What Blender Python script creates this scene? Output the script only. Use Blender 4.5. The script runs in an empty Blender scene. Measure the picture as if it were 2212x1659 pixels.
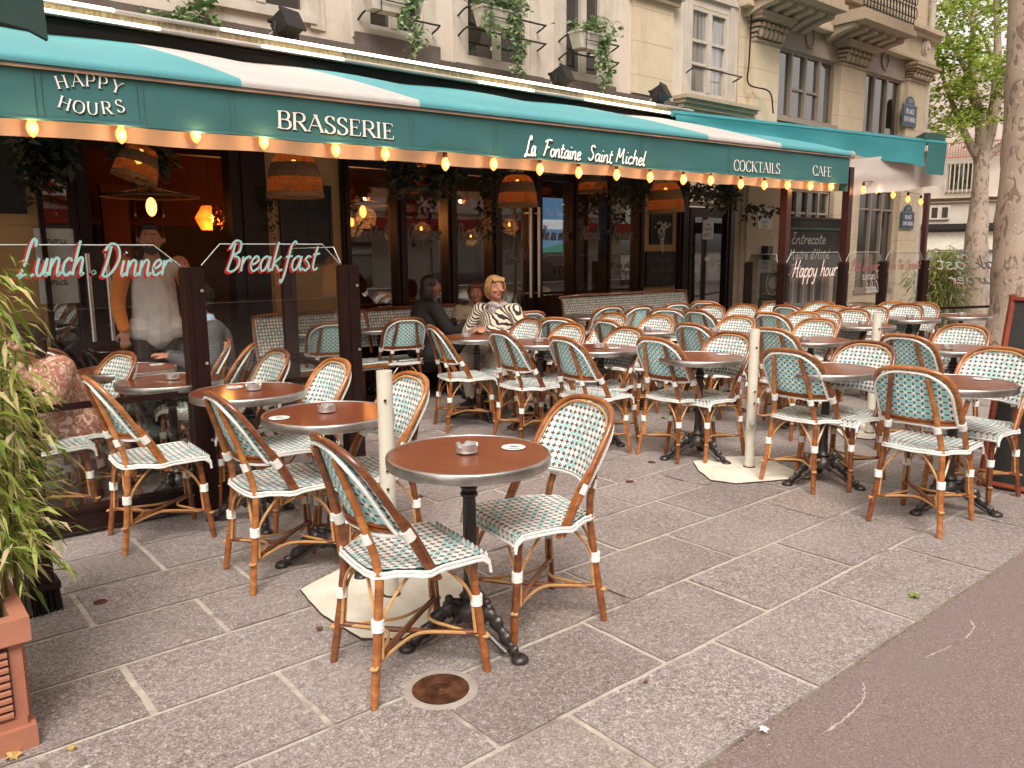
import bpy, math, random
from mathutils import Vector, Matrix, noise
random.seed(7)
S=bpy.context.scene
R=math.radians
# ---------------------------------------------------------------- camera
FPX,PIT,ROL,YAW,CH=3135/1.82278,R(9.3),R(-.40),R(39.8),1.475
def cam_basis():
    fw=Vector((math.sin(YAW)*math.cos(PIT),math.cos(YAW)*math.cos(PIT),-math.sin(PIT)))
    r=Vector((math.cos(YAW),-math.sin(YAW),0)); u=r.cross(fw)
    return math.cos(ROL)*r+math.sin(ROL)*u, -math.sin(ROL)*r+math.cos(ROL)*u, fw
CR,CU,CF=cam_basis()
cd=bpy.data.cameras.new('camera'); cam=bpy.data.objects.new('camera',cd); S.collection.objects.link(cam)
cd.sensor_width=36; cd.lens=36*FPX/2212; cd.clip_end=2000; cd.clip_start=.02
cam.matrix_world=Matrix(((CR.x,CU.x,-CF.x,0),(CR.y,CU.y,-CF.y,0),(CR.z,CU.z,-CF.z,CH),(0,0,0,1)))
S.camera=cam
def ray(x,y): return CF*FPX+CR*(x-1106)-CU*(y-829.5)
def G(x,y,z=0):
    d=ray(x,y); t=(z-CH)/d.z; return Vector((d.x*t,d.y*t,z))
def FY(x,y,Y):
    d=ray(x,y); t=Y/d.y; return Vector((d.x*t,Y,d.z*t+CH))
# ---------------------------------------------------------------- world, sun, exposure
W=bpy.data.worlds.new('World'); S.world=W; W.use_nodes=True
nt=W.node_tree; bg=nt.nodes['Background']
sky=nt.nodes.new('ShaderNodeTexSky'); sky.sky_type='NISHITA'; sky.sun_disc=False
SEL,SAZ=R(50),R(215)
sky.sun_elevation=SEL; sky.sun_rotation=SAZ; sky.air_density=1.0; sky.dust_density=4.0
hs=nt.nodes.new('ShaderNodeHueSaturation'); hs.inputs['Saturation'].default_value=.12
tn=nt.nodes.new('ShaderNodeMix'); tn.data_type='RGBA'; tn.blend_type='MULTIPLY'; tn.inputs[0].default_value=1; tn.inputs[7].default_value=(1.05,.965,.90,1)
nt.links.new(sky.outputs[0],hs.inputs['Color']); nt.links.new(hs.outputs[0],tn.inputs[6]); nt.links.new(tn.outputs[2],bg.inputs[0])
bg.inputs[1].default_value=.15
sl=bpy.data.lights.new('sun','SUN'); sl.energy=1.0; sl.angle=R(25); sl.color=(1,.95,.88)
so=bpy.data.objects.new('sun',sl); S.collection.objects.link(so)
sd=Vector((math.sin(SAZ)*math.cos(SEL),math.cos(SAZ)*math.cos(SEL),math.sin(SEL)))
so.rotation_euler=sd.to_track_quat('Z','Y').to_euler()
S.view_settings.view_transform='Standard'; S.view_settings.look='None'; S.view_settings.exposure=1.0; S.view_settings.gamma=1
S.render.engine='CYCLES'
# ---------------------------------------------------------------- mesh builder
def crs(pts,n=6,closed=False):
    P=[Vector(p) for p in pts]; out=[]; m=len(P)
    rng=range(m if closed else m-1)
    for i in rng:
        p0=P[(i-1)%m] if (closed or i>0) else P[i]*2-P[i+1]
        p1=P[i]; p2=P[(i+1)%m]
        p3=P[(i+2)%m] if (closed or i+2<m) else p2*2-p1
        for k in range(n):
            t=k/n
            out.append(.5*((2*p1)+(p2-p0)*t+(2*p0-5*p1+4*p2-p3)*t*t+(3*p1-p0-3*p2+p3)*t**3))
    if not closed: out.append(P[-1].copy())
    return out
class MB:
    def __init__(s): s.v=[];s.f=[];s.m=[];s.uv=[];s.mat=0
    def face(s,idx,uv=None):
        s.f.append(tuple(idx)); s.m.append(s.mat); s.uv.append(uv)
    def quad(s,a,b,c,d,uv=None):
        n=len(s.v); s.v+=[Vector(a),Vector(b),Vector(c),Vector(d)]; s.face((n,n+1,n+2,n+3),uv)
    def poly(s,pts):
        n=len(s.v); s.v+=[Vector(p) for p in pts]; s.face(range(n,n+len(pts)))
    def box(s,x0,x1,y0,y1,z0,z1):
        if x0>x1:x0,x1=x1,x0
        if y0>y1:y0,y1=y1,y0
        if z0>z1:z0,z1=z1,z0
        n=len(s.v)
        s.v+=[Vector(p) for p in ((x0,y0,z0),(x1,y0,z0),(x1,y1,z0),(x0,y1,z0),(x0,y0,z1),(x1,y0,z1),(x1,y1,z1),(x0,y1,z1))]
        for q in ((0,3,2,1),(4,5,6,7),(0,1,5,4),(1,2,6,5),(2,3,7,6),(3,0,4,7)): s.face([n+i for i in q])
        return s
    def prism(s,poly,z0,z1):
        n=len(s.v);k=len(poly)
        s.v+=[Vector((p[0],p[1],z0)) for p in poly]+[Vector((p[0],p[1],z1)) for p in poly]
        s.face([n+i for i in range(k)][::-1]); s.face([n+k+i for i in range(k)])
        for i in range(k):
            j=(i+1)%k; s.face((n+i,n+j,n+k+j,n+k+i))
        return s
    def tube(s,pts,r,n=8,closed=False,cap=True,sq=1.0):
        P=[Vector(p) for p in pts]; m=len(P); base=len(s.v)
        T=[]
        for i in range(m):
            a=P[(i-1)%m] if (closed or i>0) else P[i]; b=P[(i+1)%m] if (closed or i<m-1) else P[i]
            t=(b-a); T.append(t.normalized() if t.length>1e-9 else Vector((0,0,1)))
        up=Vector((0,0,1)) if abs(T[0].z)<.9 else Vector((1,0,0))
        nrm=(up-T[0]*up.dot(T[0])).normalized()
        L=0
        for i in range(m):
            nrm=(nrm-T[i]*nrm.dot(T[i]))
            nrm=nrm.normalized() if nrm.length>1e-6 else T[i].orthogonal().normalized()
            b=T[i].cross(nrm); ri=r[i] if isinstance(r,(list,tuple)) else r
            for k in range(n):
                a=2*math.pi*k/n
                s.v.append(P[i]+nrm*math.cos(a)*ri+b*math.sin(a)*ri*sq)
        for i in range(m if closed else m-1):
            j=(i+1)%m
            for k in range(n):
                l=(k+1)%n
                s.face((base+i*n+k,base+i*n+l,base+j*n+l,base+j*n+k))
        if cap and not closed:
            s.face([base+k for k in range(n)][::-1]); s.face([base+(m-1)*n+k for k in range(n)])
        return s
    def lathe(s,prof,n=24,c=(0,0,0),flute=0,cap=True):
        base=len(s.v); m=len(prof)
        for (r,z) in prof:
            for k in range(n):
                a=2*math.pi*k/n; rr=r*(1-(flute if k%2 else 0))
                s.v.append(Vector((c[0]+rr*math.cos(a),c[1]+rr*math.sin(a),c[2]+z)))
        for i in range(m-1):
            for k in range(n):
                l=(k+1)%n; s.face((base+i*n+k,base+i*n+l,base+(i+1)*n+l,base+(i+1)*n+k))
        if cap:
            s.face([base+k for k in range(n)][::-1]); s.face([base+(m-1)*n+k for k in range(n)])
        return s
    def ell(s,c,r,n=12,m=8,rot=None):
        base=len(s.v); c=Vector(c)
        for i in range(m+1):
            ph=math.pi*i/m
            for k in range(n):
                a=2*math.pi*k/n
                p=Vector((r[0]*math.sin(ph)*math.cos(a),r[1]*math.sin(ph)*math.sin(a),-r[2]*math.cos(ph)))
                if rot: p=rot@p
                s.v.append(c+p)
        for i in range(m):
            for k in range(n):
                l=(k+1)%n; s.face((base+i*n+k,base+i*n+l,base+(i+1)*n+l,base+(i+1)*n+k))
        return s
    def grid(s,fn,nu,nv,uvs=(1,1)):
        base=len(s.v)
        for j in range(nv+1):
            for i in range(nu+1): s.v.append(Vector(fn(i/nu,j/nv)))
        for j in range(nv):
            for i in range(nu):
                a=base+j*(nu+1)+i
                uv=[((i+p)/nu*uvs[0],(j+q)/nv*uvs[1]) for p,q in ((0,0),(1,0),(1,1),(0,1))]
                s.face((a,a+1,a+nu+2,a+nu+1),uv)
        return s
    def mesh(s,name,mats,smooth=True,ang=38):
        me=bpy.data.meshes.new(name); me.from_pydata([tuple(v) for v in s.v],[],s.f)
        for m in (mats if isinstance(mats,(list,tuple)) else [mats]): me.materials.append(m)
        me.polygons.foreach_set('material_index',s.m)
        if any(u is not None for u in s.uv):
            ul=me.uv_layers.new(name='UVMap'); k=0
            for f,u in zip(s.f,s.uv):
                for q in range(len(f)):
                    if u is not None: ul.data[k].uv=u[q]
                    k+=1
        me.polygons.foreach_set('use_smooth',[smooth]*len(s.f)); me.update()
        if smooth: me.set_sharp_from_angle(angle=R(ang))
        return me
    def build(s,name,mats,parent=None,smooth=True,ang=38,loc=None):
        o=bpy.data.objects.new(name,s.mesh(name,mats,smooth,ang)); S.collection.objects.link(o)
        if parent: o.parent=parent
        if loc: o.location=loc
        return o
def tag(o,label,cat,group=None,kind=None):
    if label:o['label']=label
    if cat:o['category']=cat
    if group:o['group']=group
    if kind:o['kind']=kind
    return o
def thing(name,label,cat,loc=(0,0,0),rz=0,group=None):
    o=bpy.data.objects.new(name,None); S.collection.objects.link(o); o.empty_display_size=.1
    o.location=loc; o.rotation_euler=(0,0,rz); return tag(o,label,cat,group)
def struct(o,cat=None): o['kind']='structure'; return o
def dup(root,loc,rz,label,group=None,sc=None):
    r=root.copy(); S.collection.objects.link(r); r.location=loc; r.rotation_euler=(0,0,rz); r['label']=label
    if group: r['group']=group
    if sc: r.scale=(sc,)*3
    for ch in list(root.children):
        c=ch.copy(); S.collection.objects.link(c); c.parent=r
        for g in ch.children:
            d=g.copy(); S.collection.objects.link(d); d.parent=c
    return r
# ---------------------------------------------------------------- node helper
class E:
    def __init__(s,nt,o): s.nt=nt; s.o=o
    def _m(s,op,*a,clamp=False):
        n=s.nt.nodes.new('ShaderNodeMath'); n.operation=op; n.use_clamp=clamp
        for i,x in enumerate((s,)+a):
            if isinstance(x,E): s.nt.links.new(x.o,n.inputs[i])
            else: n.inputs[i].default_value=x
        return E(s.nt,n.outputs[0])
    def __add__(s,b): return s._m('ADD',b)
    def __sub__(s,b): return s._m('SUBTRACT',b)
    def __mul__(s,b): return s._m('MULTIPLY',b)
    def __truediv__(s,b): return s._m('DIVIDE',b)
    def lt(s,b): return s._m('LESS_THAN',b)
    def gt(s,b): return s._m('GREATER_THAN',b)
    def abs(s): return s._m('ABSOLUTE')
    def frac(s): return s._m('FRACT')
    def floor(s): return s._m('FLOOR')
    def mod(s,b): return s._m('FLOORED_MODULO',b)
    def mx(s,b): return s._m('MAXIMUM',b)
    def mn(s,b): return s._m('MINIMUM',b)
    def pw(s,b): return s._m('POWER',b)
    def sin(s): return s._m('SINE')
    def atan2(s,b): return s._m('ARCTAN2',b)
    def sstep(s,a,b):
        n=s.nt.nodes.new('ShaderNodeMapRange'); n.interpolation_type='SMOOTHSTEP'
        s.nt.links.new(s.o,n.inputs[0]); n.inputs[1].default_value=a; n.inputs[2].default_value=b
        return E(s.nt,n.outputs[0])
class Mt:
    def __init__(s,name,rough=.6,metal=0,spec=.5,coat=0):
        s.m=bpy.data.materials.new(name); s.m.use_nodes=True; s.nt=s.m.node_tree
        s.b=s.nt.nodes['Principled BSDF']; s.b.inputs['Roughness'].default_value=rough
        s.b.inputs['Metallic'].default_value=metal; s.b.inputs['Specular IOR Level'].default_value=spec
        s.b.inputs['Coat Weight'].default_value=coat; s.b.inputs['Coat Roughness'].default_value=.12
    def co(s,kind='Object'):
        n=s.nt.nodes.new('ShaderNodeTexCoord'); return n.outputs[kind]
    def geo(s): return s.nt.nodes.new('ShaderNodeNewGeometry').outputs['Position']
    def sep(s,v):
        n=s.nt.nodes.new('ShaderNodeSeparateXYZ'); s.nt.links.new(v,n.inputs[0]); return [E(s.nt,o) for o in n.outputs]
    def noise(s,v,scale,detail=4,rough=.55,sx=None,dist=0):
        if sx:
            mp=s.nt.nodes.new('ShaderNodeMapping'); s.nt.links.new(v,mp.inputs[0]); mp.inputs['Scale'].default_value=sx; v=mp.outputs[0]
        n=s.nt.nodes.new('ShaderNodeTexNoise'); s.nt.links.new(v,n.inputs['Vector']); n.inputs['Scale'].default_value=scale
        n.inputs['Detail'].default_value=detail; n.inputs['Roughness'].default_value=rough; n.inputs['Distortion'].default_value=dist
        return E(s.nt,n.outputs[0])
    def voro(s,v,scale,feat='F1',out='Distance'):
        n=s.nt.nodes.new('ShaderNodeTexVoronoi'); s.nt.links.new(v,n.inputs['Vector']); n.inputs['Scale'].default_value=scale; n.feature=feat
        return n.outputs[out]
    def rnd(s):
        return E(s.nt,s.nt.nodes.new('ShaderNodeObjectInfo').outputs['Random'])
    def ramp(s,f,stops):
        n=s.nt.nodes.new('ShaderNodeValToRGB'); s.nt.links.new(f.o,n.inputs[0]); e=n.color_ramp.elements
        while len(e)<len(stops): e.new(.5)
        for el,(p,c) in zip(e,stops): el.position=p; el.color=(*c,1)
        return n.outputs[0]
    def mix(s,f,a,b,mode='MIX'):
        n=s.nt.nodes.new('ShaderNodeMix'); n.data_type='RGBA'; n.blend_type=mode
        for i,x in ((0,f),(6,a),(7,b)):
            if isinstance(x,E): s.nt.links.new(x.o,n.inputs[i])
            elif isinstance(x,(int,float)): n.inputs[i].default_value=x
            elif isinstance(x,tuple): n.inputs[i].default_value=(*x,1)
            else: s.nt.links.new(x,n.inputs[i])
        return n.outputs[2]
    def col(s,c):
        if isinstance(c,tuple): s.b.inputs['Base Color'].default_value=(*c,1)
        else: s.nt.links.new(c,s.b.inputs['Base Color'])
        return s
    def bump(s,h,st=.3,d=.01):
        n=s.nt.nodes.new('ShaderNodeBump'); s.nt.links.new(h.o,n.inputs['Height']); n.inputs['Strength'].default_value=st; n.inputs['Distance'].default_value=d
        s.nt.links.new(n.outputs[0],s.b.inputs['Normal']); return s
    def rgh(s,e): s.nt.links.new(e.o,s.b.inputs['Roughness']); return s
def basic(name,c1,c2=None,scale=6,rough=.6,metal=0,bump=0,spec=.5,coat=0,sx=None,detail=5,bscale=None,dist=.01):
    m=Mt(name,rough,metal,spec,coat); co=m.co()
    if c2 is None: c2=tuple(x*.75 for x in c1)
    n=m.noise(co,scale,detail,.6,sx)
    m.col(m.ramp(n,[(.3,c1),(.7,c2)]))
    if bump: m.bump(m.noise(co,bscale or scale*6,4,.6,sx),bump,dist)
    return m.m
def emit(name,c,st):
    m=bpy.data.materials.new(name); m.use_nodes=True; nt=m.node_tree; b=nt.nodes['Principled BSDF']
    b.inputs['Base Color'].default_value=(*c,1); b.inputs['Emission Color'].default_value=(*c,1); b.inputs['Emission Strength'].default_value=st
    return m
def glassm(name,tint=(1,1,1),ior=1.5,rough=.0,boost=1.0):
    m=bpy.data.materials.new(name); m.use_nodes=True; nt=m.node_tree; nt.nodes.remove(nt.nodes['Principled BSDF'])
    o=nt.nodes['Material Output']; t=nt.nodes.new('ShaderNodeBsdfTransparent'); t.inputs[0].default_value=(*tint,1)
    g=nt.nodes.new('ShaderNodeBsdfGlossy'); g.inputs['Roughness'].default_value=rough; g.inputs[0].default_value=(.95,.97,.97,1)
    f=nt.nodes.new('ShaderNodeLayerWeight'); f.inputs[0].default_value=.5
    e=(E(nt,f.outputs['Facing']).pw(5.0)*.95+(.04 if ior<1.52 else .13))._m('MULTIPLY',boost,clamp=True)
    x=nt.nodes.new('ShaderNodeMixShader'); nt.links.new(e.o,x.inputs[0]); nt.links.new(t.outputs[0],x.inputs[1]); nt.links.new(g.outputs[0],x.inputs[2]); nt.links.new(x.outputs[0],o.inputs[0])
    return m
def leafm(name,stops,trans=.45,rough=.45):
    m=Mt(name,rough); r=E(m.nt,m.nt.nodes.new('ShaderNodeNewGeometry').outputs['Random Per Island'])
    c=m.ramp(r,stops); m.col(c); t=m.nt.nodes.new('ShaderNodeBsdfTranslucent'); m.nt.links.new(c,t.inputs[0])
    x=m.nt.nodes.new('ShaderNodeMixShader'); x.inputs[0].default_value=trans
    m.nt.links.new(m.b.outputs[0],x.inputs[1]); m.nt.links.new(t.outputs[0],x.inputs[2]); m.nt.links.new(x.outputs[0],m.nt.nodes['Material Output'].inputs[0])
    return m.m
# ---------------------------------------------------------------- materials
def m_granite():
    m=Mt('granite',.75); p=m.geo()
    n1=m.noise(p,1.3,3); n2=m.noise(p,150,4,.85); n3=m.noise(p,52,3,.8,dist=.8); n4=m.noise(p,5,5,.65)
    col=m.nt.nodes.new('ShaderNodeVertexColor'); col.layer_name='slab'; sv=m.sep(col.outputs[0])
    tone=(n2*.6+n3*.4)
    spk=m.ramp(tone,[(.38,(.07,.05,.046)),(.46,(.20,.165,.155)),(.53,(.34,.30,.285)),(.59,(.56,.52,.50)),(.65,(.88,.86,.84))])
    c=m.mix(.8,spk,m.ramp(sv[0],[(0,(.62,.58,.56)),(.5,(.82,.79,.77)),(1,(1.0,1.0,1.0))]),'MULTIPLY')
    c=m.mix(sv[1]*.22,c,(.30,.215,.15))
    c=m.mix(n4.sstep(.5,.85)*.3,c,(.16,.12,.105))
    c=m.mix(n1.sstep(.35,.7)*.25,c,(.42,.37,.35))
    m.col(c); m.bump(n2+n3*.6,.35,.004); m.rgh(n3*.25+.55); return m.m
def m_mortar():
    m=Mt('mortar',.9); p=m.geo(); n=m.noise(p,22,5,.7); n2=m.noise(p,2.3,3,.6)
    m.col(m.mix(n2.sstep(.52,.7),m.ramp(n,[(.3,(.34,.29,.24)),(.7,(.56,.50,.43))]),(.13,.09,.07))); m.bump(n,.5,.006); return m.m
def m_asphalt():
    m=Mt('asphalt',.85); p=m.geo(); n=m.noise(p,160,3,.8); n2=m.noise(p,3,5); n3=m.noise(p,60,2,.7)
    c=m.ramp(n,[(.32,(.10,.07,.065)),(.5,(.20,.15,.14)),(.64,(.29,.23,.215)),(.74,(.50,.45,.42))])
    c=m.mix(n2.sstep(.4,.75)*.5,c,(.19,.15,.14)); c=m.mix(E(m.nt,m.voro(p,34)).lt(.075),c,(.5,.45,.38)); m.col(c); m.bump(n+n3,.45,.004); return m.m
def m_cane(name,stops,coat=.6,sc=1):
    m=Mt(name,.33,coat=coat); co=m.co(); x,y,z=m.sep(co)
    n=m.noise(co,14*sc,5,.65); r=m.rnd()
    n2=m.noise(co,9,3,.5,sx=(1,1,5))
    m.col(m.mix(((z*11+r*7+n*.35).frac()-.5).abs().lt(.018)*.7,m.ramp(n*.6+n2*.35+r*.30-.09,stops),tuple(c*.3 for c in stops[0][1]))); m.bump(n2,.1,.003); return m.m
def weave(name,back=False):
    m=Mt(name,.5 if not back else .55); u,v,_=m.sep(m.co('UV'))
    if back: u=u*.70; v=v*.70
    fu=u.frac()-.5; fv=v.frac()-.5
    if not back:
        du=((u+.5).frac()-.5).abs(); dv=((v+.5).frac()-.5).abs()
        cr=(du.lt(.105)*dv.lt(.37)).mx(dv.lt(.105)*du.lt(.37)).mx(du.lt(.16)*dv.gt(.29)*dv.lt(.37)).mx(dv.lt(.16)*du.gt(.29)*du.lt(.37))
        chk=(u.floor()+v.floor()).mod(2.0)
        th=fv.atan2(fu); ray_=(th*4).sin().abs()
        lines=ray_.lt(.2)*((fu*fu+fv*fv).gt(.006))
        wn=m.nt.nodes.new('ShaderNodeTexWhiteNoise'); wn.noise_dimensions='2D'
        cv=m.nt.nodes.new('ShaderNodeCombineXYZ'); m.nt.links.new(u.floor().o,cv.inputs[0]); m.nt.links.new(v.floor().o,cv.inputs[1]); m.nt.links.new(cv.outputs[0],wn.inputs['Vector'])
        k=(chk*.30+E(m.nt,wn.outputs[0])*.75).gt(.42)
        pet=((fu-fv).abs().mn((fu+fv).abs()).lt(.15)).mx((fu*fu+fv*fv).lt(.12)); k=k.mx(pet*-1+1)
        base=m.mix(k,(.36,.68,.68),(.86,.87,.83))
        base=m.mix(lines*.55,base,(.25,.40,.40))
        m.col(m.mix(cr,base,(.12,.035,.015))); m.bump((cr*-1.0)+(ray_*.35),.6,.004)
    else:
        a=fu.abs(); b=fv.abs()
        base=m.mix((a+b).gt(.52),(.32,.72,.75),(.90,.92,.87))
        base=m.mix((a.mx(b)).lt(.40)*((a.mx(b)).gt(.34))*.6,base,(.25,.36,.34))
        d=(a.gt(.42)*b.lt(.27)).mx(b.gt(.41)*a.lt(.27))
        m.col(m.mix(d,base,(.045,.022,.015))); m.bump(d*-1.0,.6,.004)
    return m.m
M={}
M['granite']=m_granite(); M['mortar']=m_mortar(); M['asphalt']=m_asphalt()
M['cane']=m_cane('honey cane',[(.28,(.50,.205,.058)),(.48,(.31,.098,.021)),(.68,(.13,.034,.009))])
M['cane_dark']=m_cane('dark cane',[(.25,(.36,.125,.028)),(.5,(.22,.062,.012)),(.75,(.10,.025,.006))])
M['strand']=m_cane('pale rattan strand',[(.2,(.68,.42,.20)),(.6,(.52,.27,.10)),(.85,(.30,.12,.04))],.3)
M['white_strand']=basic('white woven strand',(.84,.84,.80),(.72,.71,.66),30,.45,bump=.3,bscale=160,dist=.002)
M['weave']=weave('star weave'); M['weave_back']=weave('grid weave',True)
M['cast']=basic('black cast iron',(.016,.011,.010),(.035,.026,.022),18,.38,spec=.6,bump=.35,bscale=60,dist=.004)
def m_top():
    m=Mt('brown laminate',.32,coat=.25); n=m.noise(m.co(),120,3,.7); n2=m.noise(m.co(),4,4,.6)
    m.col(m.ramp(n*.5+n2*.5,[(.3,(.19,.045,.016)),(.6,(.135,.03,.011)),(.8,(.09,.02,.008))])); m.rgh(n2*.25+.24); return m.m
M['laminate']=m_top()
M['rim']=basic('worn zinc rim',(.62,.60,.57),(.30,.28,.27),9,.34,1,bump=.25,bscale=14,dist=.004)
M['steel']=basic('brushed steel',(.80,.79,.77),(.66,.65,.63),30,.34,.85)
M['paper']=basic('white paper',(.75,.75,.72),(.62,.62,.6),20,.6)
M['ink']=basic('grey ink',(.10,.11,.13),(.2,.2,.22),30,.7)
M['cream_paint']=basic('cream painted steel',(.72,.69,.58),(.58,.54,.43),7,.4,bump=.15)
M['cream_felt']=basic('stained cream cover',(.80,.76,.66),(.62,.55,.42),6,.85,bump=.5,bscale=50,dist=.006)
M['rustplate']=basic('dark rusty steel',(.05,.022,.014),(.10,.045,.025),20,.7,bump=.4)
def m_drain():
    m=Mt('rusty drain lid',.42,.5); co=m.co(); x,y,z=m.sep(co); r=(x*x+y*y).pw(.5)
    n=m.noise(co,14,5,.7); rings=((r*90).frac()-.5).abs()
    m.col(m.ramp(n,[(.3,(.035,.012,.008)),(.5,(.12,.045,.022)),(.62,(.22,.095,.05)),(.8,(.05,.02,.012))])); m.bump(rings.lt(.08)*-1+n*.6,.5,.003); return m.m
M['drain']=m_drain()
M['concrete']=basic('light concrete ring',(.42,.37,.32),(.30,.26,.23),12,.9,bump=.5,bscale=60)
M['frame']=basic('dark brown lacquer',(.020,.006,.0045),(.012,.004,.003),4,.38,spec=.35,bump=.1)
M['frame_red']=basic('maroon painted steel',(.055,.016,.012),(.035,.011,.009),5,.4)
M['black']=basic('black plastic',(.012,.010,.010),(.02,.017,.016),8,.4)
M['blackfab']=basic('black fabric',(.010,.008,.008),(.018,.014,.013),30,.9)
M['glass']=glassm('windscreen glass',(.96,.97,.96),1.5,.0,1.0)
M['glass_dark']=glassm('shop window glass',(.85,.82,.78),1.55,.0,1.25)
M['acrylic']=glassm('cloudy clear plastic',(.93,.90,.89),1.45,.05,1.2)
M['glass_edge']=basic('pale glass edge',(.35,.42,.40),(.5,.56,.54),8,.2)
def m_awn(name,c,dirt=(.1,.1,.08),k=.25,trans=0):
    m=Mt(name,.7); p=m.geo(); n=m.noise(p,1.6,5,.6); n2=m.noise(p,3.5,6,.7,sx=(3,3,.5)); n3=m.noise(p,260,2)
    cc=m.mix(n2.sstep(.5,.85)*k,c,dirt); cc=m.mix(n.sstep(.35,.75)*.22,cc,tuple(min(1,x*1.5+.02) for x in c)); m.col(cc); m.bump(n3,.2,.002)
    if trans:
        t=m.nt.nodes.new('ShaderNodeBsdfTranslucent'); m.nt.links.new(cc,t.inputs[0]); x=m.nt.nodes.new('ShaderNodeMixShader'); x.inputs[0].default_value=trans
        m.nt.links.new(m.b.outputs[0],x.inputs[1]); m.nt.links.new(t.outputs[0],x.inputs[2]); m.nt.links.new(x.outputs[0],m.nt.nodes['Material Output'].inputs[0])
    return m.m
M['aqua']=m_awn('aqua awning canvas',(.085,.31,.34),(.10,.22,.20),.3,.08)
M['awhite']=m_awn('off white awning canvas',(.50,.47,.45),(.30,.27,.22),.4,.1)
M['teal']=m_awn('dark teal valance canvas',(.026,.118,.118),(.06,.11,.10),.6)
M['vwhite']=m_awn('white valance band',(.62,.55,.50),(.4,.33,.25),.3,.25)
M['roll']=basic('greyed metal front bar',(.42,.38,.36),(.30,.27,.25),4,.5)
M['letter']=basic('white lettering',(.85,.84,.78),(.7,.69,.62),12,.6)
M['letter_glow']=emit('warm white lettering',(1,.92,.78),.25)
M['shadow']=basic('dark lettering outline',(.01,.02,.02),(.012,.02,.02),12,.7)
M['mint']=basic('mint painted lettering',(.30,.55,.50),(.24,.46,.42),10,.5)
M['redl']=basic('red painted lettering',(.45,.015,.012),(.35,.01,.01),10,.5)
M['greyl']=basic('grey etched lettering',(.20,.17,.15),(.13,.11,.10),20,.6)
def m_stone(name,c1,c2,c3,blocks=True):
    m=Mt(name,.85); p=m.geo(); x,y,z=m.sep(p); n=m.noise(p,.9,6,.65); n2=m.noise(p,6,5,.7); n3=m.noise(p,2.2,6,.7,sx=(2.5,2.5,.35)); n4=m.noise(p,60,3,.7)
    c=m.ramp(n*.6+n2*.4,[(.3,c1),(.55,c2),(.75,c3)]); c=m.mix(n3.sstep(.55,.8)*.5,c,tuple(v*.45 for v in c2))
    if blocks:
        j=((z/.42).frac()-.5).abs().gt(.488); c=m.mix(j*.55,c,tuple(v*.45 for v in c2)); m.bump(n4*.6+n2*.5-j,.5,.008)
    else: m.bump(n4*.5+n2*.5,.3,.006)
    m.col(c); return m.m
M['stone']=m_stone('weathered limestone',(.62,.51,.37),(.52,.42,.29),(.38,.29,.19))
M['render_']=m_stone('pale painted render',(.62,.54,.45),(.55,.475,.395),(.44,.365,.295),False)
M['stone_dark']=m_stone('grimy limestone',(.48,.38,.27),(.37,.285,.195),(.24,.175,.115),False)
M['zinc']=basic('dull zinc flashing',(.11,.085,.075),(.17,.14,.125),5,.5,.3,bump=.2)
M['fascia']=basic('stained cream fascia',(.48,.42,.27),(.20,.14,.07),9,.6,sx=(4,1,1),bump=.2)
M['tube_on']=emit('lit neon tube',(1,.86,.6),3.2)
M['tube_off']=basic('unlit tube',(.6,.57,.52),(.5,.47,.42),6,.3)
M['taupe']=basic('taupe window paint',(.30,.235,.18),(.24,.185,.14),5,.5)
M['winwhite']=basic('off white window paint',(.55,.49,.42),(.42,.37,.31),5,.5)
def m_win(name,base=(.02,.018,.014),refl=.5,rough=.03,cur=None):
    m=Mt(name,rough,0,1.0); m.b.inputs['IOR'].default_value=1.9
    m.col(base if cur is None else m.ramp(m.noise(m.co(),3,3,.5,sx=(8,8,.4)),[(.35,cur),(.65,tuple(c*.45 for c in cur))])); return m.m
M['win']=m_win('dark window glass'); M['win_curtain']=m_win('curtained window glass',cur=(.30,.29,.26))
M['yellow']=basic('ochre panelled wall',(.50,.31,.13),(.42,.25,.10),2,.6,bump=.1)
M['board']=basic('chalkboard black',(.012,.011,.010),(.03,.026,.024),6,.7)
M['board_green']=basic('green board frame',(.025,.09,.075),(.02,.065,.055),6,.5)
M['chalk']=basic('chalk writing',(.5,.5,.47),(.35,.35,.33),60,.9)
M['chalk_dim']=basic('faded chalk writing',(.16,.14,.12),(.10,.09,.08),60,.9)
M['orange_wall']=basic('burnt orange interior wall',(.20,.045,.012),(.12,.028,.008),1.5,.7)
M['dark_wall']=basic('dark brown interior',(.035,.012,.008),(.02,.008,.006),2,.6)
M['wicker']=basic('dark wicker',(.17,.10,.045),(.09,.05,.02),40,.7,bump=.8,bscale=90,dist=.01)
def m_wicker():
    m=Mt('open lit wicker',.8); x,y,z=m.sep(m.co()); a=y.atan2(x); s=((a*14).frac()-.5).abs(); h=((z*38).frac()-.5).abs()
    n=m.noise(m.co(),25,3); m.col(m.ramp(n,[(.3,(.35,.13,.03)),(.7,(.18,.06,.015))]))
    t=m.nt.nodes.new('ShaderNodeBsdfTransparent'); x2=m.nt.nodes.new('ShaderNodeMixShader'); k=(s.gt(.30)*n.lt(.62))
    tr=m.nt.nodes.new('ShaderNodeBsdfTranslucent'); tr.inputs[0].default_value=(.55,.2,.05,1); x3=m.nt.nodes.new('ShaderNodeMixShader'); x3.inputs[0].default_value=.5
    m.nt.links.new(m.b.outputs[0],x3.inputs[1]); m.nt.links.new(tr.outputs[0],x3.inputs[2])
    m.nt.links.new(k.o,x2.inputs[0]); m.nt.links.new(x3.outputs[0],x2.inputs[1]); m.nt.links.new(t.outputs[0],x2.inputs[2]); m.nt.links.new(x2.outputs[0],m.nt.nodes['Material Output'].inputs[0]); return m.m
M['wicker_open']=m_wicker()
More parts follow.
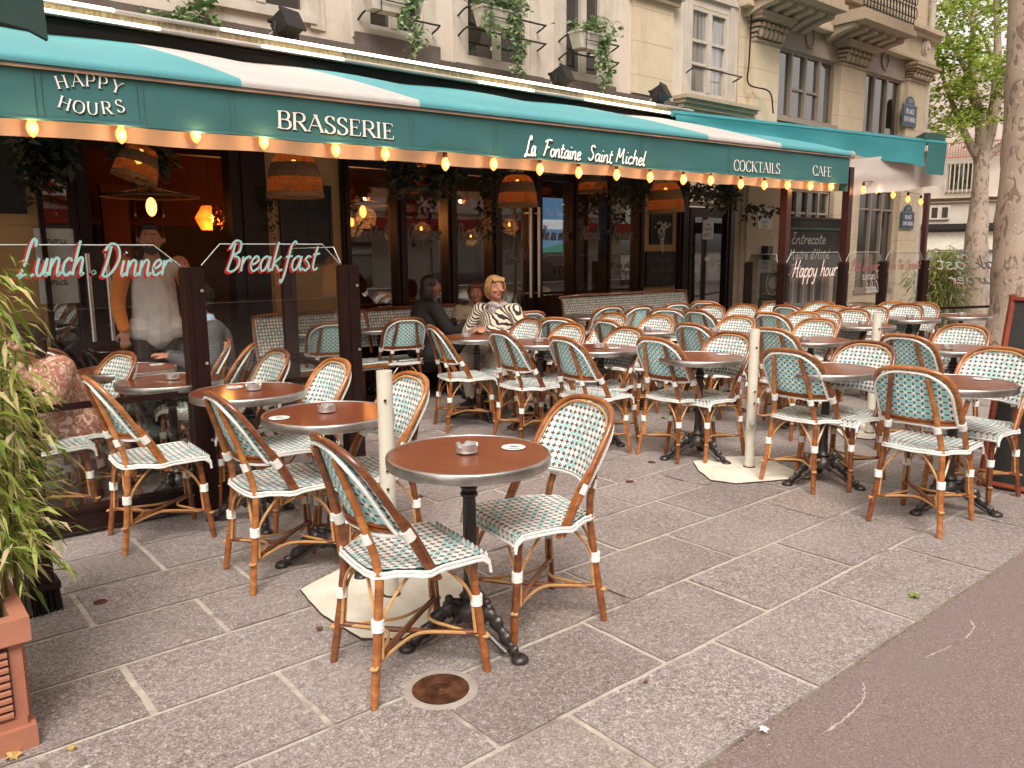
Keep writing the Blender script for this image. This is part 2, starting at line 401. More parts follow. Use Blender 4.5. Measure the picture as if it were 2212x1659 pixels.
M['bulb']=emit('lit amber bulb',(1,.26,.06),1.8)
M['bulb_in']=emit('glowing filament bulb',(1,.34,.07),3.0)
M['socket']=basic('brown bulb socket',(.05,.02,.012),(.03,.015,.01),9,.5)
M['ivy']=leafm('ivy leaves',[(.0,(.05,.12,.03)),(.4,(.13,.22,.07)),(.7,(.28,.36,.18)),(1,(.42,.48,.32))],.25)
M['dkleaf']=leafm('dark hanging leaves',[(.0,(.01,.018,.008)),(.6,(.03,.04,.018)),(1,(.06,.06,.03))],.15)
M['bamboo']=leafm('bamboo leaves',[(.0,(.10,.19,.02)),(.35,(.25,.34,.05)),(.65,(.42,.46,.09)),(.85,(.60,.52,.22)),(1,(.66,.52,.33))],.35)
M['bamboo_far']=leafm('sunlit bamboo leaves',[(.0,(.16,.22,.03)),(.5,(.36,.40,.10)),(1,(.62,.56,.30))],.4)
M['plane']=leafm('plane tree leaves',[(.0,(.10,.17,.02)),(.4,(.24,.34,.04)),(.75,(.42,.50,.08)),(1,(.58,.60,.18))],.55)
M['stem']=basic('green brown stem',(.12,.11,.03),(.07,.055,.02),20,.6)
def m_bark():
    m=Mt('mottled plane bark',.85); p=m.geo(); v=m.noise(p,7,4,.55,sx=(1,1,.6),dist=1.2); v2=m.noise(p,16,3,.5,sx=(1,1,.55),dist=.8); n=m.noise(p,2,4)
    c=m.ramp(n,[(.3,(.40,.315,.25)),(.7,(.31,.235,.18))]); c=m.mix(v.sstep(.56,.60)*.7,c,(.13,.085,.06)); c=m.mix(v2.sstep(.62,.66)*.7,c,(.46,.38,.30)); m.col(c); m.bump(v.sstep(.5,.62)*-1+v2.sstep(.6,.66),.5,.012); return m.m
M['bark']=m_bark()
M['terracotta']=basic('terracotta plastic',(.47,.20,.125),(.36,.14,.085),4,.5,bump=.25,bscale=30)
M['soil']=basic('dark soil',(.03,.018,.012),(.06,.04,.025),30,.9,bump=.8)
M['blue_enamel']=basic('blue enamel',(.018,.04,.11),(.012,.03,.08),6,.3)
M['green_enamel']=basic('green enamel',(.06,.13,.09),(.05,.10,.07),6,.35)
M['marble']=basic('white marble plaque',(.62,.58,.52),(.5,.46,.4),5,.4)
M['far_wall']=basic('far cream wall',(.55,.49,.42),(.42,.37,.31),1,.9,bump=.1)
M['brush']=basic('black bristles',(.012,.009,.008),(.03,.02,.016),90,.9,bump=.9,bscale=200,dist=.01)
# ================================================================= GROUND
def pavement():
    rows=[1.275,1.71,2.14,2.58,2.99,3.40,3.82,4.23]
    while rows[-1]<9: rows.append(rows[-1]+.42)
    known={0:[.90,1.65,2.41,3.165,3.93,4.72],1:[.62,1.37,2.145,2.80,3.52,4.25],2:[.30,1.04,1.78,2.45,3.2],3:[-.4,.63,1.45,2.15,2.85],4:[.1,1.03,1.9,2.7],5:[-.3,.63,1.3,2.2],6:[.1,1.03,1.9,2.6]}
    mb=MB(); cols=[]
    rnd=random.Random(3)
    for i in range(len(rows)-1):
        y0,y1=rows[i],rows[i+1]; xs=list(known.get(i,[rnd.uniform(-.3,.3)]))
        while xs[0]>-6: xs.insert(0,xs[0]-rnd.uniform(.62,.95))
        while xs[-1]<30: xs.append(xs[-1]+rnd.uniform(.6,.85 if i<2 else .95))
        for a,b in zip(xs,xs[1:]):
            g=.011+rnd.random()*.006; gx=.008+rnd.random()*.006
            if i==0: gy0=.0
            else: gy0=g*.7
            X0,X1,Y0,Y1=a+gx,b-gx,y0+gy0,y1-g*.7
            def edge(p,q):
                L=(Vector(q)-Vector(p)).length; n=max(2,int(L/.06)) if a<7 else 2; out=[]
                for k in range(n):
                    t=k/n; v=Vector(p).lerp(Vector(q),t); j=.0028 if k else .001
                    out.append(v+Vector((noise.noise(v*9)*j*2,noise.noise(v*9+Vector((5,3,1)))*j*2,0)))
                return out
            z=.004+rnd.uniform(-.0005,.0008)
            P=[(X0,Y0,z),(X1,Y0,z),(X1,Y1,z),(X0,Y1,z)]
            pts=[]
            for p,q in zip(P,P[1:]+P[:1]): pts+=edge(p,q)
            mb.poly(pts); w=rnd.random()
            cols.append((rnd.random()*.7+(.3 if i==0 else 0),(1.0 if rnd.random()<.13 and a<8 else rnd.random()*.25),0,1,len(pts)))
    o=mb.build('pavement',M['granite'],smooth=False); struct(o)
    ca=o.data.color_attributes.new('slab','FLOAT_COLOR','CORNER'); k=0
    for c in cols:
        for q in range(c[4]): ca.data[k].color=c[:4]; k+=1
pavement()
o=MB().box(-7,31,1.275,9.4,-.06,.0).build('mortar_bed',M['mortar'],smooth=False); struct(o)
mb=MB(); mb.quad((-400,-400,-.06),(400,-400,-.06),(400,400,-.06),(-400,400,-.06)); o=mb.build('ground',M['asphalt'],smooth=False); struct(o)
mb=MB(); mb.quad((-30,-15.5,-.003),(60,-15.5,-.003),(60,1.266,-.003),(-30,1.266,-.003)); o=mb.build('asphalt_walkway',M['asphalt'],smooth=False); struct(o)
# grit along the joint between slabs and asphalt, cracks
mb=MB(); rr=random.Random(5)
for i in range(900):
    x=rr.uniform(1,7); y=1.258+rr.gauss(0,.010); s=rr.uniform(.001,.0045); mb.ell((x,y,.0),(s*1.5,s,s*.6),5,3)
tag(mb.build('joint_grit',basic('pale grit',(.42,.32,.2),(.22,.14,.09),60,.9)),'pale grit and dried bits lying along the joint between granite slabs and asphalt','grit',kind='stuff')
def crack(pts,w,name,label):
    P=[Vector((p.x,p.y,-.0015)) for p in crs([G(*q) for q in pts],10)]; mb=MB(); L=[];Rr=[]
    for i,p in enumerate(P):
        t=(P[min(i+1,len(P)-1)]-P[max(i-1,0)]).normalized(); n=Vector((-t.y,t.x,0)); p=p+n*noise.noise(p*60)*.006; ww=w*(.3+abs(noise.noise(p*35))*1.6); L.append(p+n*ww);Rr.append(p-n*ww)
    for i in range(len(P)-1): mb.quad(L[i],L[i+1],Rr[i+1],Rr[i])
    struct(mb.build(name,M['mortar'],smooth=False))
crack([(1865,1475),(1867,1500),(1850,1530),(1800,1570),(1763,1590)],.0042,'asphalt_crack','')
crack([(2098,1340),(2103,1355),(2085,1378),(2030,1405),(1998,1420)],.0042,'asphalt_crack','')
def drain():
    c=G(952,1491); r=.098
    t=thing('drain_cover','round rusty metal drain cover set in a light cement ring in the paving','drain cover',(c.x,c.y,0))
    m=MB(); n=48; pr=[]
    for k in range(n):
        a=2*math.pi*k/n; q=.128+.004*noise.noise(Vector((math.cos(a)*2,math.sin(a)*2,0))); pr.append((q*math.cos(a),q*math.sin(a)))
    m.prism(pr,.0,.0052); m.build('cement_ring',M['concrete'],t)
    MB().lathe([(r,.004),(r,.0068),(r-.004,.0075),(.040,.0072),(.037,.0060),(.034,.0072),(.010,.0072),(.008,.009),(0.001,.009)],48).build('lid',M['drain'],t)
drain()
for i,(px,py,lab) in enumerate([(217,1303,'small round steel paving stud beside the terracotta planter'),(905,1075,'small round steel stud in the slabs behind the front table'),(1408,1000,'small round steel stud left of the cream plate under the middle pole, nearer the wall'),(1360,1012+30,'small round steel stud in open paving between the two columns of tables, front one')]):
    c=G(px,py); m=MB(); m.lathe([(.028,.004),(.028,.0068),(.024,.0078),(.017,.0078),(.015,.0068),(.012,.0068),(.011,.008),(.001,.008)],28)
    tag(m.build('paving_stud',M['drain'],loc=(c.x,c.y,0)),lab,'paving stud','round steel studs set in the paving')
# ================================================================= STROKE LETTERS
LC={'a':(1.05,[[(.82,.8),(.55,1),(.2,.8),(.1,.35),(.3,0),(.6,.2),(.85,.95)],[(.86,1),(.8,.35),(.9,0),(1.08,.15)]]),
'b':(.95,[[(.2,2.0),(.15,1),(.12,.1)],[(.14,.5),(.4,1),(.75,.85),(.8,.35),(.5,0),(.14,.15)]]),
'c':(.85,[[(.75,.8),(.5,1),(.18,.75),(.12,.3),(.4,0),(.85,.2)]]),
'd':(1.05,[[(.8,.8),(.55,1),(.2,.8),(.1,.35),(.3,0),(.6,.15),(.85,.7)],[(1.0,2.0),(.86,1),(.82,.3),(.92,0),(1.08,.15)]]),
'e':(.85,[[(.1,.45),(.5,.55),(.72,.8),(.5,1.02),(.2,.8),(.12,.35),(.38,0),(.85,.25)]]),
'f':(.75,[[(.95,1.85),(.75,2.05),(.5,1.7),(.4,.8),(.3,-.3),(.1,-.85),(-.05,-.6)],[(.15,.95),(.75,1.02)]]),
'g':(1.0,[[(.82,.8),(.55,1),(.2,.8),(.1,.35),(.3,.05),(.6,.2),(.85,.95)],[(.86,1),(.8,0),(.6,-.75),(.3,-.9),(.15,-.6)]]),
'h':(1.05,[[(.3,2.0),(.2,1),(.12,0)],[(.15,.4),(.45,.95),(.75,.95),(.78,.3),(.85,0),(1.05,.15)]]),
'i':(.5,[[(.2,1),(.16,.3),(.28,0),(.5,.2)],[(.27,1.45),(.30,1.55)]]),
'j':(.5,[[(.3,1),(.2,-.3),(-.05,-.85),(-.25,-.6)],[(.36,1.45),(.39,1.55)]]),
'k':(1.0,[[(.3,2.0),(.2,1),(.12,0)],[(.75,1.0),(.2,.5),(.5,.3),(.75,0),(1.0,.1)]]),
'l':(.5,[[(.35,2.05),(.22,1.2),(.16,.3),(.28,0),(.5,.2)]]),
'm':(1.5,[[(.1,1),(.12,0)],[(.14,.55),(.35,.98),(.58,.9),(.58,0)],[(.6,.55),(.85,.98),(1.1,.9),(1.12,.3),(1.2,0),(1.45,.2)]]),
'n':(1.05,[[(.1,1),(.12,0)],[(.14,.5),(.4,.98),(.7,.9),(.72,.3),(.82,0),(1.05,.2)]]),
'o':(.95,[[(.45,1),(.15,.75),(.12,.3),(.4,0),(.72,.25),(.75,.75),(.45,1)]]),
'p':(.95,[[(.15,1),(.1,0),(.02,-.9)],[(.14,.6),(.4,1),(.75,.85),(.78,.3),(.45,0),(.12,.2)]]),
'q':(1.0,[[(.82,.8),(.5,1),(.15,.7),(.12,.2),(.4,0),(.75,.3)],[(.86,1),(.75,-.9)]]),
'r':(.75,[[(.1,1),(.12,0)],[(.14,.5),(.35,.9),(.65,1),(.72,.85)]]),
's':(.8,[[(.68,.9),(.4,1),(.2,.75),(.5,.5),(.62,.2),(.35,-.02),(.08,.12)]]),
't':(.7,[[(.35,1.7),(.22,.8),(.22,.2),(.4,0),(.65,.15)],[(.02,1.1),(.65,1.18)]]),
'u':(1.05,[[(.12,1),(.1,.3),(.3,0),(.6,.2),(.78,.98)],[(.8,1),(.76,.3),(.86,0),(1.05,.2)]]),
'v':(.9,[[(.1,1),(.3,0),(.5,.3),(.75,1)]]),
'x':(.9,[[(.1,1),(.75,0)],[(.75,1),(.1,0)]]),
'y':(1.0,[[(.12,1),(.12,.4),(.35,.05),(.65,.3),(.8,1)],[(.82,1),(.68,-.1),(.4,-.85),(.12,-.7)]]),
'z':(.85,[[(.1,.95),(.7,.98),(.1,.02),(.75,.05)]]),
'L':(1.30,[[(1.0,1.65),(.95,2.0),(.72,2.05),(.55,1.6),(.42,.8),(.2,.15),(-.05,.0),(.1,-.12),(.55,.1),(1.0,.0),(1.2,.12)]]),
'F':(1.3,[[(.6,1.95),(.45,1),(.15,.0)],[(.15,1.75),(.7,2.05),(1.4,2.05)],[(.3,1.05),(1.0,1.15)]]),
'S':(1.2,[[(1.05,1.75),(.8,2.05),(.4,1.8),(.5,1.3),(.85,.85),(.75,.25),(.35,0),(.05,.3)]]),
'M':(1.7,[[(.1,0),(.35,1.95)],[(.37,1.9),(.65,.7),(1.2,1.95)],[(1.22,1.95),(1.2,1.0),(1.3,0),(1.55,.15)]]),
'D':(1.5,[[(.5,1.9),(.4,1),(.2,.05)],[(.05,1.6),(.4,2.05),(1.0,1.9),(1.3,1.2),(1.0,.4),(.5,0),(.1,.1)]]),
'B':(1.25,[[(.5,1.9),(.4,1),(.2,.05)],[(.1,1.5),(.45,2.05),(.95,1.95),(.95,1.35),(.45,1.1),(1.0,.9),(1.05,.35),(.6,0),(.2,.1)]]),
'H':(1.5,[[(.45,2),(.35,1),(.15,0)],[(1.25,2),(1.05,1),(1.05,.1),(1.3,.1)],[(.3,1),(1.1,1.1)]]),
'E':(1.15,[[(1.0,1.8),(.7,2.05),(.4,1.7),(.7,1.15),(.3,.7),(.3,.2),(.65,0),(1.05,.25)]]),
'C':(1.2,[[(1.05,1.7),(.85,2.05),(.4,1.7),(.15,.9),(.3,.1),(.75,0),(1.15,.35)]]),
'V':(1.2,[[(.1,1.8),(.3,2),(.45,.05),(.8,1.0),(1.2,2.0)]]),
'A':(1.4,[[(.1,0),(.5,1.0),(.95,2),(1.0,1),(1.15,0)],[(.35,.75),(1.1,.75)]]),
'P':(1.15,[[(.45,1.9),(.35,1),(.2,0)],[(.1,1.5),(.5,2.05),(1.0,1.85),(.95,1.25),(.4,1.0)]]),
'T':(1.2,[[(.65,1.9),(.5,.8),(.4,0)],[(.1,1.75),(.6,2.0),(1.3,2.0)]]),
'1':(.6,[[(.1,1.3),(.4,1.8),(.3,0)]]),'5':(.9,[[(.85,1.8),(.35,1.8),(.25,1.1),(.7,1.0),(.7,.2),(.1,.05)]]),'0':(.9,[[(.45,1.8),(.15,1.2),(.15,.4),(.4,0),(.7,.5),(.72,1.3),(.45,1.8)]]),'9':(.9,[[(.7,1.3),(.3,1.0),(.2,1.5),(.5,1.8),(.72,1.4),(.6,0)]]),
',':(.4,[[(.2,.1),(.1,-.25)]]),"'":(.4,[[(.25,2),(.2,1.6)]]),'-':(.7,[[(.1,.7),(.55,.75)]]),'.':(.5,[[(.2,.8),(.24,.8),(.24,.76),(.2,.76),(.2,.8)]]),'^':(0,[]),' ':(.75,[])}
# roman capitals: cap height 1; every stroke flagged s (straight, gets serifs) or c (curve)
UC={'A':(.95,[('s',[(.08,0),(.46,1)]),('S',[(.46,1),(.86,0)]),('t',[(.22,.36),(.72,.36)])]),
'B':(.82,[('S',[(.18,0),(.18,1)]),('c',[(.18,1),(.5,1),(.66,.88),(.66,.66),(.5,.53),(.18,.53)]),('c',[(.18,.53),(.55,.53),(.74,.4),(.74,.14),(.55,0),(.18,0)])]),
'C':(.88,[('c',[(.80,.80),(.68,.95),(.45,1.01),(.2,.85),(.1,.5),(.2,.15),(.47,-.01),(.7,.06),(.82,.22)]),('s',[(.81,.97),(.81,.72)])]),
'E':(.78,[('S',[(.18,0),(.18,1)]),('t',[(.18,.985),(.66,.985)]),('t',[(.18,.52),(.5,.52)]),('t',[(.18,.015),(.7,.015)]),('t',[(.66,.985),(.67,.80)]),('t',[(.5,.62),(.5,.42)]),('t',[(.69,.015),(.73,.24)])]),
'F':(.72,[('S',[(.18,0),(.18,1)]),('t',[(.18,.985),(.64,.985)]),('t',[(.18,.52),(.5,.52)]),('t',[(.64,.985),(.66,.78)]),('t',[(.5,.62),(.5,.42)])]),
'H':(1.0,[('S',[(.18,0),(.18,1)]),('S',[(.80,0),(.80,1)]),('t',[(.18,.52),(.8,.52)])]),
'I':(.42,[('S',[(.2,0),(.2,1)])]),
'K':(.95,[('S',[(.18,0),(.18,1)]),('s',[(.78,1),(.2,.42)]),('S',[(.38,.58),(.82,0)])]),
'L':(.78,[('S',[(.18,0),(.18,1)]),('t',[(.18,.015),(.68,.015)]),('t',[(.68,.015),(.72,.26)])]),
'M':(1.15,[('s',[(.14,0),(.18,1)]),('S',[(.2,1),(.55,.05)]),('s',[(.55,.05),(.92,1)]),('S',[(.94,1),(.98,0)])]),
'N':(1.0,[('s',[(.16,0),(.16,1)]),('S',[(.16,1),(.82,0)]),('s',[(.82,0),(.82,1)])]),
'O':(.98,[('o',[(.49,1.01),(.2,.86),(.1,.5),(.2,.14),(.49,-.01),(.78,.14),(.88,.5),(.78,.86)])]),
'P':(.78,[('S',[(.18,0),(.18,1)]),('c',[(.18,1),(.52,1),(.7,.87),(.7,.6),(.52,.47),(.18,.47)])]),
'R':(.88,[('S',[(.18,0),(.18,1)]),('c',[(.18,1),(.52,1),(.7,.87),(.7,.62),(.52,.5),(.18,.5)]),('S',[(.42,.5),(.82,0)])]),
'S':(.72,[('c',[(.58,.86),(.46,.99),(.28,1),(.13,.86),(.17,.64),(.40,.50),(.58,.36),(.60,.14),(.42,0),(.22,.01),(.10,.16)]),('t',[(.6,.99),(.6,.74)]),('t',[(.08,.26),(.08,.0)])]),
'T':(.86,[('S',[(.43,0),(.43,1)]),('t',[(.08,.985),(.78,.985)]),('t',[(.08,.985),(.06,.76)]),('t',[(.78,.985),(.8,.76)])]),
'U':(.98,[('u',[(.18,1),(.18,.35),(.3,.05),(.52,-.01),(.74,.1),(.80,.4),(.80,1)])]),
'Y':(.92,[('S',[(.44,0),(.44,.48)]),('S',[(.1,1),(.44,.48)]),('s',[(.80,1),(.45,.48)])]),' ':(.45,[])}
def rib(mb,P,w,mapf,off):
    """ribbon from 2D points, width function or number, mapped by mapf(x,y,z)"""
    n=len(P); L=[];Q=[]
    for i in range(n):
        a=P[max(i-1,0)]; b=P[min(i+1,n-1)]; dx,dy=b[0]-a[0],b[1]-a[1]; l=math.hypot(dx,dy) or 1
        ww=(w(dx/l,dy/l) if callable(w) else w)/2; nx,ny=-dy/l*ww,dx/l*ww
        L.append(mapf(P[i][0]+nx,P[i][1]+ny,off)); Q.append(mapf(P[i][0]-nx,P[i][1]-ny,off))
    for i in range(n-1): mb.quad(L[i],Q[i],Q[i+1],L[i+1])
def sm2(pts,k=5): return [(p.x,p.y) for p in crs([(a,b,0) for a,b in pts],k)]
def cursive(mb,text,size,mapf,w=.17,off=.001,slant=.18,track=1.0):
    x=0;c=0
    for ch in text:
        if ch=='^': continue
        adv,st=LC.get(ch,(.8,[]))
        for s in st:
            P=[((x+a*track+b*slant)*size,b*size) for a,b in sm2(s)]
            # extend ends a little
            rib(mb,P,w*size,mapf,off+.00006*(c%9)); c+=1
        x+=adv*track
    return x*size
def cur_len(text,size,track=1.0): return sum(LC.get(c,(.8,[]))[0]*track for c in text if c!='^')*size
def roman(mb,text,h,mapf,off=.001,bold=1.0,track=1.0,grow=0):
    x=0;c=0
    for ch in text:
        adv,st=UC[ch]
        for k,s in st:
            if k in 'sSt': P=s
            else: P=sm2(s+([s[0]] if k=='o' else []),6)
            if k=='o': wf=lambda dx,dy:(.035+.105*abs(dy))*bold+grow
            elif k in 'cu': wf=lambda dx,dy:(.035+.10*abs(dy))*bold+grow
            elif k=='S': wf=.135*bold+grow
            else: wf=.042*bold+grow
            wfh=(lambda f:(lambda dx,dy:f(dx,dy)*h))(wf) if callable(wf) else wf*h
            PP=[((x*track+a)*h,b*h) for a,b in P]
            rib(mb,PP,wfh,mapf,off+.00006*(c%9)); c+=1
            if k in 'Ss':
                for (a,b) in s:
                    if (b<.02 or b>.97): rib(mb,[((x*track+a-.13)*h,(b*.965+.0175)*h),((x*track+a+.13)*h,(b*.965+.0175)*h)],(.045*bold+grow)*h,mapf,off+.00006*(c%9)); c+=1
            if k=='u':
                for a in (.18,.8): rib(mb,[((x*track+a-.13)*h,.982*h),((x*track+a+.13)*h,.982*h)],(.045*bold+grow)*h,mapf,off+.00006*(c%9)); c+=1
        x+=adv
    return x*h
def rom_len(t,h): return sum(UC[c][0] for c in t)*h
def planemap(o,u,v,n):
    o,u,v,n=Vector(o),Vector(u),Vector(v),Vector(n)
    return lambda x,y,z:o+u*x+v*y+n*z
# ================================================================= BUILDINGS
YF=7.4
stone=thing('stone_building','pale stone Paris building with arched pilasters, balconies and tall windows above the teal awnings','building',(10,YF,0))
def prt(mb,name,mat,parent,smooth=False,ang=38):
    o=mb.build(name,mat,None,smooth,ang); o.parent=parent
    o.matrix_parent_inverse=Matrix.Translation(-Vector(parent.location)); return o
def wallholes(mb,x0,x1,z0,z1,Y,holes,d=.14):
    xs=sorted({x0,x1}|{h[0] for h in holes}|{h[1] for h in holes}); zs=sorted({z0,z1}|{h[2] for h in holes}|{h[3] for h in holes})
    xs=[x for x in xs if x0<=x<=x1]; zs=[z for z in zs if z0<=z<=z1]
    for a,b in zip(xs,xs[1:]):
        for c,e in zip(zs,zs[1:]):
            mx,mz=(a+b)/2,(c+e)/2
            if any(h[0]<mx<h[1] and h[2]<mz<h[3] for h in holes): continue
            mb.quad((a,Y,c),(b,Y,c),(b,Y,e),(a,Y,e))
    for h in holes:
        a,b,c,e=h; c=max(c,z0); e=min(e,z1)
        mb.quad((a,Y,c),(a,Y,e),(a,Y+d,e),(a,Y+d,c)); mb.quad((b,Y,e),(b,Y,c),(b,Y+d,c),(b,Y+d,e))
        mb.quad((a,Y,c),(a,Y+d,c),(b,Y+d,c),(b,Y,c)); mb.quad((a,Y,e),(b,Y,e),(b,Y+d,e),(a,Y+d,e))
def fx(px,py): return FY(px,py,YF).x
def fz(px,py): return FY(px,py,YF).z
# upper windows of the rendered facade:(x0,x1,z0,z1)
Z1=5.55
w1=(fx(790,40),fx(912,60),fz(790,62),Z1); 
w0=(w1[0]-1.55,w1[0]-.62,w1[2]+.0,Z1)
w2=(fx(1003,60),fx(1142,100),fz(1003,128),Z1)
w3=(fx(1217,60),fx(1302,100),fz(1220,160),Z1)
w4=(fx(1492,60),fx(1572,120),fz(1495,204),fz(1492,8))
b1=(fx(1673,180),fx(1800,200),fz(1673,250),fz(1673,99))
b2=(fx(1857,200),fx(1943,220),fz(1857,285),fz(1859,151))
g1=(fx(1692,480),fx(1790,480),.55,fz(1692,405)); g2=(fx(1852,480),fx(1928,480),.75,fz(1852,405))
XS=fx(1590,200)      # where the render stops and the stone begins
XC=fx(1992,200)      # corner
XL=-8
WIN=[w0,w1,w2,w3,w4]
mb=MB(); wallholes(mb,XL,XS,3.30,9.5,YF,WIN,.16)
prt(mb,'rendered_wall',M['render_'],stone)
mb=MB(); wallholes(mb,XS,XC,0,9.5,YF-.02,[b1,b2,g1,g2],.16); mb.quad((XC,YF-.02,0),(XC,YF+14,0),(XC,YF+14,11),(XC,YF-.02,11)); mb.quad((XL,YF+.0,9.5),(XC,YF+.0,9.5),(XC,YF+.0,12),(XL,YF+.0,12))
prt(mb,'stone_wall',M['stone'],stone)
def window(h,nx,rows,mat,glass,parent,fr=.055,dd=.045,Y=YF,sill=True):
    x0,x1,z0,z1=h; f=MB()
    f.box(x0,x0+fr,Y+dd-.04,Y+dd+.03,z0,z1); f.box(x1-fr,x1,Y+dd-.04,Y+dd+.03,z0,z1); f.box(x0+fr,x1-fr,Y+dd-.04,Y+dd+.03,z0,z0+fr); f.box(x0+fr,x1-fr,Y+dd-.04,Y+dd+.03,z1-fr,z1)
    for i in range(1,nx):
        x=x0+fr+(x1-x0-2*fr)*i/nx; hw=.045 if nx==2 else .022
        f.box(x-hw,x+hw,Y+dd-.05,Y+dd+.025,z0+fr,z1-fr)
    for k,(a,b,t) in enumerate(rows):
        z=z0+(z1-z0)*t; f.box(x0+fr+(x1-x0-2*fr)*a,x0+fr+(x1-x0-2*fr)*b,Y+dd-.035,Y+dd+.022,z-.018,z+.018)
    fo=prt(f,'window',mat,parent)
    g=MB(); g.box(x0+fr*.5,x1-fr*.5,Y+dd+.004,Y+dd+.012,z0+fr*.5,z1-fr*.5); go=g.build('pane',glass,fo,False)
    if sill:
        s=MB(); s.box(x0-.06,x1+.06,Y-.05,Y+.06,z0-.06,z0); so_=s.build('sill',mat,fo,False)
    return fo
for h in WIN[:4]: window(h,2,[],M['winwhite'],M['win'],stone)
window(w4,2,[(0,1,.36),(0,1,.62)],M['winwhite'],M['win_curtain'],stone)
window(b1,4,[(.25,.75,.45)],M['taupe'],m_win('brownish window glass',(.05,.045,.035)),stone,.04)
window(b2,3,[],M['taupe'],M['win'],stone,.04)
window(g1,4,[(0,1,.80)],M['winwhite'],M['win'],stone,.045)
window(g2,3,[(0,1,.80)],M['taupe'],M['win'],stone,.045)
# window surrounds (architraves)
for h in (w0,w1,w2,w3,w4):
    m=MB(); x0,x1,z0,z1=h
    for (a,b,p) in ((x0-.10,x0-.005,.035),(x0-.16,x0-.10,.02),(x1+.005,x1+.10,.035),(x1+.10,x1+.16,.02)): m.box(a,b,YF-p,YF+.02,z0-.10,z1+(.12 if h is w4 else 0))
    if h is w4: m.box(x0-.16,x1+.16,YF-.05,YF+.01,z1+.121,z1+.2)
    prt(m,'architrave',M['winwhite'],stone)
# lead-grey flashing between windows and fascia
m=MB(); m.box(XL,fx(1500,240),YF-.06,YF-.002,3.30,3.52)
for h in (w1,w2,w3): m.box(h[0]-.17,h[1]+.17,YF-.085,YF-.062,3.36,h[2]-.065)
for i in range(24): m.box(XL+i*.78,XL+i*.78+.03,YF-.068,YF-.061,3.3,3.52)
prt(m,'flashing',M['zinc'],stone)
# stone panel pilaster on the rendered part
pa,pb=fx(1363,100),fx(1448,110)
m=MB(); m.box(pa,pb,YF-.05,YF-.003,3.55,7); prt(m,'pilaster',M['stone'],stone)
m=MB(); zc=fz(1450,18); m.box(pa-.06,pb+.06,YF-.12,YF-.052,zc,zc+.07); m.box(pa-.1,pb+.1,YF-.17,YF-.052,zc+.072,zc+.16); prt(m,'capital',M['stone_dark'],stone)
# big sill moulding under w4
m=MB(); zs=w4[2]-.06
for i,(o_,t) in enumerate(((.20,.05),(.15,.05),(.10,.06),(.06,.08))):
    z=zs-.005-sum(q[1]+.001 for q in ((.20,.05),(.15,.05),(.10,.06),(.06,.08))[:i]); m.box(w4[0]-.35+i*.02,w4[1]+.55-i*.03,YF-o_-.05,YF-.003,z-t,z)
prt(m,'sill_moulding',M['stone_dark'],stone)
# three pilasters with carved capitals
pil=[(fx(1615,150),fx(1671,150),fz(1620,92),fz(1612,34)),(fx(1803,200),fx(1857,200),fz(1805,142),fz(1800,94)),(fx(1948,230),XC-.03,fz(1950,175),fz(1945,140))]
for (a,b,zc,zt) in pil:
    m=MB(); m.box(a,b,YF-.10,YF-.023,0.25,zc); m.box(a-.05,b+.05,YF-.15,YF-.023,0,.25); o=prt(m,'pilaster',M['stone'],stone)
    m=MB(); m.box(a-.015,b+.015,YF-.125,YF-.023,zc+.001,zc+.045); hh=zt-zc
    for k in range(3):
        m.box(a-.01-.02*k,b+.01+.02*k,YF-.14-.035*k,YF-.023,zc+.046+hh*.18*k+.02,zc+.046+hh*.18*(k+1))
    n=6
    for k in range(n):
        cx=a+(b-a)*(k+.5)/n
        m.ell((cx,YF-.17,zc+hh*.34),(.045,.05,hh*.22),8,5); m.ell((cx,YF-.215,zc+hh*.62),(.035,.035,.04),7,5)
    m.box(a-.09,b+.09,YF-.27,YF-.023,zt-.07,zt-.02); m.box(a-.12,b+.12,YF-.30,YF-.023,zt-.019,zt+.03)
    prt(m,'capital',M['stone_dark'],stone,True,30)
# infill taupe panels over the big windows, with ring ornaments
for h in (b1,b2):
    zt=h[3]; m=MB(); m.box(h[0]-.06,h[1]+.06,YF-.045,YF-.022,zt,zt+.52); prt(m,'lintel_panel',M['taupe'],stone)
    m=MB(); cx=(h[0]+h[1])/2; m.tube([(cx+.13*math.cos(t*math.pi/12),YF-.06,zt+.27+.165*math.sin(t*math.pi/12)) for t in range(24)],.02,6,closed=True); prt(m,'ring_ornament',M['taupe'],stone,True)
    m=MB(); m.box(h[0]-.03,h[1]+.03,YF-.10,YF-.022,h[2]-.08,h[2]-.005); m.box(h[0],h[1],YF-.03,YF-.022,h[2]-.34,h[2]-.081); prt(m,'apron_panel',M['taupe'],stone)
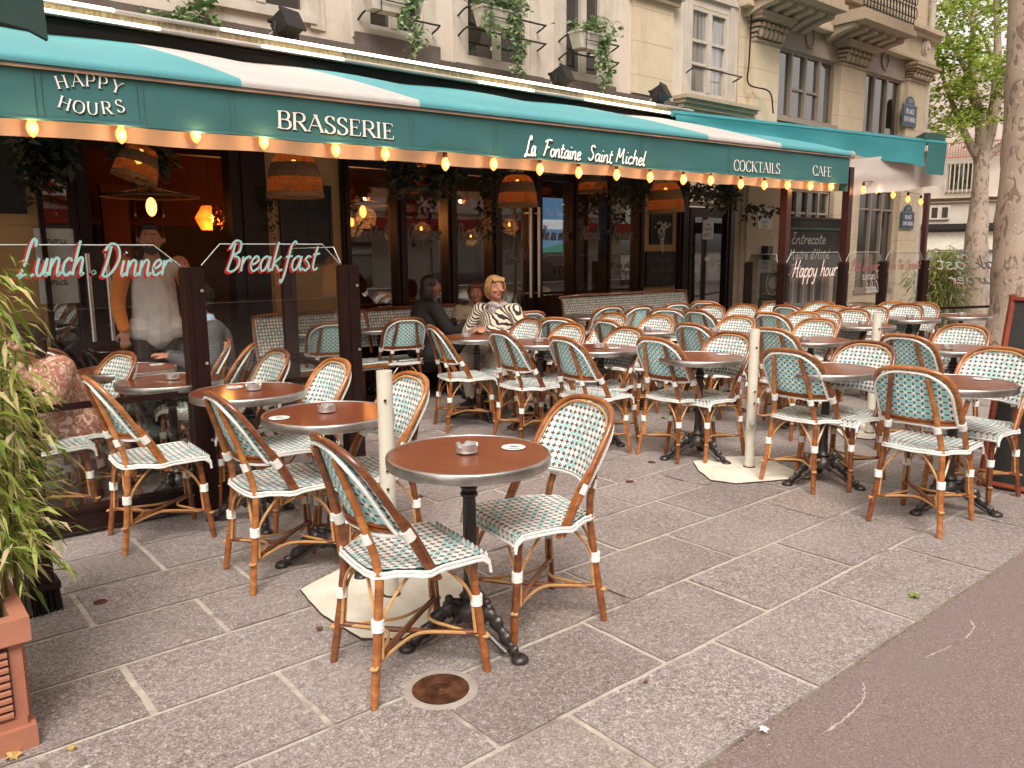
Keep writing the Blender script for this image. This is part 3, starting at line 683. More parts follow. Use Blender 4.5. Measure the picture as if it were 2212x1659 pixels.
# entablature, roundels
ze=fz(1800,88)+.04
m=MB(); e0=XS-.05
for (p,a,b) in ((.10,0,.10),(.06,.10,.42),(.16,.42,.50),(.24,.50,.58)): m.box(e0,XC+.05,YF-p-.10,YF-.022,ze+a+.001,ze+b)
prt(m,'entablature',M['stone'],stone)
m=MB(); zm=fz(1500,0)+.30; m.box(fx(1450,0),XS-.06,YF-.08,YF-.002,zm,zm+.1); m.box(fx(1450,0),XS-.06,YF-.14,YF-.002,zm+.101,zm+.17); prt(m,'string_course',M['stone_dark'],stone)
for (a,b,zc,zt) in pil:
    m=MB(); cx=(a+b)/2
    for (r,d) in ((.16,.20),(.12,.235),(.05,.27)):
        n=24; pts=[(cx+r*.72*math.cos(2*math.pi*k/n),ze+.27+r*math.sin(2*math.pi*k/n)) for k in range(n)]
        base=len(m.v); m.v+=[Vector((x,YF-d,z)) for x,z in pts]+[Vector((x,YF-.15,z)) for x,z in pts]
        m.face([base+k for k in range(n)][::-1])
        for k in range(n): l=(k+1)%n; m.face((base+k,base+l,base+n+l,base+n+k))
    prt(m,'roundel',M['render_'],stone,True)
# balconies with consoles, one iron railing in view
YQ=YF-.75
for (a,b,rail) in ((FY(1700,0,YQ).x,FY(1833,23,YQ).x,False),(FY(1870,40,YQ).x,FY(1981,78,YQ).x,True)):
    m=MB(); zb=fz(1830,18) if not rail else fz(1985,90)
    zb=FY(1981,80,YQ).z if rail else FY(1833,26,YQ).z
    m.box(a,b,YF-.75,YF-.0,zb,zb+.09); m.box(a+.03,b-.03,YF-.70,YF-.0,zb+.091,zb+.19); prt(m,'balcony',M['stone_dark'],stone)
    n=6
    for k in range(n):
        cx=a+.12+(b-a-.24)*k/(n-1); m=MB()
        pr=[(0,-.20),(-.08,-.20),(-.20,-.15),(-.36,-.10),(-.52,-.08),(-.58,-.001),(0,-.001)]
        base=len(m.v)
        for s_ in (-.075,.075): m.v+=[Vector((cx+s_,YF+y,zb+z)) for y,z in pr]
        q=len(pr); m.face([base+i for i in range(q)]); m.face([base+q+i for i in range(q)][::-1])
        for i in range(q): j=(i+1)%q; m.face((base+i,base+q+i,base+q+j,base+j))
        m.ell((cx,YF-.53,zb-.05),(.075,.06,.05),8,6)
        prt(m,'console',M['stone_dark'],stone,True,30)
    if rail:
        m=MB(); z0=zb+.2; y=YF-.68
        m.tube([(a+.05,y,z0+.03),(b-.03,y,z0+.03)],.012,6); m.tube([(a+.05,y,z0+.98),(b-.03,y,z0+.98)],.018,6); m.tube([(b-.03,y,z0+.98),(b-.03,YF,z0+.98)],.018,6)
        k=0; x=a+.05
        while x<b:
            m.tube([(x,y,z0),(x,y,z0+.98)],.010,5)
            for zz in (.2,.42,.64,.84):
                m.tube([(x+.055+.05*math.cos(t*.8),y,z0+zz+.09*math.sin(t*.8)) for t in range(8)],.009,4,closed=True)
            m.ell((x+.055,y,z0+.5),(.03,.01,.07),6,4); x+=.11
        prt(m,'railing',M['black'],stone,True)
m=MB(); m.tube([(XC-.02,YF-.10,0),(XC-.02,YF-.10,12)],.055,10)
for z in (1.2,2.4,3.6,4.9,6.2): m.tube([(XC-.02,YF-.10,z),(XC-.02,YF-.10,z+.06)],.066,10)
prt(m,'downpipe',M['far_wall'],stone,True)
# thin cable down the first stone pilaster
m=MB(); cxx=fx(1607,60); m.tube(crs([(cxx,YF-.12,6.9),(cxx+.01,YF-.12,5.2),(cxx-.01,YF-.12,4.3),(cxx+.0,YF-.12,3.95),(cxx+.35,YF-.25,3.86),(cxx+.45,YF-.27,3.55)],6),.012,5); prt(m,'cable',M['frame'],stone,True)
# window guard rails
def guard(h,zs,lab):
    m=MB()
    for z in zs:
        m.tube(crs([(h[0]-.10,YF-.02,z-.05),(h[0]-.10,YF-.17,z),(h[0]+.0,YF-.19,z),(h[1]-.0,YF-.19,z),(h[1]+.10,YF-.17,z),(h[1]+.10,YF-.02,z-.05)],5),.011,6)
    prt(m,'window_guard_bar',M['black'],stone,True)
guard(w1,[fz(790,36)],''); guard(w2,[fz(1010,30),fz(1010,72)],''); guard(w3,[fz(1215,84),fz(1215,122)],''); guard(w4,[fz(1492,152)],'')
# ---------------------------------------------------------------- fascia with neon tubes (projecting box above awning)
yb=6.75
def L2(pxa,pya,pxb,pyb,Y): return FY(pxa,pya,Y),FY(pxb,pyb,Y)
fa=thing('fascia_light_box','stained cream fascia with long lit tubes running above the striped awning','fascia',(5,yb,3.2))
zt0=FY(90,2,yb).z; zb0=FY(97,22,yb).z; 
X1=FY(1495,240,yb).x
m=MB(); m.box(-3,X1,yb,YF-.09,zb0+.0,zt0+.0)
for i in range(30): m.box(-3+i*.42,-3+i*.42+.012,yb-.004,yb,zb0,zt0)
prt(m,'box',M['fascia'],fa)
for z,segs in ((zt0+.012,[(0,1)]),(zb0-.008,[(0,1)])):
    m=MB(); m.tube([(-3,yb-.015,z),(X1,yb-.015,z)],.017,8); prt(m,'tube_channel',M['roll'],fa,True)
def tubeseg(a,b,z):
    m=MB(); m.tube([(a+.01,yb-.036,z),(b-.01,yb-.036,z)],.0125,8); prt(m,'light_tube',M['tube_on'],fa,True)
xsn=[FY(p,20,yb).x for p in (90,247,)]
for a,b in ((-1,FY(247,26,yb).x),(FY(472,62,yb).x,FY(737,108,yb).x),(FY(737,108,yb).x,FY(955,148,yb).x),(FY(955,148,yb).x,FY(1210,190,yb).x),(FY(1210,190,yb).x,FY(1411,222,yb).x)): tubeseg(a,b,zt0+.012)
for a,b in ((-1,FY(345,60,yb).x),(FY(560,98,yb).x,FY(740,122,yb).x),(FY(1028,178,yb).x,FY(1150,197,yb).x),(FY(1258,212,yb).x,FY(1446,242,yb).x)): tubeseg(a,b,zb0-.008)
# black awning housing under the fascia
m=MB(); m.box(-3,X1-.1,yb+.10,YF-.02,2.86,zb0-.02); prt(m,'awning_housing',M['black'],fa)
# floodlights on the fascia
def flood(px,py,s,lab):
    p=FY(px,py,yb+.25); t=thing('floodlight',lab,'floodlight',(p.x,p.y,p.z),.35,'black floodlights above the awning')
    m=MB(); rot=Matrix.Rotation(R(-28),4,'X')
    m.box(-.10,.10,-.07,.07,-.08,.08); m.box(-.115,.115,-.09,-.071,-.095,.095); m.box(-.115,.115,.071,.10,.06,.085)
    for k in range(5): m.box(-.085+k*.04,-.075+k*.04,.071,.11,-.06,.05)
    m.v=[rot@v for v in m.v]; m.build('housing',M['black'],t,False)
    m=MB(); m.tube(crs([(-.13,0,0),(-.13,.02,-.12),(0,.03,-.16),(.13,.02,-.12),(.13,0,0)],4),.011,6); m.box(-.03,.03,0,.05,-.22,-.161); m.build('bracket',M['black'],t)
    m=MB(); m.tube(crs([(-.02,.07,-.03),(-.12,.1,-.1),(-.16,.08,-.2)],5),.008,5); m.build('cable',M['roll'],t)
flood(620,53,1,'black floodlight standing on the fascia above the word BRASSERIE side, leftmost of the three')
flood(1214,166,1,'black floodlight on the fascia beneath the third flower box')
flood(1427,203,1,'black floodlight on the fascia below the stained stone panel')
# ================================================================= CAFE FRONT
cafe=thing('cafe_front','dark brown glazed cafe shopfront with ochre wall panels under the awning','shopfront',(5,YF,0))
def X_(px,py=450): return fx(px,py)
TOP=3.0
m=MB()
dz=[(X_(151),X_(190)),(X_(493),X_(570)),(X_(732),X_(748)),(X_(848),X_(869)),(X_(958),X_(978)),(X_(1052),X_(1075)),(X_(1141),X_(1163)),(X_(1228),X_(1242)),(X_(1302),X_(1312)),(X_(1371),X_(1384)),(X_(1460),X_(1480)),(X_(1563),X_(1580)),(X_(79),X_(90))]
for a,b in dz: 
    m.box(a,b,YF-.08,YF+.10,0,TOP); m.box(a+(b-a)*.3,b-(b-a)*.3,YF-.10,YF-.081,0.1,TOP)
m.box(XL,X_(1580),YF-.085,YF+.10,2.72,TOP+.3)
for a,b in ((X_(748),X_(848)),(X_(869),X_(958)),(X_(978),X_(1052)),(X_(1075),X_(1141)),(X_(1163),X_(1228)),(X_(1242),X_(1302)),(X_(1312),X_(1371)),(X_(90),X_(151))):
    m.box(a,b,YF-.05,YF+.08,0,.62); m.box(a,b,YF-.04,YF+.06,2.35,2.42); m.box(a+.04,b-.04,YF-.065,YF-.051,.12,.52)
m.box(X_(1384),X_(1460),YF-.04,YF+.08,0,.28)
prt(m,'frame',M['frame'],cafe)
for a,b in ((X_(748),X_(848)),(X_(869),X_(958)),(X_(978),X_(1052)),(X_(1075),X_(1141)),(X_(1163),X_(1228)),(X_(1242),X_(1302)),(X_(1312),X_(1371)),(X_(90),X_(151))):
    m=MB(); m.box(a,b,YF-.005,YF+.003,.62,2.72); prt(m,'pane',M['glass_dark'],cafe)
for a,b,zz in ((X_(570),X_(732),0),(X_(1384),X_(1460),.28),(XL,X_(79),0)):
    m=MB(); m.box(a,b,YF-.02,YF+.1,zz,2.72); a=max(a,X_(-60))
    for z0,z1 in ((.35,1.12),(1.18,1.72),(1.78,2.2),(2.26,2.7)): m.box(a+.05,b-.05,YF-.028,YF-.021,z0,z1)
    prt(m,'ochre_wall',M['yellow'],cafe)
# door right of the ochre panel
dr=MB(); a,b=X_(1489),X_(1563); dr.box(a,b,YF-.03,YF+.04,0,2.12); 
for z0,z1 in ((.1,.5),(.6,2.0)): dr.box(a+.08,b-.08,YF-.036,YF-.031,z0,z1)
do=prt(dr,'door',M['frame'],cafe); m=MB(); m.box(a+.09,b-.09,YF-.042,YF-.037,.62,1.98); g_=m.build('pane',M['win'],do,False)
m=MB(); m.box(a-.03,b+.03,YF-.045,YF-.02,2.14,2.2); prt(m,'door_lintel',M['stone'],cafe)
# long steel pull handles
for px in (1128,1146):
    m=MB(); x=X_(px); m.tube([(x,YF-.15,.95),(x,YF-.15,2.02)],.018,10); m.tube([(x,YF-.15,1.0),(x,YF-.05,1.0)],.012,6); m.tube([(x,YF-.15,1.95),(x,YF-.05,1.95)],.012,6); prt(m,'pull_handle',M['steel'],cafe,True)
for px in (183,224):
    m=MB(); x=X_(px,600); m.tube([(x,YF-.15,.78),(x,YF-.15,1.5)],.018,10); m.tube([(x,YF-.15,.9),(x,YF-.05,.9)],.012,6); prt(m,'pull_handle',M['steel'],cafe,True)
# interior shell
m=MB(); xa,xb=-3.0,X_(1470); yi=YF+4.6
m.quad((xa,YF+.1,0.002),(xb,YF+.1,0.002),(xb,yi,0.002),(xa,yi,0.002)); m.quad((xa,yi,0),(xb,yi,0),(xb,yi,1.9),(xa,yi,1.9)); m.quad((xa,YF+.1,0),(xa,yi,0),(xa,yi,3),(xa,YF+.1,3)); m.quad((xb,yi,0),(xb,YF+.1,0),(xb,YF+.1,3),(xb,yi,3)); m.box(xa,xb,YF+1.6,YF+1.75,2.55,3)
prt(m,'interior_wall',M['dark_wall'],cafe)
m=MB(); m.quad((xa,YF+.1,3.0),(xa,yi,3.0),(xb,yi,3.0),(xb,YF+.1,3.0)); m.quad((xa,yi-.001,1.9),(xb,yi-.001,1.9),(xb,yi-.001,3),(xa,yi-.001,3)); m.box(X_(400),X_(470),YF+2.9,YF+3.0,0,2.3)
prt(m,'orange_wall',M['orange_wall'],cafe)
for (z) in (1.22,1.62,2.0):
    m=MB(); a=FY(190,480,yi).x; b=FY(330,480,yi).x; m.box(a-1,b,yi-.32,yi-.02,z-.02,z); s_=prt(m,'bar_shelf',M['wicker'],cafe)
mb_=MB(); mb_.lathe([(.001,0),(.036,0),(.038,.02),(.038,.17),(.030,.21),(.013,.25),(.012,.30),(.016,.31),(.001,.315)],10)
bm=mb_.mesh('bottle',basic('amber bottle glass',(.20,.10,.04),(.05,.07,.03),3,.12,spec=1))
bi=0; 
for z in (1.22,1.62,2.0):
    a=FY(190,480,yi).x-.6
    for k in range(9):
        o=bpy.data.objects.new('bottle',bm); S.collection.objects.link(o); o.location=(a+k*.19+random.uniform(-.02,.02),yi-.17,z+.001); o.scale=(1,1,random.uniform(.85,1.08))
        tag(o,'liquor bottle on the bar shelves behind the waiter','bottle','bottles on the bar shelves')
# bar counter
m=MB(); m.box(FY(170,600,YF+3).x,FY(380,600,YF+3).x,YF+2.7,YF+3.3,0,1.08); m.box(FY(165,600,YF+3).x,FY(385,600,YF+3).x,YF+2.62,YF+3.35,1.081,1.12); tag(m.build('bar_counter',M['frame'],None,False),'dark bar counter inside the cafe behind the waiter','bar counter')
# ================================================================= AWNINGS
YA=5.45
def lin(p,q):
    a=FY(*p,YA); b=FY(*q,YA); return lambda x:a.z+(b.z-a.z)*(x-a.x)/(b.x-a.x)
zro=lin((0,127),(1830,335)); ztb=lin((0,251),(1830,398)); zwb=lin((0,287),(1825,414))
XE=FY(1830,350,YA).x; XW=-2.5; YB=7.1
aw=thing('striped_awning','long aqua and white striped awning with dark teal lettered valance and white lower band','awning',(4,YA,2.6))
zbk=lambda x:(lambda a,b:a.z+(b.z-a.z)*(x-a.x)/(b.x-a.x))(FY(105,58,YB),FY(1400,247,YB))
sx=[XW]+[FY(p,q,YA).x for p,q in ((512,177),(896,232),(1518,303),(1676,320))]+[XE]
skw=lambda x:.30+.03*x if x<XE-.5 else .0
def canopy_z(x,t):
    z0=zro(x)+.045; z1=zbk(x)
    ph=(x*1.35)%1; sc=abs(math.sin(math.pi*x/1.55))
    return z0+(z1-z0)*t-.012*math.sin(math.pi*t)*(1-sc)-(.028*(1-sc))*t+.02*math.sin(math.pi*t)
mb=MB()
for i,(a,b) in enumerate(zip(sx,sx[1:])):
    mb.mat=i%2; n=max(6,int((b-a)/.12))
    mb.grid(lambda u,v:(lambda x:(x-skw(x)*v**1.2,YA-.03+(YB-YA+.1)*v,canopy_z(x,v)))(a+(b-a)*u),n,12)
prt(mb,'canopy',[M['aqua'],M['awhite']],aw,True,60)
mb=MB()
for i,(a,b) in enumerate(zip(sx,sx[1:])):
    mb.mat=i%2; n=max(6,int((b-a)/.12))
    def f(u,v):
        x=a+(b-a)*u; an=v*math.pi*.62; return (x,YA-.03-.045*math.sin(an),zro(x)+.0+.045*math.cos(an))
    mb.grid(f,n,6)
prt(mb,'front_roll',[M['aqua'],M['awhite']],aw,True,60)
mb=MB(); n=60
mb.grid(lambda u,v:(XW+(XE-XW)*u,YA-.045-.012*math.sin(v*math.pi),zro(XW+(XE-XW)*u)-.012-.028*v),n,3)
mb.tube([(XE-.02,YA-.03,zro(XE)),(XE+.05,YA-.03,zro(XE))],.055,10)
prt(mb,'front_bar',M['roll'],aw,True)
def vwave(x,v): return .012*noise.noise(Vector((x*1.7,v*1.5,3)))+.010*math.sin(x*3.1)*v
mb=MB(); n=150
mb.grid(lambda u,v:(XW+(XE-XW)*u,YA-.03+vwave(XW+(XE-XW)*u,v),(zro(XW+(XE-XW)*u)-.04)*(1-v)+ztb(XW+(XE-XW)*u)*v+.004*math.sin(u*90)*v),n,8)
mb.tube([(XW+(XE-XW)*k/n,YA-.03+vwave(XW+(XE-XW)*k/n,1),ztb(XW+(XE-XW)*k/n)+.004*math.sin(k/n*90)) for k in range(n+1)],.009,6)
val=prt(mb,'valance',M['teal'],aw,True,60)
for px in (75,292,487,870,1055,1370,1560):
    mb=MB(); x=FY(px+8,300,YA).x
    for d in (0,.035):
        mb.tube([(x+d,YA-.036+vwave(x,k/6),(zro(x)-.045)*(1-k/6)+ztb(x)*k/6) for k in range(7)],.0022,4)
    s_=mb.build('seam',M['board_green'],val)
mb=MB(); mb.grid(lambda u,v:(XW+(XE-.03-XW)*u,YA+.06+vwave(XW+(XE-XW)*u,.9)*.6+.02*v,(ztb(XW+(XE-XW)*u)+.03)*(1-v)+zwb(XW+(XE-XW)*u)*v+.006*math.sin(u*70)*v),n,4)
prt(mb,'white_band',M['vwhite'],aw,True,60)
mb=MB(); mb.quad((XE,YA-.03,zro(XE)),(XE,YA-.03,zwb(XE)),(XE+.02,6.9,2.45),(XE+.02,6.9,zbk(XE)),); prt(mb,'side_flap',M['teal'],aw,False)
# arms and front posts
for px in (1690,1822):
    mb=MB(); x=FY(px,500,YA+.2).x; mb.box(x-.05,x+.05,YA+.12,YA+.22,0,2.6); prt(mb,'post',M['frame_red'],aw)
for x in (1.5,4.4,7.3,9.6):
    mb=MB(); mb.tube([(x,YA+.02,zro(x)-.03),(x+.5,6.1,zro(x)+.08),(x,YB,zbk(x)-.05)],.03,6); prt(mb,'folding_arm',M['frame'],aw,True)
# lettering on the valance
def vmap(px,py,dy=0,tilt=0):
    o=FY(px,py,YA); dx=.0
    sl_=(zro(XE)-zro(0))/(XE)
    u=Vector((1,0,sl_+tilt)).normalized(); v=Vector((-(sl_+tilt),0,1)).normalized()
    def f(x,y,z):
        p=o+u*x+v*y
        vv=max(0,min(1,(zro(p.x)-.04-p.z)/(zro(p.x)-.04-ztb(p.x))))
        return Vector((p.x,YA-.036+vwave(p.x,vv)-z-dy,p.z))
    return f
def romline(text,p0,p1,h,mat=None,bold=1.0):
    """text from pixel p0 (left baseline) to p1 (right baseline), h in m"""
    a=FY(*p0,YA); b=FY(*p1,YA); L=b.x-a.x; tr=L/rom_len(text,h); sl_=(b.z-a.z)/L
    def f(dx,dz,dy):
        def g(x,y,z):
            X=a.x+x*tr+dx; Z=a.z+sl_*x*tr+y+dz; vv=max(0,min(1,(zro(X)-.04-Z)/(zro(X)-.04-ztb(X))))
            return Vector((X,YA-.034+vwave(X,vv)-z-dy,Z))
        return g
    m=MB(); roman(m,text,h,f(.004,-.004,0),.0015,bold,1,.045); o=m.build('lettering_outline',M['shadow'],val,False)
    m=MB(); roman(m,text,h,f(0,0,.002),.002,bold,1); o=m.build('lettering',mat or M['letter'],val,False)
def hpx(px,y0,y1): return FY(px,y0,YA).z-FY(px,y1,YA).z
romline('BRASSERIE',(594,277),(846,303),hpx(600,240,277),bold=1.1)
romline('COCKTAILS',(1577,369),(1680,376),hpx(1600,347,370),bold=1.0)
romline('CAFE',(1748,379),(1789,383),hpx(1760,359,380),bold=1.0)
def arc_text(text,pts,h):
    # each letter placed at a pixel with a rotation
    m=MB(); mo=MB()
    for ch,(px,py,rot) in zip(text,pts):
        o=FY(px,py,YA); c,s=math.cos(R(rot)),math.sin(R(rot)); w=UC[ch][0]*h/2
        for q,gr,dy,mm in ((mo,.05,0,0),(m,0,.002,1)):
            def g(x,y,z,c=c,s=s,o=o,w=w,dy=dy,mm=mm):
                x-=w; y-=h/2; X=o.x+c*x-s*y+(.004 if not mm else 0); Z=o.z+s*x+c*y-(.004 if not mm else 0); vv=max(0,min(1,(zro(X)-.04-Z)/(zro(X)-.04-ztb(X))))
                return Vector((X,YA-.034+vwave(X,vv)-z-dy,Z))
            roman(q,ch,h,g,.0015+.0005*mm,1.05,1,gr)
    o=mo.build('lettering_outline',M['shadow'],val,False)
    o=m.build('lettering',M['letter'],val,False)
hh=hpx(150,164,193)*.92
arc_text('HAPPY',[(130,179,14),(163,175,8),(191,176,-2),(218,181,-6),(249,190,-20)],hh)
arc_text('HOURS',[(137,225,-20),(167,233,-13),(196,236,-4),(226,235,4),(255,231,13)],hh)
def curs_line(text,p0,p1,h,parent,mats,Y,w=.17,ins=0,mirror=False,off=(.006,-.006),name='lettering',up=-1):
    a=FY(*p0,Y) ; b=FY(*p1,Y); L=b.x-a.x; size=h/2.0; tr=L/cur_len(text,size); sl_=(b.z-a.z)/L
    for k,mt in enumerate(mats):
        m=MB(); dx,dz=(off if k<len(mats)-1 else (0,0)); dy=.002*(k+1)+ins
        def g(x,y,z): 
            xx=x if not mirror else L-x
            return Vector((a.x+xx+dx,Y-dy-z,a.z+sl_*xx+y+dz)) 
        cursive(m,text,size,g,w,.001,.22,tr)
        o=m.build(name,mt,parent,False); 
        if parent: o.matrix_parent_inverse=Matrix.Translation(-Vector(parent.location)) if parent.type=='EMPTY' else parent.matrix_parent_inverse
LS=hpx(1150,291,330)*1.02
def sgn(text,p0,p1,h,z0=0):
    a=FY(*p0,YA); b=FY(*p1,YA); L=b.x-a.x; size=h/2.0; tr=L/cur_len(text,size); sl_=(b.z-a.z)/L
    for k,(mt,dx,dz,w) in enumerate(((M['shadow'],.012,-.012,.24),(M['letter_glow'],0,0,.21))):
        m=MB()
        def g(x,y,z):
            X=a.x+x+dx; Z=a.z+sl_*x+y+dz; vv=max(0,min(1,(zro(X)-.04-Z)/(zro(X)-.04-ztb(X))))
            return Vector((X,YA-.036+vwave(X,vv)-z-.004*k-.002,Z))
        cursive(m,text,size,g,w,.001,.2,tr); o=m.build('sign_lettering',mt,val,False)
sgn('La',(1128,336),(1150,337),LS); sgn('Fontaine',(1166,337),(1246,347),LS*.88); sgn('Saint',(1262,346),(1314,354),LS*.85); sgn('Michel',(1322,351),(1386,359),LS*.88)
# second teal awning to the right
a2=thing('teal_awning','plain bright teal awning with hanging valance at the building corner right of the striped one','awning',(10,6,3))
P0=FY(1452,245,6.6); P1=FY(2041,311,5.2)
def bar2(u): return P0.lerp(P1,u)
aquam=m_awn('bright teal canvas',(.025,.19,.21),(.03,.13,.13),.4)
mb=MB(); mb.grid(lambda u,v:tuple(bar2(u).lerp(Vector((bar2(u).x+.15,YF-.15,bar2(u).z+.22)),v)+Vector((0,0,-.04*math.sin(v*3.14)))),40,6); prt(mb,'canopy',aquam,a2,True)
mb=MB(); mb.tube([bar2(k/20) for k in range(21)],.04,8); prt(mb,'front_roll',aquam,a2,True)
mb=MB(); mb.grid(lambda u,v:tuple(bar2(u*.905)+Vector((.02*math.sin(u*40)*v*v,-.045+.03*noise.noise(Vector((u*6,v,2))),-.02-(.10+.24*u)*v+.01*math.sin(u*22)*v))),60,6); prt(mb,'valance',aquam,a2,True,60)
mb=MB(); mb.grid(lambda u,v:tuple(bar2(.915+.08*u)+Vector((0,-.05+.02*v,-.02-.43*v))),4,6); prt(mb,'end_flap',M['teal'],a2,True)
mb=MB(); pw=[FY(1838,345,5.62),FY(2043,322,5.36),FY(2040,400,5.36),FY(1838,424,5.62)]
mb.grid(lambda u,v:tuple(pw[0].lerp(pw[1],u).lerp(pw[3].lerp(pw[2],u),v)+Vector((0,.03*noise.noise(Vector((u*4,v*3,7))),.012*math.sin(u*9)*v))),30,10); prt(mb,'white_side_band',M['vwhite'],a2,True,60)
mb=MB(); p=P1+Vector((.05,0,.0)); mb.prism([(p.x-.5,p.y+.1),(p.x,p.y+.02),(p.x+.02,p.y+.5)],p.z+.03,p.z+.14); prt(mb,'end_cap',M['board_green'],a2,False)
mb=MB(); x=FY(1998,500,5.35).x; mb.box(x-.035,x+.035,5.32,5.39,0,2.32); prt(mb,'post',M['frame_red'],a2)
# corner of another dark parasol poking in at the top left
YP=3.2; q=[FY(-60,-60,YP),FY(86,-60,YP),FY(104,86,YP),FY(60,62,YP),FY(0,47,YP),FY(-60,30,YP)]
mb=MB(); n=len(q); mb.poly(q); mb.poly([p+Vector((0,.03,0)) for p in q][::-1])
for i in range(n): j=(i+1)%n; mb.quad(q[i],q[i]+Vector((0,.03,0)),q[j]+Vector((0,.03,0)),q[j])
tag(mb.build('parasol_flap',m_awn('very dark green canvas',(.012,.04,.035),(.02,.03,.025),.3),None,False),'dark green canvas flap of a parasol hanging into the top left corner','parasol')
# ================================================================= FESTOON LIGHTS
def bulb_mesh():
    m=MB(); m.lathe([(.001,-.115),(.012,-.108),(.026,-.09),(.033,-.065),(.030,-.04),(.018,-.015),(.013,0)],14); return m.mesh('bulb',M['bulb'])
def sock_mesh():
    m=MB(); m.lathe([(.016,-.012),(.018,.0),(.018,.035),(.010,.05),(.004,.055)],12); return m.mesh('socket',M['socket'])
BM,SM=bulb_mesh(),sock_mesh()
fs=thing('festoon_lights','string of amber bulbs glowing along the white band of the striped awning','string lights',(5,YA,2.3))
bl=[(70,278),(262,293),(423,293),(570,308),(725,325),(832,334),(962,356),(1066,356),(1166,367),(1250,374),(1332,379),(1404,384),(1476,389),(1535,391),(1600,399),(1651,401),(1701,401),(1750,403),(1795,404)]
pr_=[]
def addbulb(px,py,Y,root,en=1.7):
    p=FY(px,py,Y); p.z+=.065
    b=bpy.data.objects.new('bulb',BM); S.collection.objects.link(b); b.parent=root; b.location=p-Vector(root.location)
    s=bpy.data.objects.new('socket',SM); S.collection.objects.link(s); s.parent=b
    ld=bpy.data.lights.new('bulb_light','POINT'); ld.energy=en; ld.color=(1,.50,.20); ld.shadow_soft_size=.03
    lo=bpy.data.objects.new('bulb_light',ld); S.collection.objects.link(lo); lo.parent=b; lo.location=(0,-.05,-.07)
    return p
for px,py in bl: pr_.append(addbulb(px,py,YA+.0,fs)+Vector((0,0,.05)))
cp=[]
for a,b in zip(pr_,pr_[1:]):
    cp+=[a,a.lerp(b,.5)+Vector((0,.02,-.01))]
m=MB(); m.tube(crs(cp+[pr_[-1]],4),.005,5); prt(m,'cable',M['socket'],fs,True)
f2=thing('festoon_lights','short string of amber bulbs seen through the white side sheet of the corner awning','string lights',(11.5,5.6,2.3)); pr_=[]
for k,(px,py) in enumerate([(1865,411),(1894,411),(1929,422),(1961,431),(1989,437)]): pr_.append(addbulb(px,py,5.5+.1*k,f2,.5)+Vector((0,0,.05)))
m=MB(); m.tube(crs(pr_,4),.005,5); prt(m,'cable',M['socket'],f2,True)
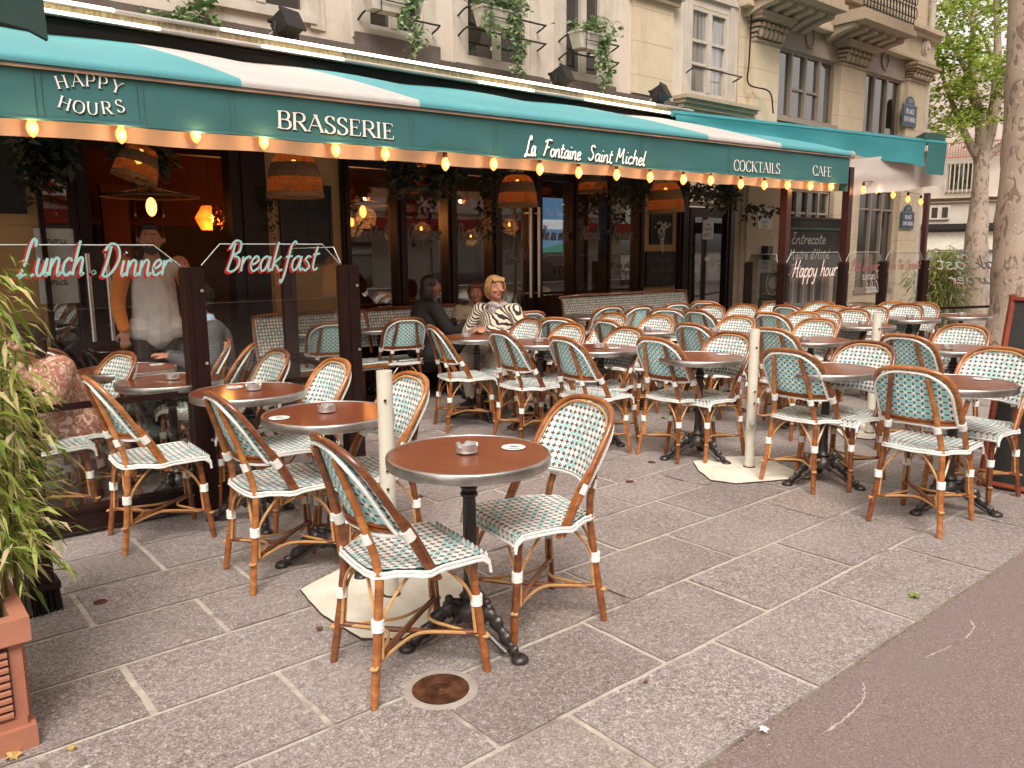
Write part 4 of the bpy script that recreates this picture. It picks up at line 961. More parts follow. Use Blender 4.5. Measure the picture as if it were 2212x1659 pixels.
# ================================================================= CHAIRS
def chair_parts():
    out={}
    C=.0285
    # legs
    def leg(front,s):
        m=MB()
        if front: m.tube([(.212,.186*s,0),(.205,.181*s,.06),(.190,.172*s,.20),(.165,.160*s,.44)],[.0135,.0155,.0155,.0145],9)
        else:
            m.tube([(-.222,.186*s,0),(-.214,.181*s,.06),(-.193,.165*s,.22),(-.172,.150*s,.42),(-.180,.138*s,.50),(-.232,.115*s,.68),(-.286,.090*s,.835)],[.0135,.0155,.0155,.0150,.0150,.014,.0125],9)
        return m
    # seat surface
    def seatpt(u,v):   # u:-1..1 lateral, v:0 rear..1 front
        x=-.195+.405*v; w=.150+.052*min(1,v*2.2)**.8
        if v<.22: w=.110+.055*math.sin(v/.22*math.pi/2)
        y=u*w; z=.455-.006*math.cos(u*1.5)-.004*math.sin(v*3.14)
        if v>.9: z-=.022*((v-.9)/.1)**2; 
        return (x,y,z)
    m=MB(); m.grid(lambda a,b:seatpt(a*2-1,b),14,14,(.36/C,.40/C))
    nb=len(m.v)
    m.mat=1; m.grid(lambda a,b:(lambda p:(p[0],p[1],p[2]-.012))(seatpt(1-a*2,b)),8,8,(.36/C,.40/C))
    m.mat=0; m.grid(lambda a,b:(.210+.004*(1-b),(a*2-1)*.201,.452-.020-.030*b+.018*(1-b)),14,2,(.36/C,1.2))
    out['seat']=(m,[M['weave'],M['weave_back']],None)
    # seat edge double white strand
    def rim(dz,k):
        P=[]
        N=44
        for i in range(N+1):
            t=i/N
            # go from front right corner back around to front left
            if t<.36: v=1-t/.36; u=1
            elif t<.64: v=0; u=1-(t-.36)/.28*2
            else: v=(t-.64)/.36; u=-1
            x,y,z=seatpt(u,max(v,.0))
            r=math.hypot(x,y) or 1; o=.007+.003*k
            # scallops around the posts
            P.append((x+(-o if v==0 else 0),y+math.copysign(o,u) if v>0 else y,z-.006-dz))
        # bulges
        Q=[]
        for (x,y,z) in P:
            b=0
            for cx,cy in ((-.172,.150),(-.172,-.150),(-.03,.203),(-.03,-.203)):
                d=math.hypot(x-cx,y-cy); b=max(b,math.exp(-(d/.035)**2))
            n=Vector((x,y,0)).normalized(); Q.append((x+n.x*b*.020,y+n.y*b*.020,z-.004*b))
        Q=[(Q[0][0]+.006,Q[0][1],Q[0][2]-.032)]+Q+[(Q[-1][0]+.006,Q[-1][1],Q[-1][2]-.032)]
        return Q
    m=MB(); m.tube(rim(0,0),.0062,6); m.tube(rim(.0125,1),.0062,6); m.tube([(.218,y,.412) for y in (-.2,-.1,0,.1,.2)],.006,6)
    out['seat_binding']=(m,M['white_strand'],None)
    # arch
    AR=[(.0,.203,.405),(-.035,.206,.47),(-.105,.208,.60),(-.175,.207,.72),(-.232,.194,.805),(-.270,.150,.855),(-.290,.080,.876),(-.294,0,.880)]
    full=AR+[(x,-y,z) for x,y,z in AR[:-1][::-1]]
    F=crs(full,5)
    m=MB(); m.tube(F,.0130,8)
    low=[Vector((x+.026,y*1.0,z-.004)) for x,y,z in AR[:4]]
    for s in (1,-1):
        L=[Vector((p.x-.005,p.y*s,p.z)) for p in low]; L[-1]=Vector((L[-1].x-.02,L[-1].y,L[-1].z-.012)); m.tube(crs(L,4),.0105,7)
    out['back_frame']=(m,M['cane'],None)
    # backrest panel between arch
    def bp(u,v):  # v 0 bottom..1 top ; returns on lean surface
        # half width
        w=.195 if v<.42 else .195*max(0,1-((v-.42)/.58)**2.9)**.5
        y=u*w
        xs=-.105-.175*v**.92      # side line x
        z=.585+.282*v
        cur=(1-(y/.20)**2)
        x=xs-.085*(1-v)*cur-.0*cur
        return Vector((x,y,z))
    nu,nv=14,12
    m=MB()
    def g(sgn,off):
        base=len(m.v)
        for j in range(nv+1):
            for i in range(nu+1):
                u=(i/nu*2-1); v=j/nv*.985; p=bp(u,v); m.v.append(p+Vector((off,0,off*.4)))
        for j in range(nv):
            for i in range(nu):
                a=base+j*(nu+1)+i; q=(a,a+1,a+nu+2,a+nu+1)
                uv=[]
                for k in q:
                    pp=m.v[k]; uv.append((pp.y/C+.5,(pp.z-.585)*1.18/C+.5))
                if sgn: m.face(q[::-1],uv[::-1])
                else: m.face(q,uv)
    m.mat=0; g(True,.004); m.mat=1; g(False,-.004)
    out['backrest']=(m,[M['weave'],M['weave_back']],None)
    # binding around the panel: white rear strand and pale front strand
    per=[bp(1,v) for v in [0,.1,.2,.3,.42,.55,.68,.8,.9,.97]]+[bp(0,.985)]+[bp(-1,v) for v in [.97,.9,.8,.68,.55,.42,.3,.2,.1,0]]
    bot=[bp(u,0) for u in (-1,-.75,-.5,-.25,0,.25,.5,.75,1)]
    m=MB(); pb=[p+Vector((-.016,0,-.005)) for p in per]; m.tube(crs(pb,3),.0068,6)
    bb=[p+Vector((-.012,0,-.008 if abs(abs(p.y)-.12)>.03 else -.014)) for p in bot]; m.tube(crs(bb,4),.0075,6)
    m.tube(crs([p+Vector((.010,0,-.006)) for p in bot],3),.005,6)
    out['back_binding']=(m,M['white_strand'],None)
    m=MB(); m.tube(crs([p*1.0+Vector((.012,0,.004)) for p in per],3),.0055,6)
    out['back_strand']=(m,M['strand'],None)
    m=MB(); m.tube(crs([p+Vector((-.018,0,.004)) for p in bot],3),.0075,6); m.tube(crs([p+Vector((-.022,0,.018)) for p in bot],3),.006,6)
    out['back_rail']=(m,M['cane_dark'],None)
    # stretcher: X between opposite legs
    m=MB()
    FL,FR,BL,BR=(.196,.176,.15),(.196,-.176,.15),(-.204,.174,.15),(-.204,-.174,.15)
    for a,b,dz in ((FL,BR,.006),(FR,BL,-.010)):
        a,b=Vector(a),Vector(b); c=(a+b)/2+Vector((0,0,dz)); m.tube([a,a.lerp(c,.6)+Vector((0,0,dz*.5)),c,b.lerp(c,.6)+Vector((0,0,dz*.5)),b],.0105,8)
    out['stretcher']=(m,M['cane_dark'],None)
    m=MB()
    Ls=[FL,FR,BR,BL]
    for a,b in zip(Ls,Ls[1:]+Ls[:1]):
        a,b=Vector(a),Vector(b); oa=Vector((a.x,a.y,0)).normalized()*.020; ob=Vector((b.x,b.y,0)).normalized()*.020
        mid=(a+b)/2; c=mid*.28; c.z=.158
        z=Vector((0,0,-.012)); side=(b-a).normalized()*.012
        m.tube(crs([a+oa+z,a+oa*.3-side+z,a.lerp(c,.45)+z*.3,(a.lerp(c,.8)+b.lerp(c,.8))/2,b.lerp(c,.45)+z*.3,b+ob*.3+side+z,b+ob+z],4),.0062,6)
    # braces from collars up to the seat
    def legp(x0,y0,t):  # front/rear leg position at height
        return None
    cols=[(.181,.166),(.181,-.166),(-.188,-.161),(-.188,.161)]
    for (ax,ay),(bx,by) in zip(cols,cols[1:]+cols[:1]):
        for (x,y),(ox,oy) in (((ax,ay),(bx,by)),((bx,by),(ax,ay))):
            d=Vector((ox-x,oy-y,0)).normalized(); ln=math.hypot(ox-x,oy-y)
            p=Vector((x,y,.16))+d*.017
            m.tube(crs([Vector((x*1.05,y*1.05,.155))+d*.018,Vector((x*1.02,y*1.02,.22))+d*.017,Vector((x,y,.285))+d*.018,Vector((x,y,.345))+d*ln*.14,Vector((x*.95,y*.95,.405))+d*ln*.27,Vector((x*.92,y*.92,.437))+d*ln*.38],4),.0062,6)
    out['brace']=(m,M['strand'],None)
    # white wrapped collars
    for i,(x,y) in enumerate(cols):
        mm=MB()
        pr=[]
        for k in range(6): 
            z=.252+k*.0068; pr+= [(.0200,z),(.0222,z+.0034)]
        pr.append((.020,.252+6*.0068)); mm.lathe(pr,12,(x*1.005,y*1.005,0),cap=True); out['collar%d'%i]=(mm,M['white_strand'],None)
    for s in (1,-1):
        mm=MB(); a=Vector((-.196,.128*s,.545)); b=Vector((-.206,.123*s,.580)); mm.tube([a,b],.0195,10); out['post_collar%d'%s]=(mm,M['white_strand'],None)
        mm=MB(); a=Vector((-.082,.205*s,.560)); b=Vector((-.103,.205*s,.595)); mm.tube([a,b],.0215,10); out['frame_collar%d'%s]=(mm,M['white_strand'],None)
    for i,(fr,s) in enumerate(((1,1),(1,-1),(0,1),(0,-1))): out['leg%d'%i]=(leg(fr,s),M['cane'],None)
    return out
CP={k:(m.mesh(k.rstrip('0123456789-'),mt,True,50)) for k,(m,mt,_) in chair_parts().items()}
def clean(k): return {'post_collar':'collar','frame_collar':'collar'}.get(k.rstrip('0123456789-'),k.rstrip('0123456789-'))
chair0=None
def chair(x,y,yaw,label):
    global chair0
    if chair0 is None:
        chair0=thing('bistro_chair',label,'chair',(x,y,0),R(yaw),'rattan bistro chairs with mint and white woven seats')
        for k,me in CP.items():
            o=bpy.data.objects.new(clean(k),me); S.collection.objects.link(o); o.parent=chair0
        chair0.location.z=.004; return chair0
    return dup(chair0,(x,y,.004),R(yaw),label)
def chair_top(px,py,yaw,label,zt=.885,back=.285):
    g=G(px,py,zt); return chair(g.x+back*math.cos(R(yaw)),g.y+back*math.sin(R(yaw)),yaw,label)
chair(1.43,2.30,-7,'bistro chair nearest the camera, drawn up left of the front table over the drain cover')
chair(2.03,2.31,172,'bistro chair right of the front table, facing the camera-left chair across it')
chair(1.465,3.44,-3,'bistro chair left of the second table, just behind the nearest chair')
chair(1.165,4.31,-3,'bistro chair standing alone before the glass screen lettered Lunch and Dinner')
chair_top(895,808,176,'bistro chair right behind the cream pole of the front plate, facing left')
chair_top(733,777,178,'bistro chair with woven front showing, between the pole and the screen post lettered Breakfast side')
chair_top(606,757,178,'bistro chair facing left seen through the Breakfast glass, smaller than the pole-side two')
chair_top(530,745,150,'bistro chair turned half away behind the Breakfast glass, left of two beside the suited man',back=.25)
chair_top(480,735,165,'bistro chair the man in the grey suit sits on',back=.25)
g=G(203,963,.44); chair(g.x-.21,g.y+.19,0,'bistro chair behind the lower glass beside the bamboo, front one of the two seats')
g=G(207,928,.44); chair(g.x-.21,g.y+.22,2,'bistro chair behind the lower glass beside the bamboo, rear one of the two seats')
chair(1.02,5.25,192,'bistro chair under the seated person in the pink patterned blouse')
g=G(120,765,.885); chair(1.05,6.25,60,'dim bistro chair in the shade behind the pink-bloused person')
# middle column
chair(4.43,1.80,1,'bistro chair at the right edge group, back to camera, nearest of the right-hand row')
chair(5.10,1.80,178,'bistro chair at the far right facing left, cut by the picture edge')
chair(4.66,2.62,-2,'bistro chair back to camera beside the middle cream plate')
chair_top(1878,739,179,'bistro chair facing left right of the table with the chair beside the middle cream plate')
chair(4.60,3.62,-1,'bistro chair back to camera just left of the middle cream pole')
chair_top(1584,719,177,'bistro chair facing left hidden partly behind the middle cream pole')
chair_top(1214,729,-6,'bistro chair back to camera, second chair left of the middle cream pole')
chair_top(1360,708,176,'bistro chair facing left behind the fourth middle table')
chair_top(1078,716,-6,'bistro chair back to camera just in front of the zebra cardigan woman')
chair_top(1237,700,176,'bistro chair facing left, middle of the three right of the zebra cardigan woman')
chair_top(932,704,-18,'bistro chair back to camera left of the empty table before the zebra cardigan woman')
chair_top(1148,689,176,'bistro chair touching the right elbow of the zebra cardigan woman')
chair_top(879,687,75,'shaded bistro chair facing the banquette, beside the dark-coated woman')
chair_top(716,697,70,'shaded bistro chair facing the banquette, seen through the glass right of the Breakfast lettering')
far=[(1148,673,80,'dim bistro chair behind the elbow of the zebra cardigan woman'),(1203,687,20,'dark bistro chair back between the zebra cardigan woman and the long banquette'),
(1321,661,75,'shaded bistro chair before the middle of the long banquette'),(1330,677,176,'bistro chair facing left, small, below the long banquette'),(1308,691,-4,'bistro chair back to camera below the long banquette with two brown posts'),
(1387,661,80,'shaded bistro chair at the right half of the long banquette'),(1440,667,30,'dim bistro chair half turned before the right end of the long banquette'),(1428,681,178,'bistro chair facing camera-left below the right end of the long banquette'),
(1464,655,70,'dark bistro chair at the right end of the long banquette'),(1490,699,-4,'bistro chair back to camera between the long banquette and the middle pole'),(1522,651,20,'dim bistro chair below the dark door'),
(1541,659,178,'bistro chair facing left below the dark door'),(1504,670,-4,'bistro chair back to camera below the dark door'),(1611,658,178,'bistro chair just left of the thin screen post'),(1600,683,178,'bistro chair facing left in front of the thin screen post'),
(1661,676,-2,'bistro chair back to camera left of the wide screen post'),(1665,709,-3,'bistro chair back to camera right of the middle cream pole'),(1771,689,177,'bistro chair facing left right of the wide screen post'),
(1680,653,178,'bistro chair far back behind the wide screen post, left one'),(1697,660,-5,'bistro chair far back seen behind the wide screen post, back to camera'),(1741,674,178,'bistro chair behind the Happy hour glass, lower left'),(1785,671,178,'bistro chair behind the Happy hour glass, lower right'),
(1777,652,178,'bistro chair under the Entrecote board'),(1803,661,178,'bistro chair behind the twin screen posts'),(1847,668,178,'bistro chair behind the Plat du jour glass, left one'),(1888,661,178,'bistro chair behind the Plat du jour glass, right one'),
(1851,658,90,'bistro chair farthest back behind the Plat du jour glass'),(1935,652,178,'bistro chair farthest back beside the second last screen post'),(1962,657,178,'bistro chair behind the right-hand row, left of two leaning chairs near the far table'),(1996,654,178,'bistro chair rightmost of the far group, before the last screen post'),
(1952,724,-4,'bistro chair back to camera behind the third cream pole'),(2087,702,178,'bistro chair facing left in front of the big tree trunk')]
for px,py,yw,lab in far: chair_top(px,py,yw,lab)
# ================================================================= TABLES
def table_parts():
    out={}
    m=MB(); m.lathe([(.001,.7402),(.2935,.7402),(.2945,.739)],64,cap=False); m.lathe([(.29,.706),(.001,.706)],48,cap=False); out['tabletop']=(m,M['laminate'])
    m=MB(); m.lathe([(.285,.7045),(.302,.7035),(.3055,.708),(.306,.722),(.3055,.7385),(.3025,.7425),(.296,.7435),(.2935,.7405)],72,cap=False); out['rim']=(m,M['rim'])
    m=MB(); m.lathe([(.028,.15),(.032,.17),(.026,.19),(.026,.42),(.024,.58)],20,flute=.10); m.lathe([(.024,.575),(.032,.58),(.034,.59),(.027,.60),(.030,.605),(.034,.615),(.026,.63),(.023,.64)],20)
    m.lathe([(.022,.63),(.0235,.69),(.05,.699),(.10,.703)],20,flute=.08); m.lathe([(.060,.10),(.066,.13),(.05,.155),(.036,.17),(.045,.185),(.030,.20),(.030,.23),(.027,.25)],20); out['column']=(m,M['cast'])
    for k in range(3):
        a=R(200+120*k); m=MB(); c,s=math.cos(a),math.sin(a)
        P=[(.03,.10),(.07,.135),(.11,.13),(.15,.095),(.19,.055),(.225,.028),(.245,.016)]
        Pc=crs([(c*r,s*r,z) for r,z in P],5); n=len(Pc)
        m.tube(Pc,[.034-.018*(i/n)+.006*math.sin(i*1.1) for i in range(n)],9,sq=.72)
        P2=crs([(c*r,s*r,z) for r,z in [(.04,.16),(.085,.175),(.10,.15),(.13,.12),(.18,.07)]],5); m.tube(P2,[.014+.003*math.sin(i*1.7) for i in range(len(P2))],7)
        for r,z,q in ((.085,.182,.018),(.14,.115,.016),(.19,.066,.013)): m.ell((c*r,s*r,z),(q,q,q*.9),8,5)
        for sd in (-1,1):
            Pd=crs([(c*r-s*sd*w,s*r+c*sd*w,z) for r,z,w in [(.05,.12,.03),(.10,.09,.034),(.15,.055,.026),(.20,.025,.018)]],4); m.tube(Pd,.009,6)
        m.lathe([(.001,0),(.031,0),(.034,.008),(.030,.018),(.020,.026),(.001,.028)],16,(c*.25,s*.25,0)); out['foot%d'%k]=(m,M['cast'])
    return out
TP={k:m.mesh(k.rstrip('0123456789'),mt,True,45) for k,(m,mt) in table_parts().items()}
am=MB(); am.lathe([(.001,.004),(.033,.004),(.0345,.006)],24,cap=False)
AP={}
def ashtray_mesh():
    m=MB(); n=36; r=.041; h=.034
    def lip(k): 
        a=(k%12)/12; return -.010 if (k%12) in (5,6,7) else 0
    base=0
    rings=[(.036,0),(.041,.002),(.041,.006),(.0395,.0075),(.041,.009),(.041,h),(.037,h),(.036,.006),(.001,.006)]
    for (rr,z) in rings:
        for k in range(n):
            a=2*math.pi*k/n; zz=z+(lip(k) if z>=h else 0); m.v.append(Vector((rr*math.cos(a),rr*math.sin(a),zz)))
    for i in range(len(rings)-1):
        for k in range(n): l=(k+1)%n; m.face((i*n+k,i*n+l,(i+1)*n+l,(i+1)*n+k))
    m.face([k for k in range(n)][::-1]); return m.mesh('ashtray',M['steel'])
AM=ashtray_mesh()
def coaster_mesh():
    m=MB(); m.lathe([(.046,0),(.046,.0015),(.001,.0016)],32); m.mat=1
    m.box(-.012,.018,-.004,.012,.0018,.0021); m.box(-.03,.03,-.024,-.021,.0018,.0021); m.box(-.022,.022,-.032,-.029,.0018,.0021); m.box(-.014,.014,.022,.025,.0018,.0021)
    return m.mesh('coaster',[M['paper'],M['ink']])
CM=coaster_mesh()
table0=None
TROOT=[]
def table(px,py,label,rz=0,ash=(0,0),coaster=None,short=None,xy=None):
    global table0
    g=G(px,py,.742) if xy is None else Vector((xy[0],xy[1],0))
    loc=(g.x,g.y,.004)
    if table0 is None:
        table0=thing('bistro_table','round zinc rimmed table '+label,'table',loc,R(rz),'round brown bistro tables with zinc rims')
        for k,me in TP.items():
            o=bpy.data.objects.new(k.rstrip('0123456789'),me); S.collection.objects.link(o); o.parent=table0
        t=table0
    else: t=dup(table0,loc,R(rz),'round zinc rimmed table '+label)
    if ash:
        o=bpy.data.objects.new('ashtray',AM); S.collection.objects.link(o); o.location=(g.x+ash[0],g.y+ash[1],.748); o.rotation_euler=(0,0,random.uniform(0,2))
        tag(o,'steel ashtray on the table '+label,'ashtray','steel ashtrays on the tables')
    if coaster:
        o=bpy.data.objects.new('coaster',CM); S.collection.objects.link(o); o.location=(g.x+coaster[0],g.y+coaster[1],.7475); o.rotation_euler=(0,0,coaster[2] if len(coaster)>2 else 0)
        tag(o,'white disc on table '+label,'coaster','white printed discs on the tables')
    TROOT.append(t); return t
table(1012,981,'nearest the camera beside the drain',78,(.0,.01),(.18,-.045,-.6))
table(710,893,'second from the camera, left of the foreground cream pole',70,(0,.02),(-.23,.03))
table(537,845,'third in the left row, right of the brown screen post',60,(.03,0),(-.02,.15))
table(368,822,'behind the brown screen post, half seen through the glass',20,(.02,.02),(.22,.06))
table(275,797,'farthest in the left row behind the Lunch and Dinner glass',50,(.02,0),(.2,.05))
table(2066,826,'nearest in the right row, cut by the far right chair',85,(-.22,.03),(.2,-.06))
table(1788,797,'right of the middle cream plate',75,None)
table(1513,771,'left of the middle cream pole',70,(-.2,.05),(.2,-.05))
table(1297,752,'one row behind the table at the middle cream pole',65,(-.02,0),(.05,-.1))
table(1167,739,'with ashtray at the elbow of the zebra cardigan woman',60,(-.02,0))
table(1030,728,'under the clasped hands of the zebra cardigan woman',60,(-.1,.03))
TD=table(1003,696,'laid with plates before the dark-coated woman',30,None)
for px,py,l,a in [(658,716,'in the shade behind the Breakfast glass by the banquette',None),(820,709,'in the shade beside the left banquette',None),(1270,683,'before the middle of the long banquette',None),(1415,713,'small and central between two rows of chairs',(-.1,.0)),(1560,716,'just behind the middle cream pole',(-.1,0)),(1752,734,'right of the wide screen post',(-.1,0)),
 (1551,688,'below the dark door',(.1,0)),(1864,702,'left one of two high against the third cream pole',(0,0)),(1965,688,'right of the third cream pole before the twin leaning chairs',(0,0)),(2077,682,'in front of the bamboo beside the big tree trunk',(0,0)),(2062,752,'between the third cream pole and the big tree trunk',(-.13,0)),(1840,655,'farthest back at the stone wall',None),(1700,664,'behind the wide screen post',None)]:
    table(px,py,l,random.uniform(0,120),a)
# plates, cup and glass on the laid table
tl=TD.location
def on(mb,name,mat,dx,dy,lab,cat): tag(mb.build(name,mat,None,loc=(tl.x+dx,tl.y+dy,.748)),lab,cat)
on(MB().lathe([(.001,0),(.07,0),(.12,.018),(.118,.021),(.07,.004),(.001,.004)],28),'plate',M['cream_paint'],-.05,-.05,'pale plate with food on the dark-coated woman table','plate')
m=MB(); 
for k in range(9): m.ell((random.uniform(-.06,.06),random.uniform(-.06,.06),.025),(.022,.016,.014),7,4)
on(m,'food',M['strand'],-.05,-.05,'golden food heaped on the plate','food')
on(MB().lathe([(.036,0),(.042,.09),(.038,.09),(.034,.006),(.001,.006)],20),'mug',m_awn('teal glaze',(.02,.16,.17),(.02,.12,.12),.1),.14,.0,'teal mug standing beside the zebra cardigan woman hands','mug')
m=MB(); m.lathe([(.026,0),(.033,.11),(.031,.11),(.025,.005),(.001,.005)],16); on(m,'glass',basic('orange juice glass',(.6,.22,.03),(.5,.18,.02),5,.2),.20,.1,'glass of orange drink behind the teal mug','glass')
# ================================================================= POLES ON PLATES
def pole(base,top,pl,lab,lab2,knob=False,zc=None):
    b=G(*base); t=thing('pole_stand',lab,'pole stand',(b.x,b.y,.004),0,'empty cream parasol bases')
    pts=[G(*p) for p in pl]; P=[(p.x-b.x,p.y-b.y) for p in pts]
    Q=[]
    for (x0,y0),(x1,y1) in zip(P,P[1:]+P[:1]):
        for k in range(8): Q.append((x0+(x1-x0)*k/8,y0+(y1-y0)*k/8))
    Q=[(x+.006*noise.noise(Vector((x*14,y*14,i*.01))),y+.006*noise.noise(Vector((x*14,y*14,9)))) for i,(x,y) in enumerate(Q)]
    m=MB(); m.prism([(x*1.008,y*1.008) for x,y in Q],0,.009); m.build('steel_plate',M['rustplate'],t,False)
    m=MB(); n=len(Q); m.v+=[Vector((x,y,.0095)) for x,y in Q]; m.v.append(Vector((0,0,.0105)))
    for i in range(n): m.face((i,(i+1)%n,n))
    m.build('cover',M['cream_felt'],t,False)
    # height so that the top meets the picture
    d=ray(*top); k=math.hypot(b.x,b.y)/math.hypot(d.x,d.y); hz=CH+d.z*k
    m=MB(); m.lathe([(.033,.009),(.033,hz),(.029,hz),(.029,hz-.15)],24,cap=False); m.lathe([(.001,hz-.15),(.029,hz-.15)],24,cap=False); m.build('pole',M['cream_paint'],t)
    m=MB(); m.lathe([(.041,.0105),(.038,.016),(.033,.017)],24,cap=False); m.build('weld_ring',M['rustplate'],t)
    m=MB(); 
    for z in (hz-.12,hz-.42,hz-.50): m.tube([(-.018,-.030,z),(-.022,-.037,z)],.006,8)
    m.build('bolt',M['black'],t)
    if knob:
        m=MB(); m.tube([(-.025,-.02,.33),(-.055,-.045,.33)],.008,8); m.ell((-.065,-.053,.33),(.022,.022,.026),10,6); m.build('knob',M['roll'],t)
    return t
pole((846,1290),(827,803),[(648,1279),(770,1215),(905,1200),(1050,1296),(960,1330),(870,1385),(780,1385),(700,1335)],'cream parasol base in the left foreground, pole standing behind the front table','')
pole((1618,1012),(1622,712),[(1497,1000),(1560,990),(1650,990),(1752,1036),(1690,1040),(1590,1048),(1535,1040),(1510,1020)],'cream parasol base in the middle with a side knob on its pole','',True)
pole((1878,938),(1884,678),[(1800,925),(1860,915),(1905,920),(1940,940),(1880,952),(1820,945)],'cream parasol base farthest right, half hidden behind bistro chairs','')
# ================================================================= WINDSCREENS
def screen(a,b,ztop,zpost,lab,postw=(.11,.11),posts=(1,1),clip=True,cw=.16,lower=True,group=None,mid=.70):
    """a,b: (x,y) ends"""
    a=Vector((a[0],a[1],0)); b=Vector((b[0],b[1],0)); d=(b-a); L=d.length; yaw=math.atan2(d.y,d.x)
    t=thing('glass_windscreen',lab,'windscreen',(a.x,a.y,.004),yaw,group)
    h=postw[0]/2
    for k,x in enumerate((0,L)):
        if posts[k]:
            m=MB(); m.box(x-h,x+h,-.05,.05,0,zpost); m.box(x-h*.35,x+h*.35,-.058,-.051,.02,zpost-.02); m.box(x-h,x+h,-.03,.03,zpost,zpost+.01)
            m.build('post',M['frame'],t,False)
            m=MB()
            for z in (zpost-.12,zpost*.62,zpost*.3): m.tube([(x+h*.65,-.05,z),(x+h*.65,-.057,z)],.009,8)
            m.build('bolt',M['steel'],t)
    m=MB(); m.box(h,L-h,-.035,.035,.03,.13); m.box(h,L-h,-.045,.045,.131,.15); m.build('base_rail',M['frame'],t,False)
    m=MB(); m.box(h,L-h,-.012,.012,mid-.018,mid+.018); m.build('mid_rail',M['frame'],t,False)
    if lower:
        m=MB(); m.box(h,L-h,-.004,.004,.151,mid-.019); m.build('lower_pane',M['glass'],t,False)
    m=MB(); z0=mid+.02; c=cw if clip else 0
    P=[(h,z0),(L-h,z0),(L-h,zpost+.02),(L-h-c,ztop),(h+c,ztop),(h,zpost+.02)]
    n=len(P); q=len(m.v); m.v+=[Vector((x,-.004,z)) for x,z in P]+[Vector((x,.004,z)) for x,z in P]
    m.face([q+i for i in range(n)]); m.face([q+n+i for i in range(n)][::-1])
    up=m.build('upper_pane',M['glass'],t,False)
    m=MB(); m.tube([(x,0,z) for x,z in P[2:]],.0032,5); m.build('glass_edge',M['glass_edge'],up)
    return t,up
def wtext(t,up,text,x0,x1,z,h,mats,w=.17,mirror=False,off=(-.013,-.010),dy=.006,back=False):
    size=h/2; L=x1-x0; tr=L/cur_len(text,size)
    for k,mt in enumerate(mats):
        m=MB(); dx,dz=off if k<len(mats)-1 else (0,0)
        sg=1 if not back else -1
        cursive(m,text,size,lambda x,y,zz:Vector((x0+dx+(x if not mirror else L-x),-sg*(dy+.0012*k+zz),z+y+dz)),w,.0005,.25,tr)
        m.build('lettering',mt,up,False)
YS=4.62
pA=FY(412,583,YS); pB=FY(750,573,YS); zt=FY(300,531,YS).z
h_=pA.z
A0=(-.25,YS)
t1,u1=screen(A0,(pA.x,YS),zt,h_,'glass windscreen lettered Lunch Dinner, left, rising out of the bamboo',cw=FY(388,560,YS).x-FY(333,560,YS).x,group='glass windscreens around the terrace')
xx=lambda px,py:FY(px,py,YS).x+.25
wtext(t1,u1,'Lunch',xx(38,600),xx(180,600),FY(60,598,YS).z,.175,[M['redl'],M['mint']],.145)
wtext(t1,u1,'.',xx(190,585),xx(206,585),FY(195,588,YS).z-.04,.09,[M['redl'],M['mint']],.5)
wtext(t1,u1,'Dinner',xx(215,600),xx(365,598),FY(220,599,YS).z,.165,[M['redl'],M['mint']],.145)
t2,u2=screen((pA.x+.005,YS),(pB.x,YS),FY(600,529,YS).z,h_,'glass windscreen lettered Breakfast between the two brown posts',posts=(0,1),cw=FY(470,560,YS).x-FY(427,560,YS).x-.0,group='glass windscreens around the terrace')
o2=pA.x+.005
wtext(t2,u2,'Breakfast',FY(484,590,YS).x-o2,FY(685,585,YS).x-o2,FY(500,588,YS).z,.17,[M['redl'],M['mint']],.135)
t3,u3=screen((pB.x,YS+.06),(pB.x+.16,YS+1.25),zt-.01,h_,'plain glass windscreen running back from the Breakfast post towards the wall',posts=(0,1),postw=(.07,.07),cw=.12,group='glass windscreens around the terrace')
# post and brush beside the planter
g=G(100,1325); t=thing('screen_post','dark screen post with a black bristle foot behind the terracotta planter','post',(g.x,g.y+.04,.004))
MB().box(-.042,.042,-.042,.042,.13,.95).build('post',M['frame'],t,False); MB().box(-.062,.062,-.062,.062,.10,.129).build('foot_plate',M['frame'],t,False)
m=MB()
for k in range(220):
    x,y=random.uniform(-.058,.058),random.uniform(-.058,.058); m.tube([(x,y,.10),(x*1.12,y*1.12,.0)],.0028,3,cap=False)
m.build('bristles',M['brush'],t)
# far windscreens
XP=[FY(p,570,5.2).x for p in (1693,1822,1908,1996)]; zp=1.325
def fscreen(a,b,lab,posts=(0,1),pw=.11,zt=1.46): return screen(a,b,zt,zp,lab,postw=(pw,pw),posts=posts,cw=.10,group='glass windscreens around the terrace',mid=.62)
t4,u4=fscreen((XP[0],5.2),(XP[1],5.2),'glass windscreen lettered Happy hour in front of the menu board',(1,1))
wtext(t4,u4,'Happy hour',.17,XP[1]-XP[0]-.18,1.17,.20,[M['redl'],M['letter']],.17)
t5,u5=fscreen((XP[1],5.2),(XP[2],5.2),'glass windscreen lettered Plat du jour, right of Happy hour')
wtext(t5,u5,'Plat du jour',.2,XP[2]-XP[1]-.14,1.22,.15,[M['redl'],M['greyl']],.14)
wtext(t5,u5,'Tapas',.5,XP[2]-XP[1]-.1,1.10,.12,[M['redl'],M['mint']],.16,True)
wtext(t5,u5,'Cocktails',.62,XP[2]-XP[1]-.1,.92,.15,[M['redl'],M['mint']],.16,True)
t6,u6=fscreen((XP[2],5.2),(XP[3],5.2),'glass windscreen lettered Cafe The Chocolat, beside the last post')
wtext(t6,u6,'Cafe The Chocolat',.1,XP[3]-XP[2]-.12,1.22,.13,[M['redl'],M['greyl']],.14)
t7,u7=fscreen((XP[3],5.2),(XP[3]+2.3,4.3),'glass windscreen with reversed Breakfast Burger lettering before the far bamboo',(1,0))
